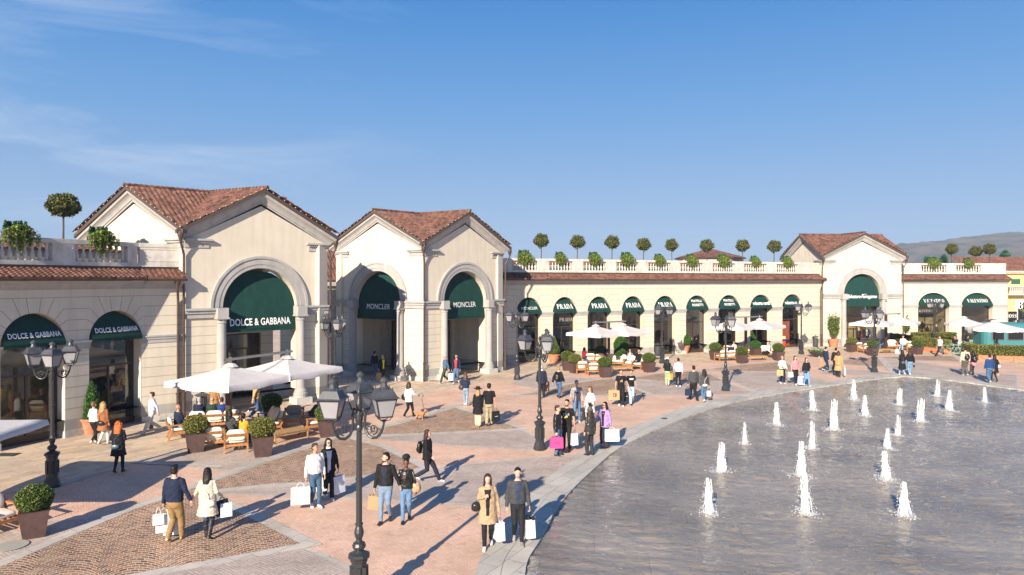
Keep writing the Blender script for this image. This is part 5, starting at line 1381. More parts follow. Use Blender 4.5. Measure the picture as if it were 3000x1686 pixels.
# cafe furniture: folding bistro sets
def make_bistro_table(label,loc):
    t=thing('bistro_table',label,'bistro table',loc,0,'mint green bistro tables'); w=MB(); w.lathe([(.36,.70),(.37,.72),(.35,.73)],22); w.build('top',M['chairg'],t)
    w=MB()
    for s in (-1,1):
        w.tube([(-.3,s*.2,0),(.28,s*.2,.70)],.014,5); w.tube([(.3,s*.17,0),(-.28,s*.17,.70)],.014,5)
    w.tube([(-.3,-.2,.01),(-.3,.2,.01)],.012,5); w.tube([(.3,-.17,.01),(.3,.17,.01)],.012,5); w.build('folding_legs',M['chairg'],t); return t
def make_bistro_chair(label,loc,rz):
    t=thing('bistro_chair',label,'bistro chair',loc,rz,'mint green bistro chairs'); w=MB()
    for k in range(5): y=-.18+.08*k; w.box(-.2,.2,y,y+.055,.44,.455)
    w.build('seat',M['chairg'],t); w=MB(); w.box(-.2,.2,.24,.255,.68,.73); w.box(-.2,.2,.26,.275,.78,.84); w.build('backrest',M['chairg'],t)
    w=MB()
    for s in (-1,1):
        w.tube([(s*.2,-.24,0),(s*.2,.12,.44),(s*.2,.28,.86)],.012,5); w.tube([(s*.18,.26,0),(s*.18,-.18,.45)],.012,5)
    w.build('folding_frame',M['chairg'],t); return t
t1=make_bistro_table('mint bistro table at the left of the cafe terrace',G_(2766,1036)); t2=dup(t1,G_(2806,1036),.5,'mint bistro table before the seated couple'); dup(t1,G_(2826,1026),.9,'mint bistro table farther back under the smaller cafe parasol')
c0=make_bistro_chair('mint folding chair at the far left of the cafe terrace',G_(2753,1034),R(70))
for x,y,a,lb_ in ((2781,1037,-80,'mint folding chair between the two front bistro tables'),(2770,1025,180,'mint folding chair behind the left bistro table'),(2790,1024,170,'mint folding chair behind the two front bistro tables'),(2796,1028,60,'mint folding chair of the seated man in black'),(2838,1024,-60,'mint folding chair of the seated woman'),(2820,1038,10,'mint folding chair nearest the man with the backpack')):
    dup(c0,G_(x,y),R(a),lb_)
# teal food trailer
p=G_(2893,1031); t=thing('food_trailer','rounded teal food trailer with open serving hatches behind the hedge','food trailer',(p.x+3.2,p.y+1,0),R(-6))
w=MB(); n=18; prof=[]
for i in range(n+1):
    a=math.pi*i/n; prof.append((1.1*math.copysign(abs(math.cos(a))**.6,math.cos(a)),1.35+1.15*math.sin(a)**.6))
prof=[(1.1,.45)]+prof+[(-1.1,.45)]
X_=[-3.2,-3.1,-2.9,-2.5,2.5,2.9,3.1,3.2]; S_=[.55,.75,.9,1,1,.9,.75,.55]; vs=[];fs=[]
for x,s in zip(X_,S_):
    for y,z in prof: vs.append((x,y*s,.45+(z-.45)*(.6+.4*s)))
m_=len(prof)
for i in range(len(X_)-1):
    for k in range(m_): fs.append((i*m_+k,i*m_+(k+1)%m_,(i+1)*m_+(k+1)%m_,(i+1)*m_+k))
fs+= [tuple(range(m_)),tuple(range((len(X_)-1)*m_+m_-1,(len(X_)-1)*m_-1,-1))]; w.add(vs,fs); w.build('body',M['teal'],t)
for x in (-2.1,-.7,1.0):
    w=MB(); W2=.45 if x<-1 else .6; w.box(x-W2-.06,x+W2+.06,-1.16,-1.10,.98,1.92); fo=w.build('hatch',M['chrome'],t); w=MB(); w.box(x-W2,x+W2,-1.175,-1.161,1.04,1.86); w.build('pane',M['black'],fo)
w=MB(); w.lathe([(.25,2.48),(.3,2.52),(.3,2.66),(.2,2.74)],14,(-1.9,0,0)); w.lathe([(.25,2.48),(.3,2.52),(.3,2.66),(.2,2.74)],14,(0.4,0,0)); w.build('roof_vents',M['zinc'],t)
for x in (-.6,.6):
    for y in (-.95,.95): w=MB(); w.tube([(x,y-.1,.34),(x,y+.1,.34)],.34,18); w.build('wheel',M['black'],t)
w=MB(); w.tube([(-3.2,0,.5),(-4.0,0,.45)],.05,6); w.build('tow_bar',M['zinc'],t)
# suitcase-like mannequins and window displays
def mannequin(label,loc,rz,colr,skirt=False,sc=1):
    t=thing('mannequin',label,'mannequin',loc,rz,'window mannequins'); w=MB(); w.ell((0,0,1.62),.075,.09,.12,10,8); w.tube([(0,0,1.4),(0,0,1.55)],.05,8); w.build('head',M['canvas'],t,smooth=True)
    w=MB(); w.lathe([(.10,.55 if skirt else .85),(.2,.6 if skirt else .86),(.15,1.1),(.19,1.35),(.12,1.45),(.05,1.48)],12)
    for s in (-1,1): w.tube([(s*.18,0,1.38),(s*.24,.02,1.1),(s*.22,-.06,.88)],.045,7)
    w.build('clothing',colr,t,smooth=True); w=MB()
    for s in (-1,1): w.tube([(s*.08,0,.9),(s*.09,-.02,.5),(s*.09,0,.1)],.06,8,rs=[.08,.055,.035])
    w.lathe([(.22,.0),(.22,.03)],16,(0,0,.04)); w.build('legs',M['black'],t,smooth=True); return t
def fl_at(g,o,fr,d): u=o[0]+(o[1]-o[0])*fr; q=g.p(u,d,.08); return q
mm=[(fa,aops[1],.22,'dark-dressed mannequin at the left of the second DOLCE & GABBANA window',cm((.03,.02,.02))),(fa,aops[1],.38,'mannequin in a dark suit with white shirt in the second DOLCE & GABBANA window',cm((.25,.22,.2))),(fa,aops[1],.6,'mannequin in a mustard outfit in the second DOLCE & GABBANA window',cm((.25,.17,.04))),
 (flg,lops[2],.25,'mannequin in a bright green coat behind the PRADA window',cm((.12,.6,.05))),(flg,lops[3],.55,'mannequin in a black and white pattern in the fourth arch window',cm((.4,.4,.42))),(flg,lops[6],.3,'mannequin in plum trousers in the second FRATELLI ROSSETTI window',cm((.22,.09,.12))),(flg,lops[7],.6,'mannequin in dark blue behind the third lounge window',cm((.02,.03,.08))),
 (frw,rops[0],.8,'mannequin in a plum jacket in the first VALENTINO window',cm((.10,.03,.05))),(frw,rops[1],.3,'mannequin in black at the left of the second VALENTINO window',cm((.02,.02,.02))),(frw,rops[1],.5,'mannequin in white at the centre of the second VALENTINO window',cm((.5,.5,.5))),(ffr,(2.15,5.7),.25,'mannequin in emerald green inside the Salvatore Ferragamo arch',cm((.0,.25,.13)))]
for g,o,fr,lab,c in mm: mannequin(lab,fl_at(g,o,fr,-.95 if g is not ffr else -1.4),math.atan2(g.t.y,g.t.x)+.2,c,skirt=('coat' in lab))
p=fl_at(flg,lops[8],.16,-.25); t=thing('toy_figure','bright red and blue painted stool figure with a yellow top by the red wooden door','statue',p)
w=MB(); w.lathe([(.2,0),(.14,.1),(.2,.35),(.17,.6)],12); w.build('base',cm((.75,.05,.02),.4,'paint'),t); w=MB(); w.lathe([(.3,.6),(.38,.66),(.3,.74)],12); w.build('middle',cm((.02,.04,.35),.4,'paint'),t); w=MB(); w.box(-.13,.13,-.13,.13,.745,.98); w.build('top',cm((.75,.6,.1),.4,'paint'),t)
# inner lit sign in the second arch (PRADA) and first VALENTINO door
def innersign(g,o,txt,sz,fr,z,par,kind='serif'):
    v,fc=serif_geo(txt,sz); u=o[0]+(o[1]-o[0])*fr; w=MB(); w.add([g.p(a[0]+u,-.44,a[1]+z) for a in v],fc); w.build('door_lettering',cm((.35,.32,.28),.5,'paint'),par,world=True)
innersign(flg,lops[1],'PRADA',.30,.68,3.0,pl_); innersign(frw,rops[0],'VALENTINO',.26,.3,3.05,pr)
# far trees on the skyline at the right
def far_tree(label,pxx,pyt,Yd,w_,seed,h0):
    X=(pxx-CX)*Yd/FPX; zt=CAMH+(HY-pyt)*Yd/FPX; t=thing('pine_tree',label,'tree',(X,Yd,0),0,'distant trees behind the right wing'); m=MB(); m.tube([(0,0,0),(0,0,zt*.95)],.25,6,rs=[.35,.05]); m.build('trunk',M['bark'],t)
    def fn(r,n):
        z=r.uniform(0,1,n)**.8; R_=w_*(1-z*.85)*(.75+.25*np.sin(z*30)); a=r.uniform(0,6.28,n); q=R_*np.sqrt(r.random(n)); return np.stack([q*np.cos(a),q*np.sin(a),h0+z*(zt-h0)],1)
    V,Fq=leaves(1800,fn,.5,seed,2); foliage('crown',V,Fq,M['conif'],t)
far_tree('dark distant conifer on the skyline above the yellow building',2945,738,150,3.6,1,6); far_tree('small distant dark tree above the first VALENTINO ivy box',2765,752,130,2.0,2,5); far_tree('faint distant treetop left of the first VALENTINO ivy box',2716,757,130,1.3,3,5)
# olive tree before the BOSS shop
t=make_bushpot('bushy grey-green tree before the BOSS shop at the right edge',(54.6,70.5,0),1.9,3.4,21)
t.name='potted_tree'
# ---- hills
def ridge(name,pts,Yd,dep,m,seed):
    xs_=np.linspace(pts[0][0],pts[-1][0],220); top=np.interp(xs_,[p[0] for p in pts],[p[1] for p in pts]); r_=np.random.default_rng(seed)
    nR=26; V=[];
    for j in range(nR):
        t=j/(nR-1); 
        for i,xx in enumerate(xs_):
            Yy=Yd-dep*(1-t); zt=CAMH+(HY-top[i])*Yd/FPX; X=(xx-CX)*Yd/FPX
            z=zt*(t**.8)+ (noise.noise(Vector((X*.006,Yy*.006,seed)))*.16+noise.noise(Vector((X*.02,Yy*.02,seed)))*.08)*zt*(1 if t<.98 else .25)+noise.noise(Vector((X*.09,Yy*.09,1)))*2.2
            V.append((X,Yy,max(-.5,z)))
    F_=[(j*220+i,j*220+i+1,(j+1)*220+i+1,(j+1)*220+i) for j in range(nR-1) for i in range(219)]
    return struct(npmesh(name,V,F_,m,smooth=True))
hm=mat('wooded_hillside',(.055,.07,.03),.95,.05,noise_scale=.035,col2=(.17,.12,.07))
hn=hm.node_tree; 
ridge('hill',[(2500,790),(2640,770),(2700,752),(2760,744),(2830,724),(2880,716),(2960,705),(3000,676),(3120,690),(3300,730)] and [(2480,790),(2560,738),(2632,714),(2680,711),(2728,704),(2760,703),(2821,695),(2870,688),(2915,681),(2961,676),(3000,679),(3100,700),(3300,745)],1100,380,hm,3)
# treeline on the crest so it reads as woodland
def crest():
    r=np.random.default_rng(5)
# ================================================================ people
SK={'l':(.60,.36,.27),'m':(.48,.27,.18),'d':(.14,.07,.045)}
skm={k:mat('skin_'+{'l':'light','m':'tan','d':'brown'}[k],c,.5,.35,Subsurface_Weight=.0) for k,c in SK.items()}
BLACK=(.012,.012,.014);NAVY=(.015,.022,.05);WHITE=(.64,.64,.65);JEAN=(.07,.13,.24);LJEAN=(.24,.33,.43);DJEAN=(.03,.06,.13);CAMEL=(.42,.24,.10);BEIGE=(.56,.48,.38);TAN=(.27,.17,.075);CREAM=(.68,.58,.42);GREY=(.26,.26,.27);DGREY=(.05,.052,.058);KHAKI=(.36,.30,.19);OLIVE=(.05,.05,.02)
BROWNH=(.045,.022,.012);BLACKH=(.010,.008,.007);BLOND=(.36,.22,.09);GREYH=(.35,.34,.33);RED=(.48,.11,.02);DBLOND=(.16,.09,.04)
def ring(c,ax,ay,n=12): return [c+ax*math.cos(2*math.pi*k/n)+ay*math.sin(2*math.pi*k/n) for k in range(n)]
def loft(w,secs,n=12):
    vs=[];fs=[]
    for c,ax,ay in secs: vs+=ring(Vector(c),Vector(ax),Vector(ay),n)
    for i in range(len(secs)-1):
        for k in range(n): fs.append((i*n+k,i*n+(k+1)%n,(i+1)*n+(k+1)%n,(i+1)*n+k))
    fs.append(tuple(range(n-1,-1,-1))); fs.append(tuple((len(secs)-1)*n+k for k in range(n))); w.add(vs,fs)
def limb(w,pts,rs,n=10,flat=1):
    P=[Vector(p) for p in pts]; d0=(P[0]-P[1]).normalized(); d1=(P[-1]-P[-2]).normalized()
    Q=[P[0]+d0*rs[0]*.8,P[0]+d0*rs[0]*.45]+P+[P[-1]+d1*rs[-1]*.45,P[-1]+d1*rs[-1]*.8]; rr=[rs[0]*.4,rs[0]*.85]+list(rs)+[rs[-1]*.85,rs[-1]*.4]
    w.tube(Q,0,n,rs=rr)
def remesh(w,vox,wr=0,seed=0,smooth_it=2):
    me=bpy.data.meshes.new('v'); me.from_pydata([tuple(v) for v in w.v],[],w.f); me.update()
    def st(o):
        m=o.modifiers.new('r','REMESH'); m.mode='VOXEL'; m.voxel_size=vox; m.use_smooth_shade=True
        s=o.modifiers.new('s','SMOOTH'); s.iterations=smooth_it; s.factor=.5
    r=bake(me,st); bpy.data.meshes.remove(me)
    if wr:
        n=len(r.vertices); co=np.empty(n*3,np.float32); no=np.empty(n*3,np.float32); r.vertices.foreach_get('co',co); r.vertices.foreach_get('normal',no)
        co=co.reshape(-1,3);no=no.reshape(-1,3); x,y,z=co.T; s=seed
        f=np.sin(z*38+3*np.sin(x*14+s)+y*9)*.5+np.sin(x*46+z*22+s*2)*.3+np.sin(z*75+x*30+y*40+s)*.25
        co+=no*(f*wr)[:,None]; r.vertices.foreach_set('co',co.ravel())
    r.polygons.foreach_set('use_smooth',[True]*len(r.polygons)); r.update(); return r
def ik(a,b,l1,l2,pole):
    a=Vector(a);b=Vector(b); d=b-a; L=min(d.length,(l1+l2)*.999); x=(l1*l1-l2*l2+L*L)/(2*L); h=math.sqrt(max(0,l1*l1-x*x)); u=d.normalized(); p=Vector(pole)-u*Vector(pole).dot(u); p.normalize(); return a+u*x+p*h
PEOPLE=[]
def person(label,loc,face,h=1.72,sex='m',pose='walk',stride=.5,lead=1,arms=('hang','hang'),top=(BLACK,'waist','long'),inner=None,legs=(BLACK,'slim'),shoes=BLACK,boots=None,
           hair=(BROWNH,'short'),skin='l',glasses=False,beard=None,lean=0,hat=None,headturn=0,collar=None,seed=None,print_=None,knees=0):
    global PEOPLE
    i=len(PEOPLE); seed=i if seed is None else seed
    dist=loc[1]; vox=.011 if dist<24 else (.014 if dist<36 else .019)
    s=h/1.72
    t=thing('person',label,'person',loc,R(face))
    t.scale=(s,s,s)
    f=sex=='f'; sh=.172 if not f else .150; hipx=.085; l1=l2=.425
    seated=pose=='sit'
    if seated:
        hz=.50; hips=[Vector((sx*.09,0,hz)) for sx in (1,-1)]; ank=[Vector((sx*.11,-.52-.03*sx*knees,.08)) for sx in (1,-1)]
        kn=[ik(hips[k],ank[k],.43,.42,(0,-.6,1)) for k in (0,1)]; toe=[Vector((0,-1,0))]*2
        if knees==2: ank=[Vector((.16,-.75,.10)),Vector((-.05,-.8,.2))]; kn=[ik(hips[k],ank[k],.43,.42,(0,-.6,1)) for k in (0,1)]
    else:
        st=stride if pose=='walk' else .06
        hz=.915-.05*(st/.6)**2 if pose=='walk' else .91
        hips=[Vector((sx*hipx,0,hz)) for sx in (1,-1)]
        a1=Vector((0,-st*.52,.075)); a2=Vector((0,st*.50,.075+.11*st/.6 if pose=='walk' else .075))
        ank=[None,None]; k=0 if lead>0 else 1
        ank[k]=a1+Vector(((1 if k==0 else -1)*.075,0,0)); ank[1-k]=a2+Vector(((1 if k==1 else -1)*.075,0,0))
        if pose!='walk': ank=[Vector((.10,-.03,.075)),Vector((-.10,.03,.075))]
        kn=[ik(hips[q],ank[q],l1,l2,(.02,-1,0)) for q in (0,1)]
        toe=[Vector((.08*(1 if q==0 else -1),-1,-.35 if (ank[q].z>.1) else 0)).normalized() for q in (0,1)]
    LM=Matrix.Rotation(-lean,3,'X')
    def U(x,y,z):   # upper body point: z measured above hips
        return Vector((0,0,hz))+LM@Vector((x,y,z))
    # arms
    AP={'hang':((.235 if not f else .20,.02,.22),(.25 if not f else .215,-.04,-.03)),'swingf':((.22,-.03,.24),(.21,-.20,.03)),'swingb':((.24,.12,.24),(.26,.17,.0)),
        'hold':((.235,.01,.22),(.27,-.03,-.04)),'out':((.27,.0,.24),(.37,-.02,.05)),'bent':((.24,.04,.23),(.14,-.19,.18)),'chest':((.22,-.03,.25),(.07,-.20,.36)),
        'face':((.20,-.12,.28),(.05,-.17,.53)),'pocket':((.27,.06,.23),(.19,-.03,.05)),'lap':((.20,-.10,.22),(.08,-.28,.12)),'reach':((.24,-.10,.26),(.30,-.30,.18)),
        'behind':((.23,.12,.24),(.10,.16,.12)),'bag':((.24,.05,.24),(.27,-.12,.12)),'rest':((.28,-.06,.24),(.36,-.22,.16)),'up':((.22,-.12,.36),(.08,-.22,.56))}
    sz=.495
    S=[];E=[];Wr=[]
    for q,sx in ((0,1),(1,-1)):
        e,wv=AP[arms[q]]; S.append(U(sx*sh,0,sz)); E.append(U(sx*e[0],e[1],e[2])); 
        Wr.append(U(sx*wv[0],wv[1],wv[2]))
    hx=LM@Vector((1,0,0)); hy=LM@Vector((0,1,0))
    def torso(w,z0,z1,t_,flare=0,boxy=0):
        prof=[(-.10,.135,.105),(0,.165 if not f else .175,.118),(.10,.150 if not f else .142,.105),(.18,.142 if not f else .118,.098),(.30,.158 if not f else .132,.112),(.40,.172 if not f else .145,.118 if not f else .125),(.47,.165 if not f else .145,.10),(.52,.12,.08),(.56,.07,.065)]
        secs=[]
        zs=sorted(set([z0,z1]+[p[0] for p in prof if z0<p[0]<z1]))
        for z in zs:
            rx=np.interp(z,[p[0] for p in prof],[p[1] for p in prof]); ry=np.interp(z,[p[0] for p in prof],[p[2] for p in prof])
            if boxy: rx=max(rx,boxy*(.155 if z<.45 else .1)); ry=max(ry,boxy*(.11 if z<.45 else .08))
            secs.append((U(0,0,z),hx*(rx+t_),hy*(ry+t_)))
        loft(w,secs,16)
    # --- body
    w=MB(); torso(w,-.10,.56,0)
    limb(w,[U(0,.005,.50),U(0,-.005,.63)],[.058,.052],10)
    HT=Matrix.Rotation(R(headturn),3,'Z'); hc=U(0,-.015,.715)
    def Hd(x,y,z): return hc+HT@Vector((x,y,z))
    w.ell(hc+HT@Vector((0,.012,.025)),.074,.092,.092,14,10); w.ell(Hd(0,-.022,-.035),.058,.070,.075,12,8)
    for q in (0,1):
        limb(w,[S[q]-Vector((0,0,.01)),E[q],Wr[q]],[.050 if not f else .042,.038 if not f else .032,.026],10)
        limb(w,[hips[q],kn[q],ank[q]],[.088,.058,.038],10); limb(w,[ank[q],ank[q]+toe[q]*.06+Vector((0,0,-.03))],[.030,.022],8)
    body=remesh(w,vox,0,0,2)
    # detail joined onto the same mesh: nose, ears, fingers
    d=MB(); 
    d.add([Hd(0,-.118,-.018),Hd(.016,-.088,-.02),Hd(-.016,-.088,-.02),Hd(0,-.088,.03),Hd(0,-.095,-.028)],[(0,1,3),(0,3,2),(0,4,1),(0,2,4)])
    for sx in (1,-1): d.ell(Hd(sx*.076,.008,.0),.012,.022,.032,8,6)
    hands=[]
    for q,sx in ((0,1),(1,-1)):
        fd=(Wr[q]-E[q]).normalized(); side=Vector((sx,0,0)); side=(side-fd*side.dot(fd)); side=side.normalized() if side.length>.1 else Vector((0,1,0)); fwd=fd.cross(side).normalized()
        if fwd.y>0: fwd=-fwd
        inn=-side
        if arms[q] in('chest','face','lap','bent'): inn=Vector((0,.3,-.6)).normalized()
        pc=Wr[q]+fd*.05; loft(d,[(Wr[q]-fd*.01,fwd*.026,inn*.018),(Wr[q]+fd*.03,fwd*.038,inn*.017),(Wr[q]+fd*.075,fwd*.042,inn*.015),(Wr[q]+fd*.095,fwd*.038,inn*.012)],8)
        curl=1.0 if arms[q] in ('hold','bag','out') else .45
        for k,(o,Lf) in enumerate(((.030,.068),(.011,.076),(-.009,.070),(-.028,.056))):
            b=Wr[q]+fd*.09+fwd*o; m1=b+(fd*math.cos(curl*.5)+inn*math.sin(curl*.5))*Lf*.45; m2=m1+(fd*math.cos(curl*1.5)+inn*math.sin(curl*1.5))*Lf*.33; m3=m2+(fd*math.cos(curl*2.3)+inn*math.sin(curl*2.3))*Lf*.27
            d.tube([b-fd*.01,m1,m2,m3],.0085,6,rs=[.0095,.0088,.008,.006])
        b=Wr[q]+fd*.025+fwd*.03; d.tube([b,b+fd*.03+fwd*.025+inn*.01,b+fd*.055+fwd*.028+inn*.022],.01,6,rs=[.012,.0105,.008])
        hands.append(Wr[q]+fd*.10+inn*.015)
    nb=len(body.vertices); 
    me=bpy.data.meshes.new('body'); V=[tuple(v.co) for v in body.vertices]+[tuple(v) for v in d.v]; Fs=[tuple(p.vertices) for p in body.polygons]+[tuple(a+nb for a in p) for p in d.f]
    me.from_pydata(V,[],Fs); bpy.data.meshes.remove(body); me.materials.append(skm[skin]); me.polygons.foreach_set('use_smooth',[True]*len(me.polygons)); me.update(); link('body',me,t)
    w=MB()
    for sx in (1,-1): w.ell(Hd(sx*.029,-.082,.006),.008,.006,.005,8,5)
    if not glasses: w.build('eyes',M['eye'],t)
    w=MB(); w.ell(Hd(0,-.092,-.052),.021,.006,.007,8,5); w.build('mouth',M['lip'],t)
    if glasses:
        w=MB()
        for sx in (1,-1): w.ell(Hd(sx*.033,-.096,.010),.028,.008,.022,10,6); w.tube([Hd(sx*.06,-.09,.012),Hd(sx*.08,.0,.015)],.004,4)
        w.build('sunglasses',M['black'],t)
    # --- legs garment
    lc,fit=legs[0],legs[1]
    tt={'slim':(.096,.066,.048),'reg':(.102,.076,.062),'wide':(.108,.092,.088),'tights':(.091,.061,.041)}.get(fit,(.1,.07,.055))
    if fit in('skirt',):
        w=MB(); loft(w,[(U(0,0,.16),hx*(.14),hy*.115),(U(0,0,0),hx*.19,hy*.145),(Vector((0,0,hz-.22)),Vector((.22,0,0)),Vector((0,.17,0)))],16); o=link('skirt',remesh(w,vox,.004,seed),t); o.data.materials.append(cm(lc)); 
        w=MB()
        for q in (0,1): limb(w,[hips[q],kn[q],ank[q]],[.091,.061,.041],10)
        o=link('tights',remesh(w,vox,0),t); o.data.materials.append(cm((.025,.018,.016)))
    else:
        w=MB(); loft(w,[(U(0,0,.14),hx*(.15 if not f else .128),hy*.105),(U(0,0,.05),hx*.168,hy*.122),(U(0,0,-.05),hx*.175,hy*.13),(U(0,0,-.12),hx*.13,hy*.11)],16)
        for q in (0,1):
            an=ank[q]+(kn[q]-ank[q]).normalized()*(.03 if fit=='slim' else .015)
            limb(w,[hips[q],hips[q].lerp(kn[q],.5),kn[q],kn[q].lerp(an,.45),an],[tt[0],tt[0]*.9,tt[1],(tt[1]+tt[2])/2+.004,tt[2]],12)
        o=link('trousers',remesh(w,vox,.004 if fit!='tights' else 0,seed+3),t); o.data.materials.append(cm(lc,.45 if lc==BLACK and fit=='tights' else .75))
    # --- shoes
    w=MB()
    for q in (0,1):
        a=ank[q]; td=toe[q]; up=Vector((0,0,1)); sd=td.cross(up).normalized(); up=sd.cross(td).normalized()
        if not seated and abs(a.z-.075)<.02: base=-.055
        else: base=-.055
        pts=[(a-td*.055+up*(base+.03),.036,.032),(a-td*.02+up*(base+.04),.042,.045),(a+td*.05+up*(base+.033),.045,.038),(a+td*.12+up*(base+.022),.046,.026),(a+td*.175+up*(base+.016),.034,.018)]
        loft(w,[(p,sd*rx,up*rz) for p,rx,rz in pts],10)
        limb(w,[a+up*.0,a+up*.03-td*.005],[.044,.042],8)
        if boots: limb(w,[a,a.lerp(kn[q],boots)],[.05,.068 if boots>.5 else .056],10)
    o=link('shoes',remesh(w,vox,0,0,1),t); o.data.materials.append(cm(shoes,.5,'shoe',spec=.4))
    # --- top garment
    col,ln,sl=top[0],top[1],top[2]; th={'waist':.022,'hip':.024,'coat':.030,'knee':.030,'tee':.014,'crop':.02}[ln]
    z0={'waist':.03,'hip':-.06,'coat':-.08,'knee':-.08,'tee':.0,'crop':.10}[ln]
    w=MB(); torso(w,z0,.545,th,boxy=1.03 if ln in('tee',) else 1.12)
    if ln in('coat','knee','hip'):
        zl={'hip':.10,'coat':.30,'knee':.46}[ln]
        if seated: zl=.10
        fl_=.03 if ln=='hip' else .06
        loft(w,[(U(0,0,.05),hx*(.165+th*.6),hy*(.12+th*.6)),(U(0,0,-.05),hx*(.185+th*.6),hy*(.14+th*.6)),(U(0,.0,-zl),hx*(.19+fl_+.02*(ln=='knee')),hy*(.15+fl_))],18)
    for q in (0,1):
        ra=.062 if not f else .053
        if sl=='long': limb(w,[S[q]-Vector((0,0,.005)),S[q].lerp(E[q],.5),E[q],E[q].lerp(Wr[q],.55),Wr[q].lerp(E[q],.06)],[ra+.004,ra,ra-.010,ra-.013,ra-.017],11)
        elif sl=='loose': limb(w,[S[q],S[q].lerp(E[q],.5),E[q],Wr[q].lerp(E[q],.1)],[ra+.01,ra+.012,ra+.012,ra+.01],11)
        elif sl=='short': limb(w,[S[q]-Vector((0,0,.005)),S[q].lerp(E[q],.62)],[ra+.002,ra+.004],11)
    nmt={'coat':'coat','knee':'coat','tee':'t_shirt','hip':'jacket','waist':'jacket','crop':'jumper'}[ln]
    if len(top)>3: nmt=top[3]
    leather=nmt=='leather_jacket'
    o=link(nmt,remesh(w,vox,.0075 if ln!='tee' else .005,seed),t); o.data.materials.append(cm(col,.32 if leather else .8,'leather' if leather else 'fabric',spec=.5 if leather else .2))
    tt_=o
    bv=BVHTree.FromPolygons([v.co.copy() for v in o.data.vertices],[tuple(p.vertices) for p in o.data.polygons])
    def onsurf(x,z,off):
        h_=bv.ray_cast(U(x,-.7,z),LM@Vector((0,1,0)),1.0)
        if h_[0] is None: return U(x,-.16,z)
        return h_[0]+LM@Vector((0,-off,0))
    if inner:
        w=MB(); secs=[]; nx=6; zz=list(np.linspace(max(z0,-.06) if ln in('waist','crop') else -.10,.50,12))
        ws_=[(.045 if z<.25 else .045+(z-.25)*.16)*(.8 if ln in('coat','knee') and z<.1 else 1) for z in zz]
        vv=[onsurf((2*i/nx-1)*wd,z,.007) for z,wd in zip(zz,ws_) for i in range(nx+1)]
        w.add(vv,[(j*(nx+1)+i,j*(nx+1)+i+1,(j+1)*(nx+1)+i+1,(j+1)*(nx+1)+i) for j in range(11) for i in range(nx)])
        for z in ():
            pass
        for z in ():
            ryy=np.interp(z,[-.1,0,.1,.18,.3,.4,.47,.52],[.115,.128,.118,.11,.122,.13,.112,.09])+th+.006; wd=.05 if z<.3 else .05+(z-.3)*.12; ryy+=(.035 if (ln=='coat' and z<.05) else 0)
            secs.append((z,ryy,wd))
        for (za,ra,wa),(zb,rb_,wb) in zip(secs[:-1],secs[1:]):
            q=[U(-wa,-ra+.035,za),U(wa,-ra+.035,za),U(wb,-rb_+.035,zb),U(-wb,-rb_+.035,zb),U(-wa*.7,-ra-.002,za),U(wa*.7,-ra-.002,za),U(wb*.7,-rb_-.002,zb),U(-wb*.7,-rb_-.002,zb)]
            w.add(q,[(4,5,6,7),(0,4,7,3),(5,1,2,6)])
        o=w.build('shirt',cm(inner),t)
    if collar:
        w=MB(); 
        loft(w,[(U(0,.005,.50),hx*.085,hy*.08),(U(0,.01,.56),hx*.075,hy*.075),(U(0,.02,.60),hx*.072,hy*.07)],14); w.build('collar',cm(collar),t,smooth=True)
    if print_:
        kind,txt,pc,zc,szp=print_
        w=MB()
        def onchest(x,z):
            return onsurf(x,z,.008)
        if kind=='text':
            v,fc=text_geo(txt,szp,0,.008); w.add([onchest(a[0],zc+a[1]) for a in v],fc)
        elif kind=='bars':
            for k,(x0,hh) in enumerate(((-.05,.03),(-.01,.06),(.03,.09))): w.add([onchest(x0-.02,zc),onchest(x0+.018,zc),onchest(x0+.038-.0,zc+hh),onchest(x0+.0,zc+hh)],[(0,1,2,3)])
            w.add([onchest(-.06,zc-.03),onchest(.07,zc-.03),onchest(.07,zc-.018),onchest(-.06,zc-.018)],[(0,1,2,3)])
        elif kind=='blots':
            rr=random.Random(2); mats_=[cm(c,.8) for c in ((.02,.35,.75),(.75,.1,.03),(.8,.6,.05),(.2,.55,.1))]
            for k in range(14):
                x=rr.uniform(-.09,.09); z=zc+rr.uniform(-.08,.08); w.m=k%4; r_=rr.uniform(.018,.032); w.add([onchest(x+r_*math.cos(a*1.047),z+r_*math.sin(a*1.047)) for a in range(6)],[tuple(range(6))])
            w.build('chest_print',mats_,tt_); kind=None
        if kind: w.build('chest_print',cm(pc,.6,'print'),tt_)
    # --- hair
    hcv,hs=hair
    w=MB(); cap=True
    if hs=='bald': cap=False
    if hs=='fringe':
        w.ell(Hd(0,.014,.02),.080,.10,.05,12,8); 
    if cap:
        w.ell(Hd(0,.028,.058),.081,.094,.072,16,10)
        w.ell(Hd(0,.045,.0),.080,.075,.085,14,8)
    if hs=='short': w.ell(Hd(0,-.030,.108),.055,.045,.024,10,6)
    if hs in('long','mid','curly','bob','pony','wavy'):
        Lh={'long':.40,'mid':.24,'curly':.28,'bob':.14,'pony':.06,'wavy':.34}[hs]; k_=1.25 if hs in('curly','bob') else (1.1 if hs=='wavy' else 1.0)
        for sx in (1,-1): loft(w,[(Hd(sx*.055,.02,.06),Vector((.035,0,0)),Vector((0,.06,0))),(Hd(sx*.075*k_,.025,-.03),Vector((.026*k_,0,0)),Vector((0,.05,0))),(Hd(sx*.078*k_,.03,-.10),Vector((.03*k_,0,0)),Vector((0,.045,0))),(Hd(sx*.08*k_,.04 if Lh>.2 else .04,-.08-Lh*.6),Vector((.026,0,0)),Vector((0,.03,0)))],8) if hs!='pony' else None
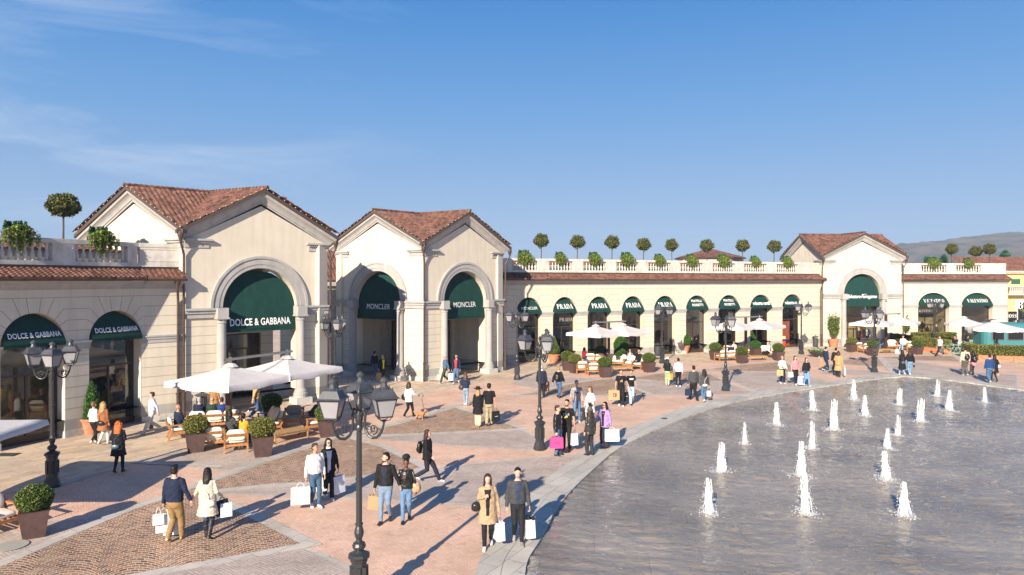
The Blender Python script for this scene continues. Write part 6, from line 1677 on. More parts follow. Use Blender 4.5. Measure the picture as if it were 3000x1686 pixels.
        loft(w,[(Hd(0,.06,.05),Vector((.075,0,0)),Vector((0,.045,0))),(Hd(0,.075,-.05),Vector((.088*k_,0,0)),Vector((0,.045*k_,0))),(Hd(0,.095,-.14),Vector((.092*k_,0,0)),Vector((0,.04*k_,0))),(Hd(0,.115,-.08-Lh*.75),Vector((.085*k_,0,0)),Vector((0,.034*k_,0))),(Hd(0,.11,-.08-Lh),Vector((.05,0,0)),Vector((0,.02,0)))],12) if hs!='pony' else None
        if hs=='pony': loft(w,[(Hd(0,.10,.05),Vector((.03,0,0)),Vector((0,.03,0))),(Hd(0,.15,.0),Vector((.032,0,0)),Vector((0,.03,0))),(Hd(0,.15,-.12),Vector((.034,0,0)),Vector((0,.028,0))),(Hd(0,.14,-.24),Vector((.012,0,0)),Vector((0,.01,0)))],8)
        if hs in('curly','wavy'):
            rr=random.Random(seed)
            for q in range(22): a=rr.uniform(0,3.14); z=rr.uniform(-.08-Lh*.8,.05); w.ell(Hd(.095*k_*math.cos(a),.04+.075*math.sin(a),z),.028,.028,.036,7,5)
    if hs=='bun': w.ell(Hd(0,.11,.07),.042,.04,.04,10,7)
    if hs=='afro':
        rr=random.Random(1); w.ell(Hd(0,.03,.15),.085,.08,.075,12,8)
        for q in range(40):
            a=rr.uniform(0,6.28); ph=rr.uniform(-.3,1.5); w.ell(Hd(.10*math.cos(a)*math.cos(ph),.03+.09*math.sin(a)*math.cos(ph),.15+.085*math.sin(ph)),.024,.024,.024,6,5)
    if w.v: 
        o=link('hair',remesh(w,max(.009,vox*.8),.004,seed,1),t); o.data.materials.append(cm(hcv,.55,'hair',spec=.35))
    if beard:
        w=MB(); w.ell(Hd(0,-.040,-.083),.050,.052,.030,12,8); o=w.build('beard',cm(beard,.8,'hair'),t,smooth=True)
    if hat:
        hc_,kind=hat; w=MB()
        if kind=='wide': w.lathe([(.19,.0),(.195,.008),(.10,.02),(.096,.09),(.07,.105),(.0,.10)],20,Hd(0,.01,.075))
        elif kind=='bucket': w.lathe([(.135,-.03),(.10,.03),(.085,.10),(.06,.115),(.0,.115)],18,Hd(0,.01,.06))
        elif kind=='cap': w.ell(Hd(0,.012,.075),.090,.104,.062,14,8); loft(w,[(Hd(0,-.07,.07),Vector((.07,0,0)),Vector((0,.02,.0))),(Hd(0,-.15,.062),Vector((.055,0,0)),Vector((0,.02,0)))],8)
        w.build('hat',cm(hc_),t,smooth=True)
    Mx=Matrix.Translation(Vector(loc))@Matrix.Rotation(R(face),4,'Z')@Matrix.Diagonal((s,s,s,1))
    d_={'o':t,'L':Mx@hands[0],'R':Mx@hands[1],'hip':Mx@U(0,0,0),'back':Mx@U(0,.17,.28),'chest':Mx@U(0,-.17,.3),'face':face,'U':lambda x,y,z:Mx@U(x,y,z),'s':s}
    PEOPLE.append(d_); return d_
# ---- bags
def paperbag(label,hand,w_,h_,d_,col,rz=0,hcol=(.7,.7,.7),drop=.16,name='shopping_bag',cat='shopping bag',mark=None,tilt=0,rough=.6):
    p=Vector(hand); z0=max(.03,p.z-drop-h_); t=thing(name,label,cat,(p.x,p.y,z0),R(rz)); L=p.z-z0-h_
    w=MB(); a,b,c,d=w_/2,d_/2,w_/2*.98,d_/2*.55
    e=.004; vs=[(-a,-b,0),(a,-b,0),(a,b,0),(-a,b,0),(-c,-d,h_),(c,-d,h_),(c,d,h_),(-c,d,h_)]; vi=[(x*.95,y*.9,max(z,.01) if z==0 else z) for x,y,z in vs]
    vs+= [(-a-.006,0,h_*.5),(a+.006,0,h_*.5)]
    w.add(vs+vi,[(3,2,1,0),(0,1,5,4),(2,3,7,6),(1,2,6,5),(3,0,4,7),(10+0,10+4,10+5,10+1),(10+2,10+6,10+7,10+3),(10+1,10+5,10+6,10+2),(10+3,10+7,10+4,10+0),(10,11,12,13),(4,5,15,14),(5,6,16,15),(6,7,17,16),(7,4,14,17)])
    w.build('bag_body',mat_bag(col,rough),t)
    w=MB()
    for s in (-1,1): w.tube([(-w_*.22,s*d*.9,h_-.03),(-w_*.16,s*d*.5,h_+L*.55),(0,0,h_+L+.005),(w_*.16,s*d*.5,h_+L*.55),(w_*.22,s*d*.9,h_-.03)],.006,5)
    w.build('handles',cm(hcol,.6,'cord'),t)
    if mark:
        for (kind,txt,mc,fx,fz,sz) in mark:
            w=MB(); 
            for side in (-1,1):
                def q(x,z): k=z/h_; return (x*side*-1*-1 if side<0 else -x, side*(b+(d-b)*k+.004), z)
                if kind=='text':
                    v,fc=text_geo(txt,sz*w_,0,.002); w.add([q(v_[0]+fx*w_,v_[1]+fz*h_) for v_ in v],fc)
                elif kind=='rect': w.add([q(fx*w_-sz*w_,fz*h_-txt*h_),q(fx*w_+sz*w_,fz*h_-txt*h_),q(fx*w_+sz*w_,fz*h_+txt*h_),q(fx*w_-sz*w_,fz*h_+txt*h_)],[(0,1,2,3)])
                elif kind=='dome':
                    for k in range(3):
                        r0=sz*w_*(1-.27*k); r1=r0-sz*w_*.16; N=8
                        pts=[((fx*w_)+r0*(-1+math.cos(math.pi/2*i/N)*1)+r0*.5,fz*h_+r0*math.sin(math.pi/2*i/N)) for i in range(N+1)]+[((fx*w_)+r1*(math.cos(math.pi/2*i/N))-r0*.5,fz*h_+r1*math.sin(math.pi/2*i/N)) for i in range(N,-1,-1)]
                        w.add([(x_,y_-side*-.002,z_) for x_,y_,z_ in [q(x,z) for x,z in pts]],[tuple(range(len(pts)))])
            o=w.build('bag_print',cm(mc,.5,'print'),t)
            if kind=='dome':
                for vv in o.data.vertices: vv.co.y*=1.03
    return t
_bm={}
def mat_bag(c,r):
    k=tuple(c)+(r,)
    if k not in _bm: _bm[k]=mat('bag_paper',c,r,.3,noise_amt=.05,noise_scale=5,bump=.3,bump_scale=7)
    return _bm[k]
def softbag(label,p,rx,ry,rz_,col,rot=0,cat='handbag',name='handbag',strap=None,rough=.35,metal=(.6,.5,.25)):
    t=thing(name,label,cat,p,R(rot)); w=MB(); w.ell((0,0,0),rx,ry,rz_,14,10); w.ell((0,0,-rz_*.25),rx*.98,ry*1.05,rz_*.72,14,8)
    o=link('bag_body',remesh(w,.012,.003,1,1),t); o.data.materials.append(cm(col,rough,'leather',spec=.5))
    w=MB(); w.box(-rx*.45,rx*.45,-ry*1.12,-ry*1.0,-rz_*.1,rz_*.35); w.build('flap',cm(tuple(c*1.3 for c in col),rough,'leather',spec=.5),t)
    if strap:
        Li=Matrix.Rotation(-R(rot),3,'Z'); w=MB(); w.tube([Li@(Vector(q)-Vector(p)) for q in strap],.009,5); w.build('strap',cm(col,.5,'leather'),t)
    return t
def backpack(label,P,col=BLACK):
    p=P['U'](0,.25,.26); t=thing('backpack',label,'backpack',p,R(P['face'])); w=MB(); w.ell((0,0,0),.15,.085,.20,14,10); w.ell((0,.05,-.07),.11,.06,.09,12,8)
    o=link('bag_body',remesh(w,.014,.004,2,1),t); o.data.materials.append(cm(col,.35,'leather',spec=.5)); w=MB()
    for s in (-1,1): w.tube([(s*.07,-.05,.17),(s*.09,-.13,.24),(s*.10,-.27,.20),(s*.11,-.32,.02),(s*.13,-.2,-.12),(s*.12,-.06,-.13)],.014,5)
    w.build('straps',cm(col,.5,'leather'),t); return t
def cross(P,label,side=1,col=BLACK,sz=(.12,.045,.08),z=.0,y=-.14,x=.12):
    a=P['U'](side*x,y,z); s_=-side
    st=[a+Vector((0,0,.05)),P['U'](side*.06,(-.175 if y<0 else .17),.25),P['U'](s_*.10,(-.13 if y<0 else .13),.46),P['U'](s_*.12,0,.53),P['U'](s_*.09,(.13 if y<0 else -.13),.45),P['U'](side*.08,(.165 if y<0 else -.165),.25),P['U'](side*.17,(.1 if y<0 else -.1),.08),a+Vector((0,0,.05))]
    return softbag(label,a,sz[0],sz[1],sz[2],col,P['face'],strap=st)
Wg=(.66,.66,.69);KR=(.45,.28,.13)
# ---- foreground and left
P=person('man in navy bomber jacket and tan trousers, seen from behind, holding hands',G('M',1165,1225),176,1.80,'m','walk',.30,-1,('hold','out'),(NAVY,'waist','long'),legs=(TAN,'reg'),shoes=KHAKI,hair=(BLACKH,'short'))
paperbag('tall white paper bag carried by the man in the navy bomber',P['L'],.36,.42,.14,Wg,20,(.8,.8,.8)); paperbag('small white bag with a tiny printed crest held by the man in the navy bomber',P['L']+Vector((-.07,-.14,.04)),.24,.24,.08,(.78,.76,.74),25,(.8,.8,.8),mark=[('text','GC',(.4,.4,.4),0,.5,.12)]); paperbag('lowest white bag hanging behind the other two of the man in the bomber',P['L']+Vector((.12,.1,-.14)),.34,.38,.12,(.76,.77,.80),10,(.8,.8,.8))
P=person('woman in cream flared coat and black knee boots, seen from behind',G('M',1385,1210),184,1.70,'f','walk',.26,1,('out','bag'),(BEIGE,'coat','long'),legs=(DJEAN,'slim'),shoes=(.02,.014,.012),boots=.85,hair=(BLACKH,'mid'))
cross(P,'cream crossbody bag on the back of the woman in the cream coat',-1,(.62,.56,.46),(.13,.05,.09),.02,.17,.10)
paperbag('black paper bag in the right hand of the woman in the cream coat',P['R'],.30,.36,.11,(.02,.02,.02),60,BLACK,drop=.08); paperbag('tilted white paper bag beside the black one of the woman in the cream coat',P['R']+Vector((.12,-.05,-.04)),.26,.32,.11,(.72,.74,.85),30,BLACK,drop=.1)
P=person('red-haired woman in a black coat and leggings standing with her back turned',G('M',790,768),188,1.66,'f','walk',.26,-1,('bent','bent'),(BLACK,'coat','long'),legs=(BLACK,'tights'),shoes=BLACK,hair=(RED,'curly'))
cross(P,'small slate-blue crossbody bag on the red-haired woman',1,(.06,.10,.13),(.13,.04,.075),.02,.18,.04)
P=person('woman in a white puffer jacket and black leggings, short blond hair',G('M',625,572),160,1.58,'f','walk',.32,1,('bent','hang'),(WHITE,'waist','long','puffer_jacket'),legs=(BLACK,'slim'),shoes=(.6,.58,.55),hair=(DBLOND,'short'))
P=person('curly blond woman in a brown coat and white trousers beside the white puffer',G('M',690,580),170,1.62,'f','walk',.3,-1,('hang','hang'),((.30,.12,.05),'coat','long'),legs=((.62,.62,.64),'slim'),shoes=(.45,.42,.36),boots=.25,hair=(BLOND,'curly'))
cross(P,'black shoulder bag of the curly blond woman in brown',1,BLACK,(.17,.07,.10),.0,.16,.02)
P=person('man in a blue and white striped jumper and pale trousers, looking left',G('M',1015,498),-50,1.68,'m','walk',.62,1,('swingb','hold'),((.50,.56,.68),'waist','long','jumper'),legs=((.50,.50,.52),'reg'),shoes=(.72,.72,.70),hair=(BROWNH,'short'),headturn=-25)
paperbag('grey and black carrier bags held by the man in the striped jumper',P['R'],.30,.40,.16,(.10,.11,.11),-30,(.3,.3,.3))
# cluster 1 lounge
person('bald man in a dark jacket in the leftmost near armchair, back to the camera',G_(522,1284)+Vector((0,0,0)),150,1.7,'m','sit',arms=('lap','lap'),top=(NAVY,'waist','long'),legs=(LJEAN,'reg'),hair=(BROWNH,'bald'),skin='m')
person('white-haired man in a navy jacket on the long sofa',G_(584,1258),200,1.72,'m','sit',arms=('lap','lap'),top=(NAVY,'waist','long'),legs=(DGREY,'reg'),hair=(GREYH,'short'))
person('balding man in dark green on the long sofa',G_(622,1258),200,1.72,'m','sit',arms=('lap','lap'),top=((.02,.05,.03),'waist','long'),legs=(DGREY,'reg'),hair=(BROWNH,'bald'),skin='m')
person('person in bright blue at the right end of the long sofa, partly behind the mast',G_(650,1256),205,1.68,'m','sit',arms=('lap','lap'),top=((.02,.045,.18),'waist','long'),legs=(DJEAN,'reg'),hair=(BROWNH,'short'))
person('young man with tousled dark hair in a charcoal hoodie, seated in the near lounge',G_(676,1303),150,1.72,'m','sit',arms=('lap','rest'),top=(DGREY,'waist','long','hoodie'),legs=(BLACK,'reg'),hair=(BLACKH,'curly'),lean=.05)
person('seated woman in a mustard top with black hair tied back',G_(714,1309),165,1.60,'f','sit',arms=('lap','lap'),top=((.60,.32,.03),'waist','long','jumper'),collar=(.7,.7,.7),legs=(BLACK,'reg'),hair=(BLACKH,'pony'))
person('older bald man in dark jumper and beige trousers reading, reclined in an armchair',G_(918,1262),-52,1.74,'m','sit',arms=('lap','lap'),top=(DGREY,'waist','long'),inner=None,legs=((.30,.24,.18),'reg'),shoes=(.15,.06,.03),hair=(GREYH,'bald'),lean=.35,collar=(.6,.6,.6))
P=person('woman in a long camel coat standing under the near parasol',G_(628,1226),165,1.66,'f','stand',arms=('bent','hold'),top=((.33,.17,.07),'knee','long'),legs=(CAMEL,'reg'),shoes=CAMEL,hair=(BROWNH,'bob'))
paperbag('brown paper bag of the woman in the long camel coat',P['R'],.32,.40,.14,KR,30,(.5,.4,.3)); paperbag('white paper bag at the side of the woman in the long camel coat',P['L']+Vector((.1,0,-.2)),.26,.36,.12,Wg,40)
person('man in a tan jumper and blue jeans walking away, head hidden by the parasol',G('R',1500,870),118,1.78,'m','walk',.6,1,('swingf','swingb'),((.50,.32,.15),'waist','long','jumper'),legs=(JEAN,'reg'),shoes=(.22,.08,.03),hair=(BROWNH,'short'))
# middle band
P=person('woman in a loose white jumper and black leather trousers walking a brown poodle',G('X',1230,1072),150,1.62,'f','walk',.5,-1,('hang','reach'),((.64,.61,.55),'hip','loose','jumper'),legs=(BLACK,'slim'),shoes=BLACK,hair=(BROWNH,'bob'))
softbag('big slouchy black tote hanging from the arm of the woman in the white jumper',P['U'](.30,-.02,.08),.16,.09,.15,BLACK,150,name='tote_bag',cat='tote bag',strap=[P['U'](.26,-.02,.2),P['U'](.27,.04,.26),P['U'](.30,.06,.16)])
LH=P['R']
P=person('man in a dark navy jacket and jeans walking into the shade of the middle pavilion',G_(1098,1110),150,1.76,'m','walk',.5,1,('hang','pocket'),((.012,.016,.03),'waist','long'),legs=(JEAN,'slim'),shoes=(.5,.5,.55),hair=(BLACKH,'short'))
P=person('person in black with a bright yellow top and a brown paper bag',G_(1120,1119),40,1.68,'f','walk',.45,-1,('face','hold'),(BLACK,'hip','long'),inner=(.72,.62,.02),legs=(BLACK,'slim'),shoes=BLACK,boots=.3,hair=(BLACKH,'short'))
paperbag('brown paper bag of the person with the yellow top',P['R'],.34,.42,.16,KR,20,(.5,.4,.3))
person('man in a denim jacket and olive trousers strolling past the middle pavilion column',G('X',1735,592),-70,1.74,'m','walk',.55,1,('swingb','swingb'),((.07,.12,.20),'waist','long'),legs=(OLIVE,'reg'),shoes=(.5,.5,.5),hair=(GREYH,'short'),skin='m')
P=person('man in a navy quilted vest over a red jumper with sunglasses',G('X',1895,595),-15,1.76,'m','walk',.5,-1,('hang','hold'),((.01,.018,.05),'waist','long','quilted_jacket'),inner=(.72,.05,.02),legs=(JEAN,'slim'),shoes=(.6,.6,.6),hair=(BROWNH,'short'),glasses=True,beard=(.1,.06,.04))
paperbag('white paper bag of the man in the red jumper',P['R'],.38,.40,.14,(.72,.74,.82),0,Wg)
P=person('woman with long light-brown hair in a navy jacket and pale jeans, seen from behind',G('X',2020,905),175,1.66,'f','walk',.42,1,('bent','bent'),((.02,.028,.06),'waist','long'),legs=(LJEAN,'slim'),shoes=WHITE,hair=((.09,.05,.025),'long'))
softbag('brown leather handbag of the woman in pale jeans',P['U'](.20,.06,.06),.14,.08,.13,(.06,.03,.018),170,strap=[P['U'](.2,.06,.15),P['U'](.17,.10,.45),P['U'](.16,0,.52),P['U'](.2,.0,.15)])
person('woman in a wide black hat, black coat and cream trousers, seen from behind',G('X',2195,1200),172,1.64,'f','walk',.3,1,('hang','hang'),(BLACK,'coat','long'),legs=((.68,.52,.32),'wide'),shoes=(.5,.45,.35),hair=(BLOND,'long'),hat=(BLACK,'wide'))
P=person('man in a black tee, khaki trousers and dark cap carrying a black bag',G('X',2350,1190),176,1.80,'m','walk',.35,-1,('hang','hold'),(BLACK,'tee','short'),legs=(KHAKI,'reg'),shoes=BLACK,hair=(BLACKH,'short'),skin='m',hat=(BLACK,'cap'))
paperbag('black paper bag with a white bar held by the man in khaki trousers',P['R'],.36,.42,.14,(.016,.016,.018),35,BLACK,mark=[('rect',.018,(.8,.8,.8),0,.5,.2)])
P=person('woman in a black tunic with a small black backpack striding to the right',G('N',1030,828),82,1.66,'f','walk',.72,1,('swingb','swingf'),(BLACK,'hip','long'),legs=((.02,.018,.035),'reg'),shoes=WHITE,hair=(BROWNH,'wavy'))
backpack('small black leather backpack of the woman striding right',P)
P=person('young man in a white hoodie and jeans with a pale grey bag',gnd(923,1487),38,1.72,'m','walk',.18,1,('hang','hold'),(WHITE,'waist','long','hoodie'),legs=((.05,.10,.17),'slim'),shoes=(.75,.76,.8),hair=(BROWNH,'short'),skin='m',headturn=20)
paperbag('big pale grey paper bag with a scribbled logo held by the white hoodie man',P['R']+Vector((-.12,-.1,.0)),.50,.46,.16,(.56,.49,.46),14,Wg,drop=.12,mark=[('text','Jnyk',(.85,.85,.85),0,.38,.26)])
P=person('smiling woman with sunglasses in a black blazer over a white shirt',gnd(962,1462),24,1.70,'f','walk',.30,1,('hold','hang'),(BLACK,'hip','long','blazer'),inner=(.62,.66,.74),collar=(.8,.8,.8),legs=(BLACK,'reg'),shoes=WHITE,hair=(BLACKH,'wavy'),glasses=True,headturn=10)
paperbag('large white paper bag held by the woman in the black blazer',P['L'],.40,.48,.16,(.62,.66,.72),55,Wg,drop=.12); paperbag('second white bag half hidden between the hoodie man and the blazer woman',P['R']+Vector((-.05,.1,0)),.34,.36,.14,Wg,10)
P=person('bearded man in an open black jacket, navy top and washed jeans',G('N',752,1095),-8,1.77,'m','walk',.30,-1,('out','hold'),((.014,.015,.014),'waist','long'),inner=(.018,.018,.04),legs=((.16,.23,.33),'slim'),shoes=(.035,.02,.014),hair=(BLACKH,'short'),beard=(.02,.012,.01),headturn=-38)
paperbag('brown paper bag hanging from the hand of the bearded man in black',P['R'],.34,.34,.18,(.33,.22,.12),-25,(.3,.2,.1),drop=.10)
P=person('woman with a high afro puff in a black leather jacket and blue jeans',G('N',888,1090),4,1.60,'f','walk',.30,-1,('hold','chest'),((.014,.014,.015),'waist','long','leather_jacket'),legs=((.11,.20,.33),'slim'),shoes=BLACK,hair=(BLACKH,'afro'),skin='d')
softbag('tan shoulder bag of the woman with the afro puff',P['U'](.27,.04,.02),.13,.10,.17,(.42,.26,.15),20,strap=[P['U'](.27,.04,.15),P['U'](.2,-.1,.42),P['U'](.16,0,.52),P['U'](.22,.1,.3),P['U'](.27,.06,.15)])
P=person('woman with long brown hair in an open tan trench coat over black',G('N',1432,1262),2,1.69,'f','walk',.34,-1,('hold','chest'),((.38,.275,.17),'coat','long'),inner=BLACK,legs=(BLACK,'slim'),shoes=(.6,.55,.5),hair=(BROWNH,'long'),headturn=6)
softbag('black quilted handbag at the elbow of the woman in the trench coat',P['U'](-.27,-.05,.08),.12,.08,.12,(.014,.014,.014),10,strap=[P['U'](-.3,-.05,.16),P['U'](-.26,-.05,.24),P['U'](-.24,-.05,.16)])
paperbag('narrow white bag in the hand of the woman in the trench coat',P['L'],.20,.40,.30,(.72,.73,.83),20,(.1,.1,.15),drop=.14)
P=person('dark-haired man in a charcoal knitted cardigan and black trousers',G('N',1632,1232),4,1.76,'m','walk',.34,1,('hold','hang'),((.055,.058,.064),'waist','long','cardigan'),inner=(.03,.04,.08),legs=((.016,.016,.02),'slim'),shoes=(.28,.24,.22),hair=(BLACKH,'short'),skin='l',headturn=-6)
b=paperbag('white bag with black tissue on top, held by the man in the cardigan',P['L'],.22,.42,.26,(.76,.76,.84),18,BLACK,drop=.20)
w=MB(); 
for k in range(9): w.ell((.07*math.cos(k*2.1),.05*math.sin(k*1.7),.42+.05*math.sin(k)),.05,.045,.05,8,6)
w.build('tissue',cm((.015,.015,.015),.4,'tissue'),b)
# group by the kerb
P=person('man in a black leather biker jacket and jeans, turned right, holding a pink bag',G('O',428,1145),70,1.75,'m','stand',arms=('hang','hold'),top=((.013,.013,.014),'waist','long','leather_jacket'),legs=(JEAN,'reg'),shoes=(.02,.012,.01),boots=.3,hair=(BROWNH,'short'),skin='l')
paperbag('bright pink paper bag held by the man in the biker jacket',P['R'],.46,.36,.16,(.80,.06,.22),8,(.8,.1,.3),drop=.08,mark=[('text','PINKO',(.35,.02,.08),0,.44,.13)])
P=person('tall bearded man in a black tee with a bright print and red shoes',G('O',518,1098),-18,1.84,'m','stand',arms=('hold','hang'),top=(BLACK,'tee','short'),legs=(BLACK,'slim'),shoes=(.45,.02,.02),hair=(BLACKH,'short'),beard=(.02,.012,.01),skin='m',headturn=-10,print_=('blots','',None,.30,1))
paperbag('white paper bag held by the bearded man with the printed tee',P['L'],.24,.42,.16,(.72,.74,.76),30,BLACK)
P=person('woman in a felt hat and dark leather jacket with her back to the pool',G('O',735,1145),215,1.66,'f','stand',arms=('hang','hold'),top=((.035,.032,.028),'hip','long','leather_jacket'),legs=((.03,.03,.032),'reg'),shoes=BLACK,boots=.3,hair=(BROWNH,'bob'),hat=((.10,.10,.09),'bucket'))
paperbag('two white paper bags of the woman in the felt hat',P['R']+Vector((-.12,0,.05)),.24,.40,.14,(.76,.76,.78),60,Wg)
P=person('woman with sunglasses in a lilac blazer over black, holding a big white bag',G('O',875,1072),-38,1.68,'f','stand',arms=('hold','bent'),top=((.34,.22,.46),'hip','long','blazer'),inner=BLACK,legs=((.03,.03,.05),'wide'),shoes=BLACK,hair=(BLACKH,'long'),glasses=True,headturn=-15,skin='m')
paperbag('big white paper bag with faint lettering held by the woman in lilac',P['L']+Vector((.05,-.02,.06)),.52,.42,.18,(.80,.81,.84),4,Wg,drop=.08,mark=[('text','LIU JO',(.6,.62,.66),0,.45,.09)])
P=person('fair-haired man in a grey tee lettered EA7 and blue jeans',G('O',608,825),6,1.80,'m','walk',.34,1,('hang','hold'),((.30,.30,.31),'tee','short'),legs=((.10,.17,.28),'slim'),shoes=(.62,.62,.64),hair=((.2,.11,.05),'short'),print_=('text','EA7',(.08,.08,.09),.30,.085))
paperbag('brown paper bag held by the man in the grey EA7 tee',P['R'],.28,.36,.13,(.42,.27,.13),-40,(.4,.3,.2))
P=person('woman in a long white cardigan with a black crossbody, looking left',G_(1729,1248),-45,1.66,'f','stand',arms=('bent','hold'),top=((.72,.69,.64),'coat','long','cardigan'),inner=(.75,.75,.78),legs=(BLACK,'slim'),shoes=BLACK,hair=((.14,.07,.03),'long'),headturn=-10)
cross(P,'black crossbody bag of the woman in the white cardigan',1,BLACK,(.12,.06,.08),.05); paperbag('black and white striped bag of the woman in the white cardigan',P['R'],.26,.36,.14,(.03,.03,.03),50,BLACK); paperbag('white bag beside the black one of the woman in the white cardigan',P['R']+Vector((.1,.05,0)),.22,.34,.1,Wg,60)
P=person('man in a black tee with gold stripes logo, holding a big brown bag',G('O',1028,678),-4,1.78,'m','walk',.22,1,('out','hold'),(BLACK,'tee','short'),legs=(BLACK,'reg'),shoes=WHITE,hair=(BLACKH,'bun'),headturn=20,skin='m',print_=('bars','',(.55,.35,.14),.28,1))
paperbag('large brown paper bag with a red square logo',P['R']+Vector((-.08,-.05,.06)),.54,.46,.18,(.42,.28,.14),-6,(.5,.35,.2),drop=.06,mark=[('rect',.19,(.62,.02,.02),-.08,.52,.16),('dome','',(.85,.85,.85),-.04,.45,.10)])
P=person('man in a black PARIS tee and ripped pale jeans with a black bag',G('O',1120,664),14,1.72,'m','walk',.30,-1,('swingf','hold'),(BLACK,'tee','short'),legs=((.42,.52,.62),'reg'),shoes=(.03,.03,.03),hair=(BLACKH,'short'),skin='m',headturn=-20,print_=('text','PARIS',(.85,.85,.85),.36,.085))
paperbag('black paper bag with a white bar held by the man in the PARIS tee',P['R']+Vector((-.05,0,0)),.40,.44,.14,(.018,.018,.02),10,BLACK,drop=.12,mark=[('rect',.02,(.8,.8,.8),-.1,.55,.18)])
P=person('blond woman in a black jumper and blue jeans with a little black backpack, walking away',G('O',440,605),150,1.70,'f','walk',.55,1,('swingb','swingf'),(BLACK,'waist','loose','jumper'),legs=(JEAN,'slim'),shoes=BLACK,hair=(BLOND,'bun'))
backpack('little dark backpack of the blond woman in blue jeans',P)
P=person('grey-haired man in a navy suit carrying a checked suitcase, partly behind the lamp',G('O',280,606),170,1.76,'m','walk',.5,-1,('hang','hold'),((.018,.022,.045),'hip','long','suit_jacket'),legs=((.02,.022,.035),'reg'),shoes=BLACK,hair=(GREYH,'short'),collar=(.7,.7,.7))
p=G('O',312,585); t=thing('suitcase','small brown checked suitcase beside the man in the navy suit','suitcase',(p.x,p.y-.1,0),R(-25)); w=MB(); w.taper(0,0,.30,.80,.20,.10,.20,.10); w.build('shell',mat('checked_case',(.24,.12,.08),.5,.3,noise_amt=.3,noise_scale=10),t)
w=MB(); 
for x in (-.1,.02,.12): w.box(x-.008,x+.008,-.104,.104,.298,.803)
for z in (.42,.56,.70): w.box(-.204,.204,-.106,.106,z-.008,z+.008)
w.build('check_stripes',cm((.5,.36,.28),.5,'print'),t); w=MB(); w.tube([(-.06,0,.80),(-.05,0,.85),(.05,0,.85),(.06,0,.80)],.012,5); w.build('handle',M['black'],t)
P=person('woman in a white sun hat, black top and sage green trousers',G('O',1465,486),165,1.62,'f','walk',.34,1,('bent','hang'),(BLACK,'waist','long'),legs=((.38,.44,.26),'reg'),shoes=WHITE,hair=(BLACKH,'long'),hat=((.75,.7,.6),'wide'))
softbag('dark jacket bundle on the arm of the woman in the white hat',P['U'](-.22,.0,.12),.10,.10,.24,(.02,.02,.025),160,name='folded_jacket',cat='jacket')
P=person('young man in a white sweatshirt and slim black trousers, seen from behind',G('O',1568,498),176,1.66,'m','stand',arms=('bent','hang'),top=((.72,.72,.80),'waist','long','sweatshirt'),legs=(BLACK,'slim'),shoes=WHITE,hair=(BLACKH,'short'))
paperbag('yellow paper bag between the white hat and the white sweatshirt',P['U'](.42,.0,.05),.20,.34,.12,(.62,.38,.08),40,(.5,.4,.2))
P=person('man in a charcoal denim jacket and black trousers carrying a navy duffel',G('O',1712,628),184,1.82,'m','walk',.55,1,('hold','hang'),((.06,.062,.07),'waist','long'),legs=((.018,.016,.018),'reg'),shoes=BLACK,hair=(BLACKH,'short'))
paperbag('navy carrier bag of the man in charcoal denim',P['L'],.28,.34,.16,(.02,.035,.08),20,(.03,.03,.06))
P=person('woman in a charcoal jacket and blue jeans with a white crossbody, seen from behind',G('O',1812,642),186,1.68,'f','walk',.4,-1,('hang','hold'),((.06,.062,.066),'waist','long'),legs=((.09,.16,.26),'slim'),shoes=WHITE,hair=(BLACKH,'wavy'))
cross(P,'white crossbody bag on the back of the woman in the charcoal jacket',1,(.65,.6,.55),(.14,.04,.07),.02,.17,.02); paperbag('small white bag in the hand of the woman in the charcoal jacket',P['R'],.22,.28,.10,Wg,20,BLACK)
# right half
P=person('woman in a white jumper and ripped black jeans with brown bags, leftmost of three',G('T',1555,1065),8,1.66,'f','walk',.22,1,('swingf','bent'),((.62,.61,.59),'waist','long','jumper'),legs=(BLACK,'slim'),shoes=WHITE,hair=(BLOND,'bun'),headturn=10,skin='m')
paperbag('brown paper bag swung by the woman in the white jumper',P['R']+Vector((-.18,0,-.05)),.36,.32,.18,(.50,.32,.15),-20,(.5,.4,.3),drop=.10,mark=[('rect',.10,(.5,.08,.05),0,.5,.10)])
P=person('woman in a salmon pink shirt and black trousers, middle of three',G('T',1800,1082),6,1.70,'f','walk',.34,-1,('hang','hold'),((.78,.22,.25),'waist','short','shirt'),legs=(BLACK,'slim'),shoes=WHITE,hair=(BROWNH,'long'))
paperbag('white bag between the white jumper and the pink shirt women',P['R']+Vector((-.05,0,.1)),.30,.30,.12,Wg,10,BLACK,drop=.08)
P=person('woman in a black jumper and blue jeans, rightmost of three',G('T',2012,1105),4,1.66,'f','walk',.40,1,('bent','hold'),(BLACK,'waist','long','jumper'),legs=((.16,.27,.40),'reg'),shoes=WHITE,hair=(BROWNH,'long'))
cross(P,'dark blue bag across the front of the woman in the black jumper',-1,(.02,.03,.08),(.12,.05,.08),.0)
paperbag('white and blue paper bag of the woman in the black jumper',P['R']+Vector((-.1,0,0)),.34,.46,.16,(.72,.74,.8),10,Wg,mark=[('rect',.40,(.01,.16,.5),-.3,.5,.14)])
P=person('man in a navy hooded jacket walking right with a brown bag',G('Q',440,398),100,1.68,'m','walk',.55,1,('hang','hold'),((.018,.03,.07),'waist','long','hooded_jacket'),legs=((.018,.03,.06),'reg'),shoes=WHITE,hair=(BLACKH,'short'))
paperbag('brown paper bag of the man in the navy hooded jacket',P['U'](.2,.2,-.02),.28,.38,.14,KR,20,(.5,.4,.3))
P=person('man in dark clothes and glasses behind the woman in the camel coat',gnd(2449,1096),150,1.72,'m','walk',.4,-1,('hold','hang'),((.02,.018,.018),'hip','long'),legs=(NAVY,'reg'),shoes=WHITE,hair=(BLACKH,'short'))
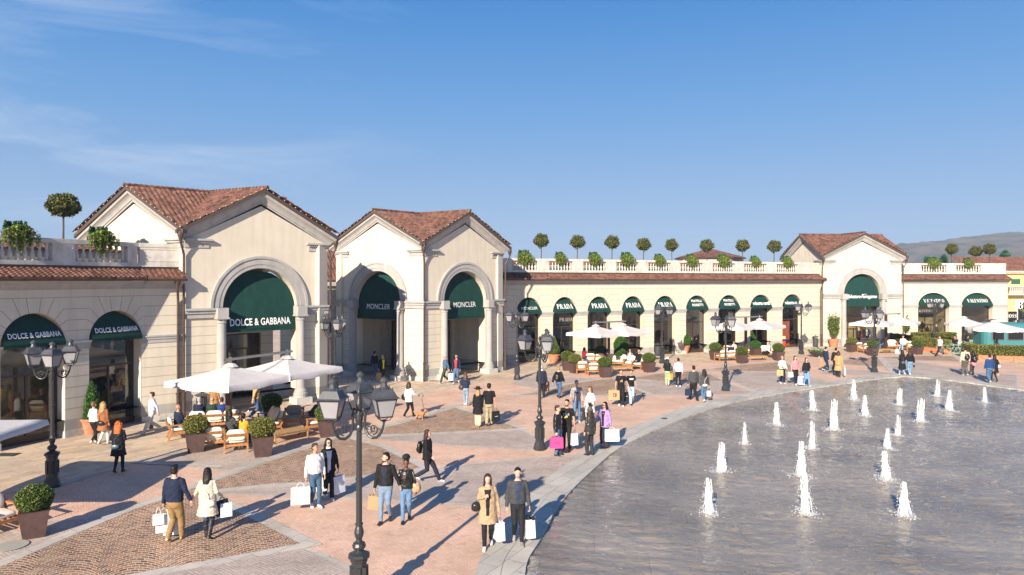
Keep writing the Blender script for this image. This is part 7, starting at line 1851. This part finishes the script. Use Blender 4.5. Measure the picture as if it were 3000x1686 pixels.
paperbag('grey-green carrier bag of the man behind the camel coat',P['L'],.34,.38,.14,(.20,.22,.18),30,(.3,.3,.3))
P=person('woman in a long camel coat and black boots by the flower bowl',gnd(2456,1106),150,1.66,'f','walk',.22,1,('bent','hold'),((.45,.28,.13),'knee','long'),legs=(BLACK,'slim'),shoes=BLACK,boots=.6,hair=(BROWNH,'bob'))
cross(P,'tan shoulder bag of the woman in the long camel coat by the bowl',1,(.42,.24,.10),(.13,.05,.09),-.02,.19,.0); paperbag('white paper bag on the far side of the camel coat',P['R']+Vector((.12,0,0)),.26,.42,.12,Wg,70)
P=person('woman in a long black coat and pale jeans at the far pool edge',G('Q',1262,443),186,1.64,'f','walk',.34,1,('bent','hang'),(BLACK,'knee','long'),legs=(LJEAN,'slim'),shoes=WHITE,hair=(BLACKH,'long'))
cross(P,'grey chain bag on the long black coat at the pool edge',1,(.10,.10,.11),(.14,.05,.09),.0,.18,.04)
P=person('woman in a short black jacket and blue jeans at the far pool edge',G('Q',1345,443),172,1.66,'f','walk',.3,-1,('bent','hold'),(BLACK,'waist','loose'),legs=((.16,.30,.48),'slim'),shoes=WHITE,hair=(BROWNH,'wavy'))
softbag('small navy pouch in the hand of the woman in the short black jacket',P['R']-Vector((0,0,.12)),.07,.04,.10,(.01,.015,.05),0)
P=person('bearded man in a white tee and black trousers striding left past the hedge',G('Q',1668,238),-80,1.74,'m','walk',.85,1,('hold','hang'),((.70,.63,.56),'tee','short'),legs=((.02,.018,.02),'reg'),shoes=BLACK,hair=(BROWNH,'short'),beard=(.06,.03,.02),skin='m')
softbag('grey gym bag swinging from the hand of the man in the white tee',P['L']+Vector((-.05,0,-.2)),.22,.12,.20,(.10,.10,.11),20,name='gym_bag',cat='bag')
P=person('man in a cream jacket and grey trousers with a black backpack',gnd(2828,1102),172,1.84,'m','walk',.22,1,('hold','hang'),((.55,.46,.34),'waist','long'),legs=((.10,.095,.085),'reg'),shoes=WHITE,hair=(BLACKH,'short'))
backpack('black backpack of the man in the cream jacket',P); paperbag('dark grey bag between the two walkers with backpacks',P['R']+Vector((.15,0,.05)),.34,.46,.12,(.05,.05,.055),40,BLACK)
P=person('woman in black with a pink checked skirt and tights',gnd(2851,1100),172,1.60,'f','walk',.36,-1,('hang','hang'),(BLACK,'waist','long'),legs=((.48,.22,.24),'skirt'),shoes=BLACK,boots=.15,hair=(BLACKH,'long'))
backpack('big black rucksack of the woman in the checked skirt',P)
P=person('man in a blue quilted jacket and jeans at the right, seen from behind',G('Q',2203,528),172,1.74,'m','walk',.45,-1,('hang','hang'),((.02,.05,.16),'waist','long','quilted_jacket'),legs=((.07,.14,.24),'reg'),shoes=WHITE,hair=(BLACKH,'short'))
P=person('woman with long black hair in a short black dress and tights at the right',G('Q',2255,515),176,1.66,'f','walk',.3,1,('hang','bag'),(BLACK,'coat','long','dress'),legs=((.03,.02,.02),'tights'),shoes=BLACK,hair=(BLACKH,'long'))
softbag('small white handbag on the arm of the woman in the black dress',P['U'](-.26,-.02,.1),.13,.07,.12,(.62,.62,.6),10,strap=[P['U'](-.27,0,.2),P['U'](-.24,.02,.27),P['U'](-.22,0,.2)]); paperbag('brown paper bag hanging beside the black dress',P['R']+Vector((.1,0,-.05)),.2,.34,.1,KR,50,(.5,.4,.3))
# shop doors and passers in the arcade
P=person('white-haired man in a dark jacket looking into the third arch shop',gnd(1754,1041),176,1.78,'m','stand',arms=('hang','hold'),top=((.05,.035,.035),'hip','long'),legs=((.10,.20,.38),'reg'),shoes=BLACK,hair=(GREYH,'short')); paperbag('brown bag of the white-haired man at the shop door',P['R'],.24,.3,.12,KR,10,(.5,.4,.3))
person('man in brown beside the egg-shaped topiary at the sixth arch',G('C',2012,1228),110,1.74,'m','stand',arms=('bent','bent'),top=((.09,.05,.035),'waist','long'),legs=(BLACK,'slim'),shoes=BLACK,hair=(BLACKH,'short'),skin='m')
P=person('woman in a long dark coat with a red bag at the sixth arch',G('C',2085,1218),-100,1.66,'f','walk',.3,1,('bent','hang'),((.02,.018,.018),'knee','long'),legs=(BLACK,'slim'),shoes=WHITE,hair=((.10,.035,.015),'long')); softbag('small red handbag at the sixth arch',P['U'](.2,-.12,.05),.10,.06,.09,(.4,.02,.03),0)
person('man in a dark patterned jacket standing behind the broad egg topiary',gnd(1843,1042),-120,1.76,'m','walk',.5,1,('hang','hang'),((.03,.035,.07),'waist','long'),legs=(NAVY,'reg'),shoes=(.03,.05,.12),hair=(BLACKH,'short'))
person('person dressed in dark blue in front of the third lounge window',gnd(2225,1020),150,1.74,'m','stand',arms=('bent','hang'),top=((.012,.016,.04),'waist','long'),legs=(BLACK,'reg'),shoes=BLACK,hair=(BLACKH,'short'),skin='d')
person('man in a dark outfit in the doorway of the middle pavilion holding a camera up',gnd(1168,1086),20,1.76,'m','stand',arms=('up','up'),top=(BLACK,'waist','long'),legs=(DJEAN,'reg'),shoes=BLACK,hair=(BLACKH,'short'),skin='m')
person('woman in black walking through the porch of the nearest pavilion',gnd(762,1112),150,1.62,'f','walk',.4,1,('swingb','swingf'),(BLACK,'waist','long'),legs=(BLACK,'slim'),shoes=BLACK,hair=(BROWNH,'long'))
P=person('blond woman in a black coat with a crimson bag before the Salvatore Ferragamo door',gnd(2516,1011),150,1.66,'f','stand',arms=('bent','bent'),top=(BLACK,'knee','long'),legs=(BLACK,'slim'),shoes=BLACK,hair=(BLOND,'long')); softbag('crimson tote of the blond woman',P['U'](-.2,-.1,-.05),.17,.10,.18,(.22,.01,.03),0,name='tote_bag',cat='tote bag')
person('man in a navy jacket with a white collar before the Salvatore Ferragamo door',gnd(2539,1010),-20,1.76,'m','stand',arms=('bent','bent'),top=(NAVY,'hip','long'),inner=(.5,.5,.52),legs=(BLACK,'reg'),shoes=BLACK,hair=(BLACKH,'short'),skin='m')
person('person in bright blue behind the lamp at the Salvatore Ferragamo door',gnd(2553,1009),160,1.68,'f','stand',arms=('bent','hang'),top=((.03,.08,.42),'waist','long'),legs=(WHITE,'reg'),shoes=WHITE,hair=(BROWNH,'short'))
person('man in a dark blue coat facing away at the right column of the Ferragamo arch',gnd(2571,1011),170,1.82,'m','stand',arms=('bent','bent'),top=((.014,.02,.05),'hip','long'),legs=(DJEAN,'reg'),shoes=BLACK,hair=(BLACKH,'short'))
person('person in black close behind the man in the dark blue coat',gnd(2580,1009),185,1.76,'m','stand',arms=('bent','hang'),top=(BLACK,'hip','long'),legs=(NAVY,'reg'),shoes=BLACK,hair=(BLACKH,'short'))
person('shopper in pale jeans standing at the last VALENTINO arch',gnd(2868,1001),140,1.72,'m','stand',arms=('hang','hang'),top=((.16,.05,.06),'waist','long'),legs=(LJEAN,'reg'),shoes=WHITE,hair=(BROWNH,'short'))
# seated in the far lounges
person('woman with sunglasses in a grey jacket and jeans lounging at the second lounge',G_(1846,1076),-20,1.68,'f','sit',arms=('rest','lap'),top=((.16,.15,.15),'hip','long'),inner=(.6,.6,.6),legs=((.22,.36,.5),'reg'),shoes=WHITE,hair=(BROWNH,'long'),glasses=True)
person('balding man in black clothes seated beside the woman with sunglasses',G_(1872,1081),-48,1.74,'m','sit',arms=('lap','lap'),top=(BLACK,'waist','long'),legs=(BLACK,'reg'),shoes=BLACK,hair=(BROWNH,'bald'),skin='m')
person('person in dark red sitting at the back of the second lounge',G_(1712,1068),150,1.62,'f','sit',arms=('lap','lap'),top=((.25,.01,.02),'waist','long'),legs=(BLACK,'reg'),shoes=BLACK,hair=(BLACKH,'bob'))
person('child in a patterned purple top on the second lounge',G_(1716,1087),150,1.35,'f','sit',arms=('lap','lap'),top=((.14,.10,.17),'waist','long'),legs=(BLACK,'reg'),shoes=BLACK,hair=(BLACKH,'long'))
person('woman in pale pink with sunglasses on the third lounge sofa',G_(2150,1046),-10,1.66,'f','sit',arms=('lap','lap'),top=((.62,.42,.40),'waist','long'),legs=(BEIGE,'reg'),shoes=WHITE,hair=(BLACKH,'bob'),glasses=True)
person('dark-haired man in navy seated with his back turned at the third lounge',G_(2142,1056),170,1.7,'m','sit',arms=('lap','lap'),top=(NAVY,'waist','long'),legs=(NAVY,'reg'),shoes=BLACK,hair=(BLACKH,'short'))
person('blond woman in white using a phone at the third lounge',G_(2250,1049),-70,1.66,'f','sit',arms=('lap','bent'),top=((.68,.66,.62),'waist','long'),legs=(BLACK,'reg'),shoes=WHITE,hair=(BLOND,'pony'))
person('person in blue reclining on the fourth lounge sofa',G_(2585,1026),-62,1.74,'m','sit',arms=('lap','lap'),top=((.10,.16,.32),'waist','long'),legs=(JEAN,'reg'),shoes=WHITE,hair=(GREYH,'short'),lean=.5,knees=0)
person('man in a white shirt and pale jeans at the fourth lounge',G_(2646,1028),-50,1.74,'m','sit',arms=('rest','lap'),top=((.68,.70,.74),'waist','long'),legs=(LJEAN,'reg'),shoes=BLACK,hair=(BLACKH,'short'),skin='m')
person('man in black seated at the mint bistro table',G_(2798,1030),-50,1.74,'m','sit',arms=('lap','bent'),top=(BLACK,'waist','short','t_shirt'),legs=(BLACK,'reg'),shoes=BLACK,hair=(BLACKH,'short'),skin='m')
person('woman in a black top and pale jeans seated opposite the man in black',G_(2834,1026),60,1.66,'f','sit',arms=('lap','bent'),top=(BLACK,'waist','long'),legs=(LJEAN,'reg'),shoes=BLACK,hair=(BROWNH,'curly'))
person('dark-haired person sitting behind the hedge by the trailer hatch',G_(2921,1040),20,1.66,'f','sit',arms=('lap','lap'),top=((.5,.5,.52),'waist','long'),legs=(BLACK,'reg'),shoes=BLACK,hair=(BLACKH,'bob'))
# ---- dogs
def dog(label,loc,rz,col,col2,s,fluffy,tailup):
    t=thing('dog',label,'dog',loc,R(rz)); t.scale=(s,s,s); w=MB(); rr=random.Random(4)
    loft(w,[(Vector((0,.24,.36)),Vector((.06,0,0)),Vector((0,.0,.07))),(Vector((0,.16,.36)),Vector((.085,0,0)),Vector((0,0,.09))),(Vector((0,0,.355)),Vector((.085,0,0)),Vector((0,0,.09))),(Vector((0,-.14,.36)),Vector((.10,0,0)),Vector((0,0,.115))),(Vector((0,-.22,.38)),Vector((.075,0,0)),Vector((0,0,.09)))],12)
    limb(w,[(0,-.2,.40),(0,-.28,.52)],[.07,.055]); w.ell((0,-.31,.56),.07,.085,.07,12,8); limb(w,[(0,-.36,.54),(0,-.45,.52)],[.042,.026])
    for sx in (1,-1):
        limb(w,[(sx*.06,-.15,.34),(sx*.065,-.14,.20),(sx*.065,-.16,.05),(sx*.065,-.19,.03)],[.05,.034,.026,.026])
        limb(w,[(sx*.06,.20,.34),(sx*.07,.15,.22),(sx*.07,.25,.13),(sx*.07,.23,.04),(sx*.07,.19,.03)],[.065,.05,.03,.026,.026])
        if fluffy: w.ell((sx*.075,-.29,.53),.025,.035,.06,8,6)
        else: limb(w,[(sx*.045,-.29,.61),(sx*.055,-.28,.67)],[.025,.01])
    tl=[(0,.25,.38),(0,.33,.42+.1*tailup),(0,.42,.38+.25*tailup)]; limb(w,tl,[.035,.04 if not fluffy else .03,.03])
    if fluffy:
        for q in range(110):
            y=rr.uniform(-.36,.26); a=rr.uniform(0,6.28); z=.37 if y>-.24 else .55; r0=.095 if y>-.24 else .07; w.ell((r0*math.cos(a),y,z+r0*math.sin(a)),.026,.026,.026,6,5)
        for sx in (1,-1):
            for q in range(14): z=rr.uniform(.05,.26); w.ell((sx*.065+rr.uniform(-.03,.03),-.15+rr.uniform(-.03,.03),z),.02,.02,.02,6,5); w.ell((sx*.07+rr.uniform(-.03,.03),.21+rr.uniform(-.03,.03),z),.022,.022,.022,6,5)
    me=remesh(w,.014,.004,3,1); me.materials.append(cm(col,.9,'fur')); me.materials.append(cm(col2,.9,'fur'))
    if col!=col2:
        for p in me.polygons:
            c=p.center
            if c.z<.14 or (c.y<-.2 and c.z<.47) or c.y>.39 or c.y<-.40: p.material_index=1
    link('body',me,t); w=MB(); w.ell((0,-.478,.525),.014,.012,.011,8,6); w.build('nose',M['black'],t); w=MB()
    for sx in (1,-1): w.ell((sx*.035,-.385,.58),.009,.009,.009,6,5)
    w.build('eyes',M['black'],t)
    w=MB(); w.tube([(.085*math.cos(a),-.255+.02*math.sin(a)*0-.03*math.sin(a),.48+.075*math.sin(a)) for a in [k*math.pi/6 for k in range(13)]],.01,5); w.build('collar',cm((.2,.02,.02)),t)
    return t
dp=G('X',1390,1105)
dog('curly brown poodle on a lead walking beside the woman in the white jumper',dp,80,(.46,.20,.08),(.46,.20,.08),.78,True,.4)
w=MB(); e=dp+Vector((.20,0,.42)); w.tube([LH,LH+Vector((.06,0,.10)),LH+Vector((.16,0,.09)),LH+Vector((.2,0,-.05)),LH+Vector((.14,0,.02)),LH.lerp(e,.3)+Vector((.05,0,0)),LH.lerp(e,.7)+Vector((.02,0,-.03)),e],.010,6); tag(w.build('dog_lead',M['frame']),'thin dark lead between the woman in the white jumper and the poodle','dog lead')
dog('black and white dog beside the man in the tan jumper',G_(757,1224),115,(.015,.013,.012),(.65,.62,.58),1.05,False,-.4)
# bag on the ground next to the box ball
paperbag('white paper bag standing on the ground right of the near box ball planter',G_(785,1326)+Vector((0,0,.52)),.30,.36,.14,Wg,40,drop=.14)
paperbag('white carrier on the ground at the fourth lounge',G_(2628,1038)+Vector((0,0,.5)),.30,.34,.14,(.72,.76,.8),10,drop=.14)

# ================================================================ light, sky, air, camera
AZ=21.0; EL=25.0
sd=bpy.data.lights.new('sun','SUN'); sd.energy=5.0; sd.angle=R(.53); sd.color=(1,.875,.715)
so=bpy.data.objects.new('sun',sd); COL.objects.link(so)
dirv=Vector((math.sin(R(AZ))*math.cos(R(EL)),math.cos(R(AZ))*math.cos(R(EL)),-math.sin(R(EL))))
so.rotation_euler=dirv.to_track_quat('-Z','Y').to_euler(); so.location=(-30,-60,60)
wd=bpy.data.worlds.new('World'); scene.world=wd; wd.use_nodes=True; nt=wd.node_tree; n=nt.nodes; l=nt.links
bg=n['Background']; sk=n.new('ShaderNodeTexSky'); sk.sky_type='NISHITA'; sk.sun_disc=False; sk.sun_elevation=R(EL); sk.sun_rotation=R(180+AZ); sk.altitude=200; sk.air_density=1.0; sk.dust_density=.3; sk.ozone_density=3.5
tc=n.new('ShaderNodeTexCoord'); mp=n.new('ShaderNodeMapping'); mp.inputs['Scale'].default_value=(1.2,1.2,6.5); mp.inputs['Rotation'].default_value=(0,R(9),R(20)); l.new(tc.outputs['Generated'],mp.inputs[0])
nz=n.new('ShaderNodeTexNoise'); nz.inputs['Scale'].default_value=2.2; nz.inputs['Detail'].default_value=8; nz.inputs['Roughness'].default_value=.58; nz.inputs['Distortion'].default_value=.5; l.new(mp.outputs[0],nz.inputs['Vector'])
mr=n.new('ShaderNodeMapRange'); mr.inputs[1].default_value=.50; mr.inputs[2].default_value=.80; mr.inputs[3].default_value=0; mr.inputs[4].default_value=.42; l.new(nz.outputs['Fac'],mr.inputs[0])
sx=n.new('ShaderNodeSeparateXYZ'); l.new(tc.outputs['Generated'],sx.inputs[0])
mk=n.new('ShaderNodeMapRange'); mk.inputs[1].default_value=-.05; mk.inputs[2].default_value=-.45; mk.inputs[3].default_value=.0; mk.inputs[4].default_value=1; l.new(sx.outputs[0],mk.inputs[0])
mu=n.new('ShaderNodeMath'); mu.operation='MULTIPLY'; l.new(mr.outputs[0],mu.inputs[0]); l.new(mk.outputs[0],mu.inputs[1])
mix=n.new('ShaderNodeMix'); mix.data_type='RGBA'; l.new(mu.outputs[0],mix.inputs[0]); tn=n.new('ShaderNodeMix'); tn.data_type='RGBA'; tn.blend_type='MULTIPLY'; tn.inputs[0].default_value=1; rp=n.new('ShaderNodeValToRGB'); e=rp.color_ramp.elements; K_=1/(.065*2**0.92)/14
sz_=n.new('ShaderNodeSeparateXYZ'); l.new(tc.outputs['Generated'],sz_.inputs[0]); l.new(sz_.outputs[2],rp.inputs[0])
e[0].position=0; e[0].color=(.40*K_,.55*K_,.76*K_,1); e[1].position=1; e[1].color=(.03*K_,.13*K_,.45*K_,1)
for p_,c_ in ((.13,(.27,.45,.74)),(.23,(.15,.38,.75)),(.37,(.05,.27,.69)),(.6,(.045,.20,.58))):
    x_=e.new(p_); x_.color=(*[q*K_ for q in c_],1)
gs=n.new('ShaderNodeVectorMath'); gs.operation='SCALE'; gs.inputs['Scale'].default_value=14; l.new(rp.outputs[0],gs.inputs[0])
ms=n.new('ShaderNodeMix'); ms.data_type='RGBA'; ms.inputs[0].default_value=.85; l.new(sk.outputs[0],ms.inputs[6]); l.new(gs.outputs[0],ms.inputs[7])
l.new(ms.outputs[2],tn.inputs[6]); tn.inputs[7].default_value=(1,1,1,1); l.new(tn.outputs[2],mix.inputs[6]); mix.inputs[7].default_value=(7.5,7.9,8.6,1)
l.new(mix.outputs[2],bg.inputs['Color']); bg.inputs['Strength'].default_value=.065
HAZE=0.0004
if HAZE:
    w=MB(); w.box(-500,1250,-60,1200,-1.2,96)
    hz=bpy.data.materials.new('haze_air'); hz.use_nodes=True; nt=hz.node_tree; n=nt.nodes; n.remove(n['Principled BSDF']); pv=n.new('ShaderNodeVolumePrincipled'); pv.inputs['Color'].default_value=(.55,.70,.95,1); pv.inputs['Density'].default_value=HAZE; pv.inputs['Anisotropy'].default_value=0
    nt.links.new(pv.outputs[0],n['Material Output'].inputs['Volume']); struct(w.build('haze',hz),'stuff')
cd=bpy.data.cameras.new('camera'); cd.sensor_width=36; cd.lens=36*FPX/3000; cd.shift_y=-(843-HY)/3000; cd.clip_end=20000; cd.clip_start=.1
co=bpy.data.objects.new('camera',cd); COL.objects.link(co); co.location=(0,0,CAMH); co.rotation_euler=(R(90),0,0); scene.camera=co
bpy.data.scenes.remove(TS)
scene.render.engine='CYCLES'
try:
    scene.cycles.volume_bounces=0; scene.cycles.max_bounces=8; scene.cycles.transparent_max_bounces=12
except Exception: pass
vs_=scene.view_settings; vs_.view_transform='Standard'; vs_.look='None'; vs_.exposure=0.92; vs_.gamma=1
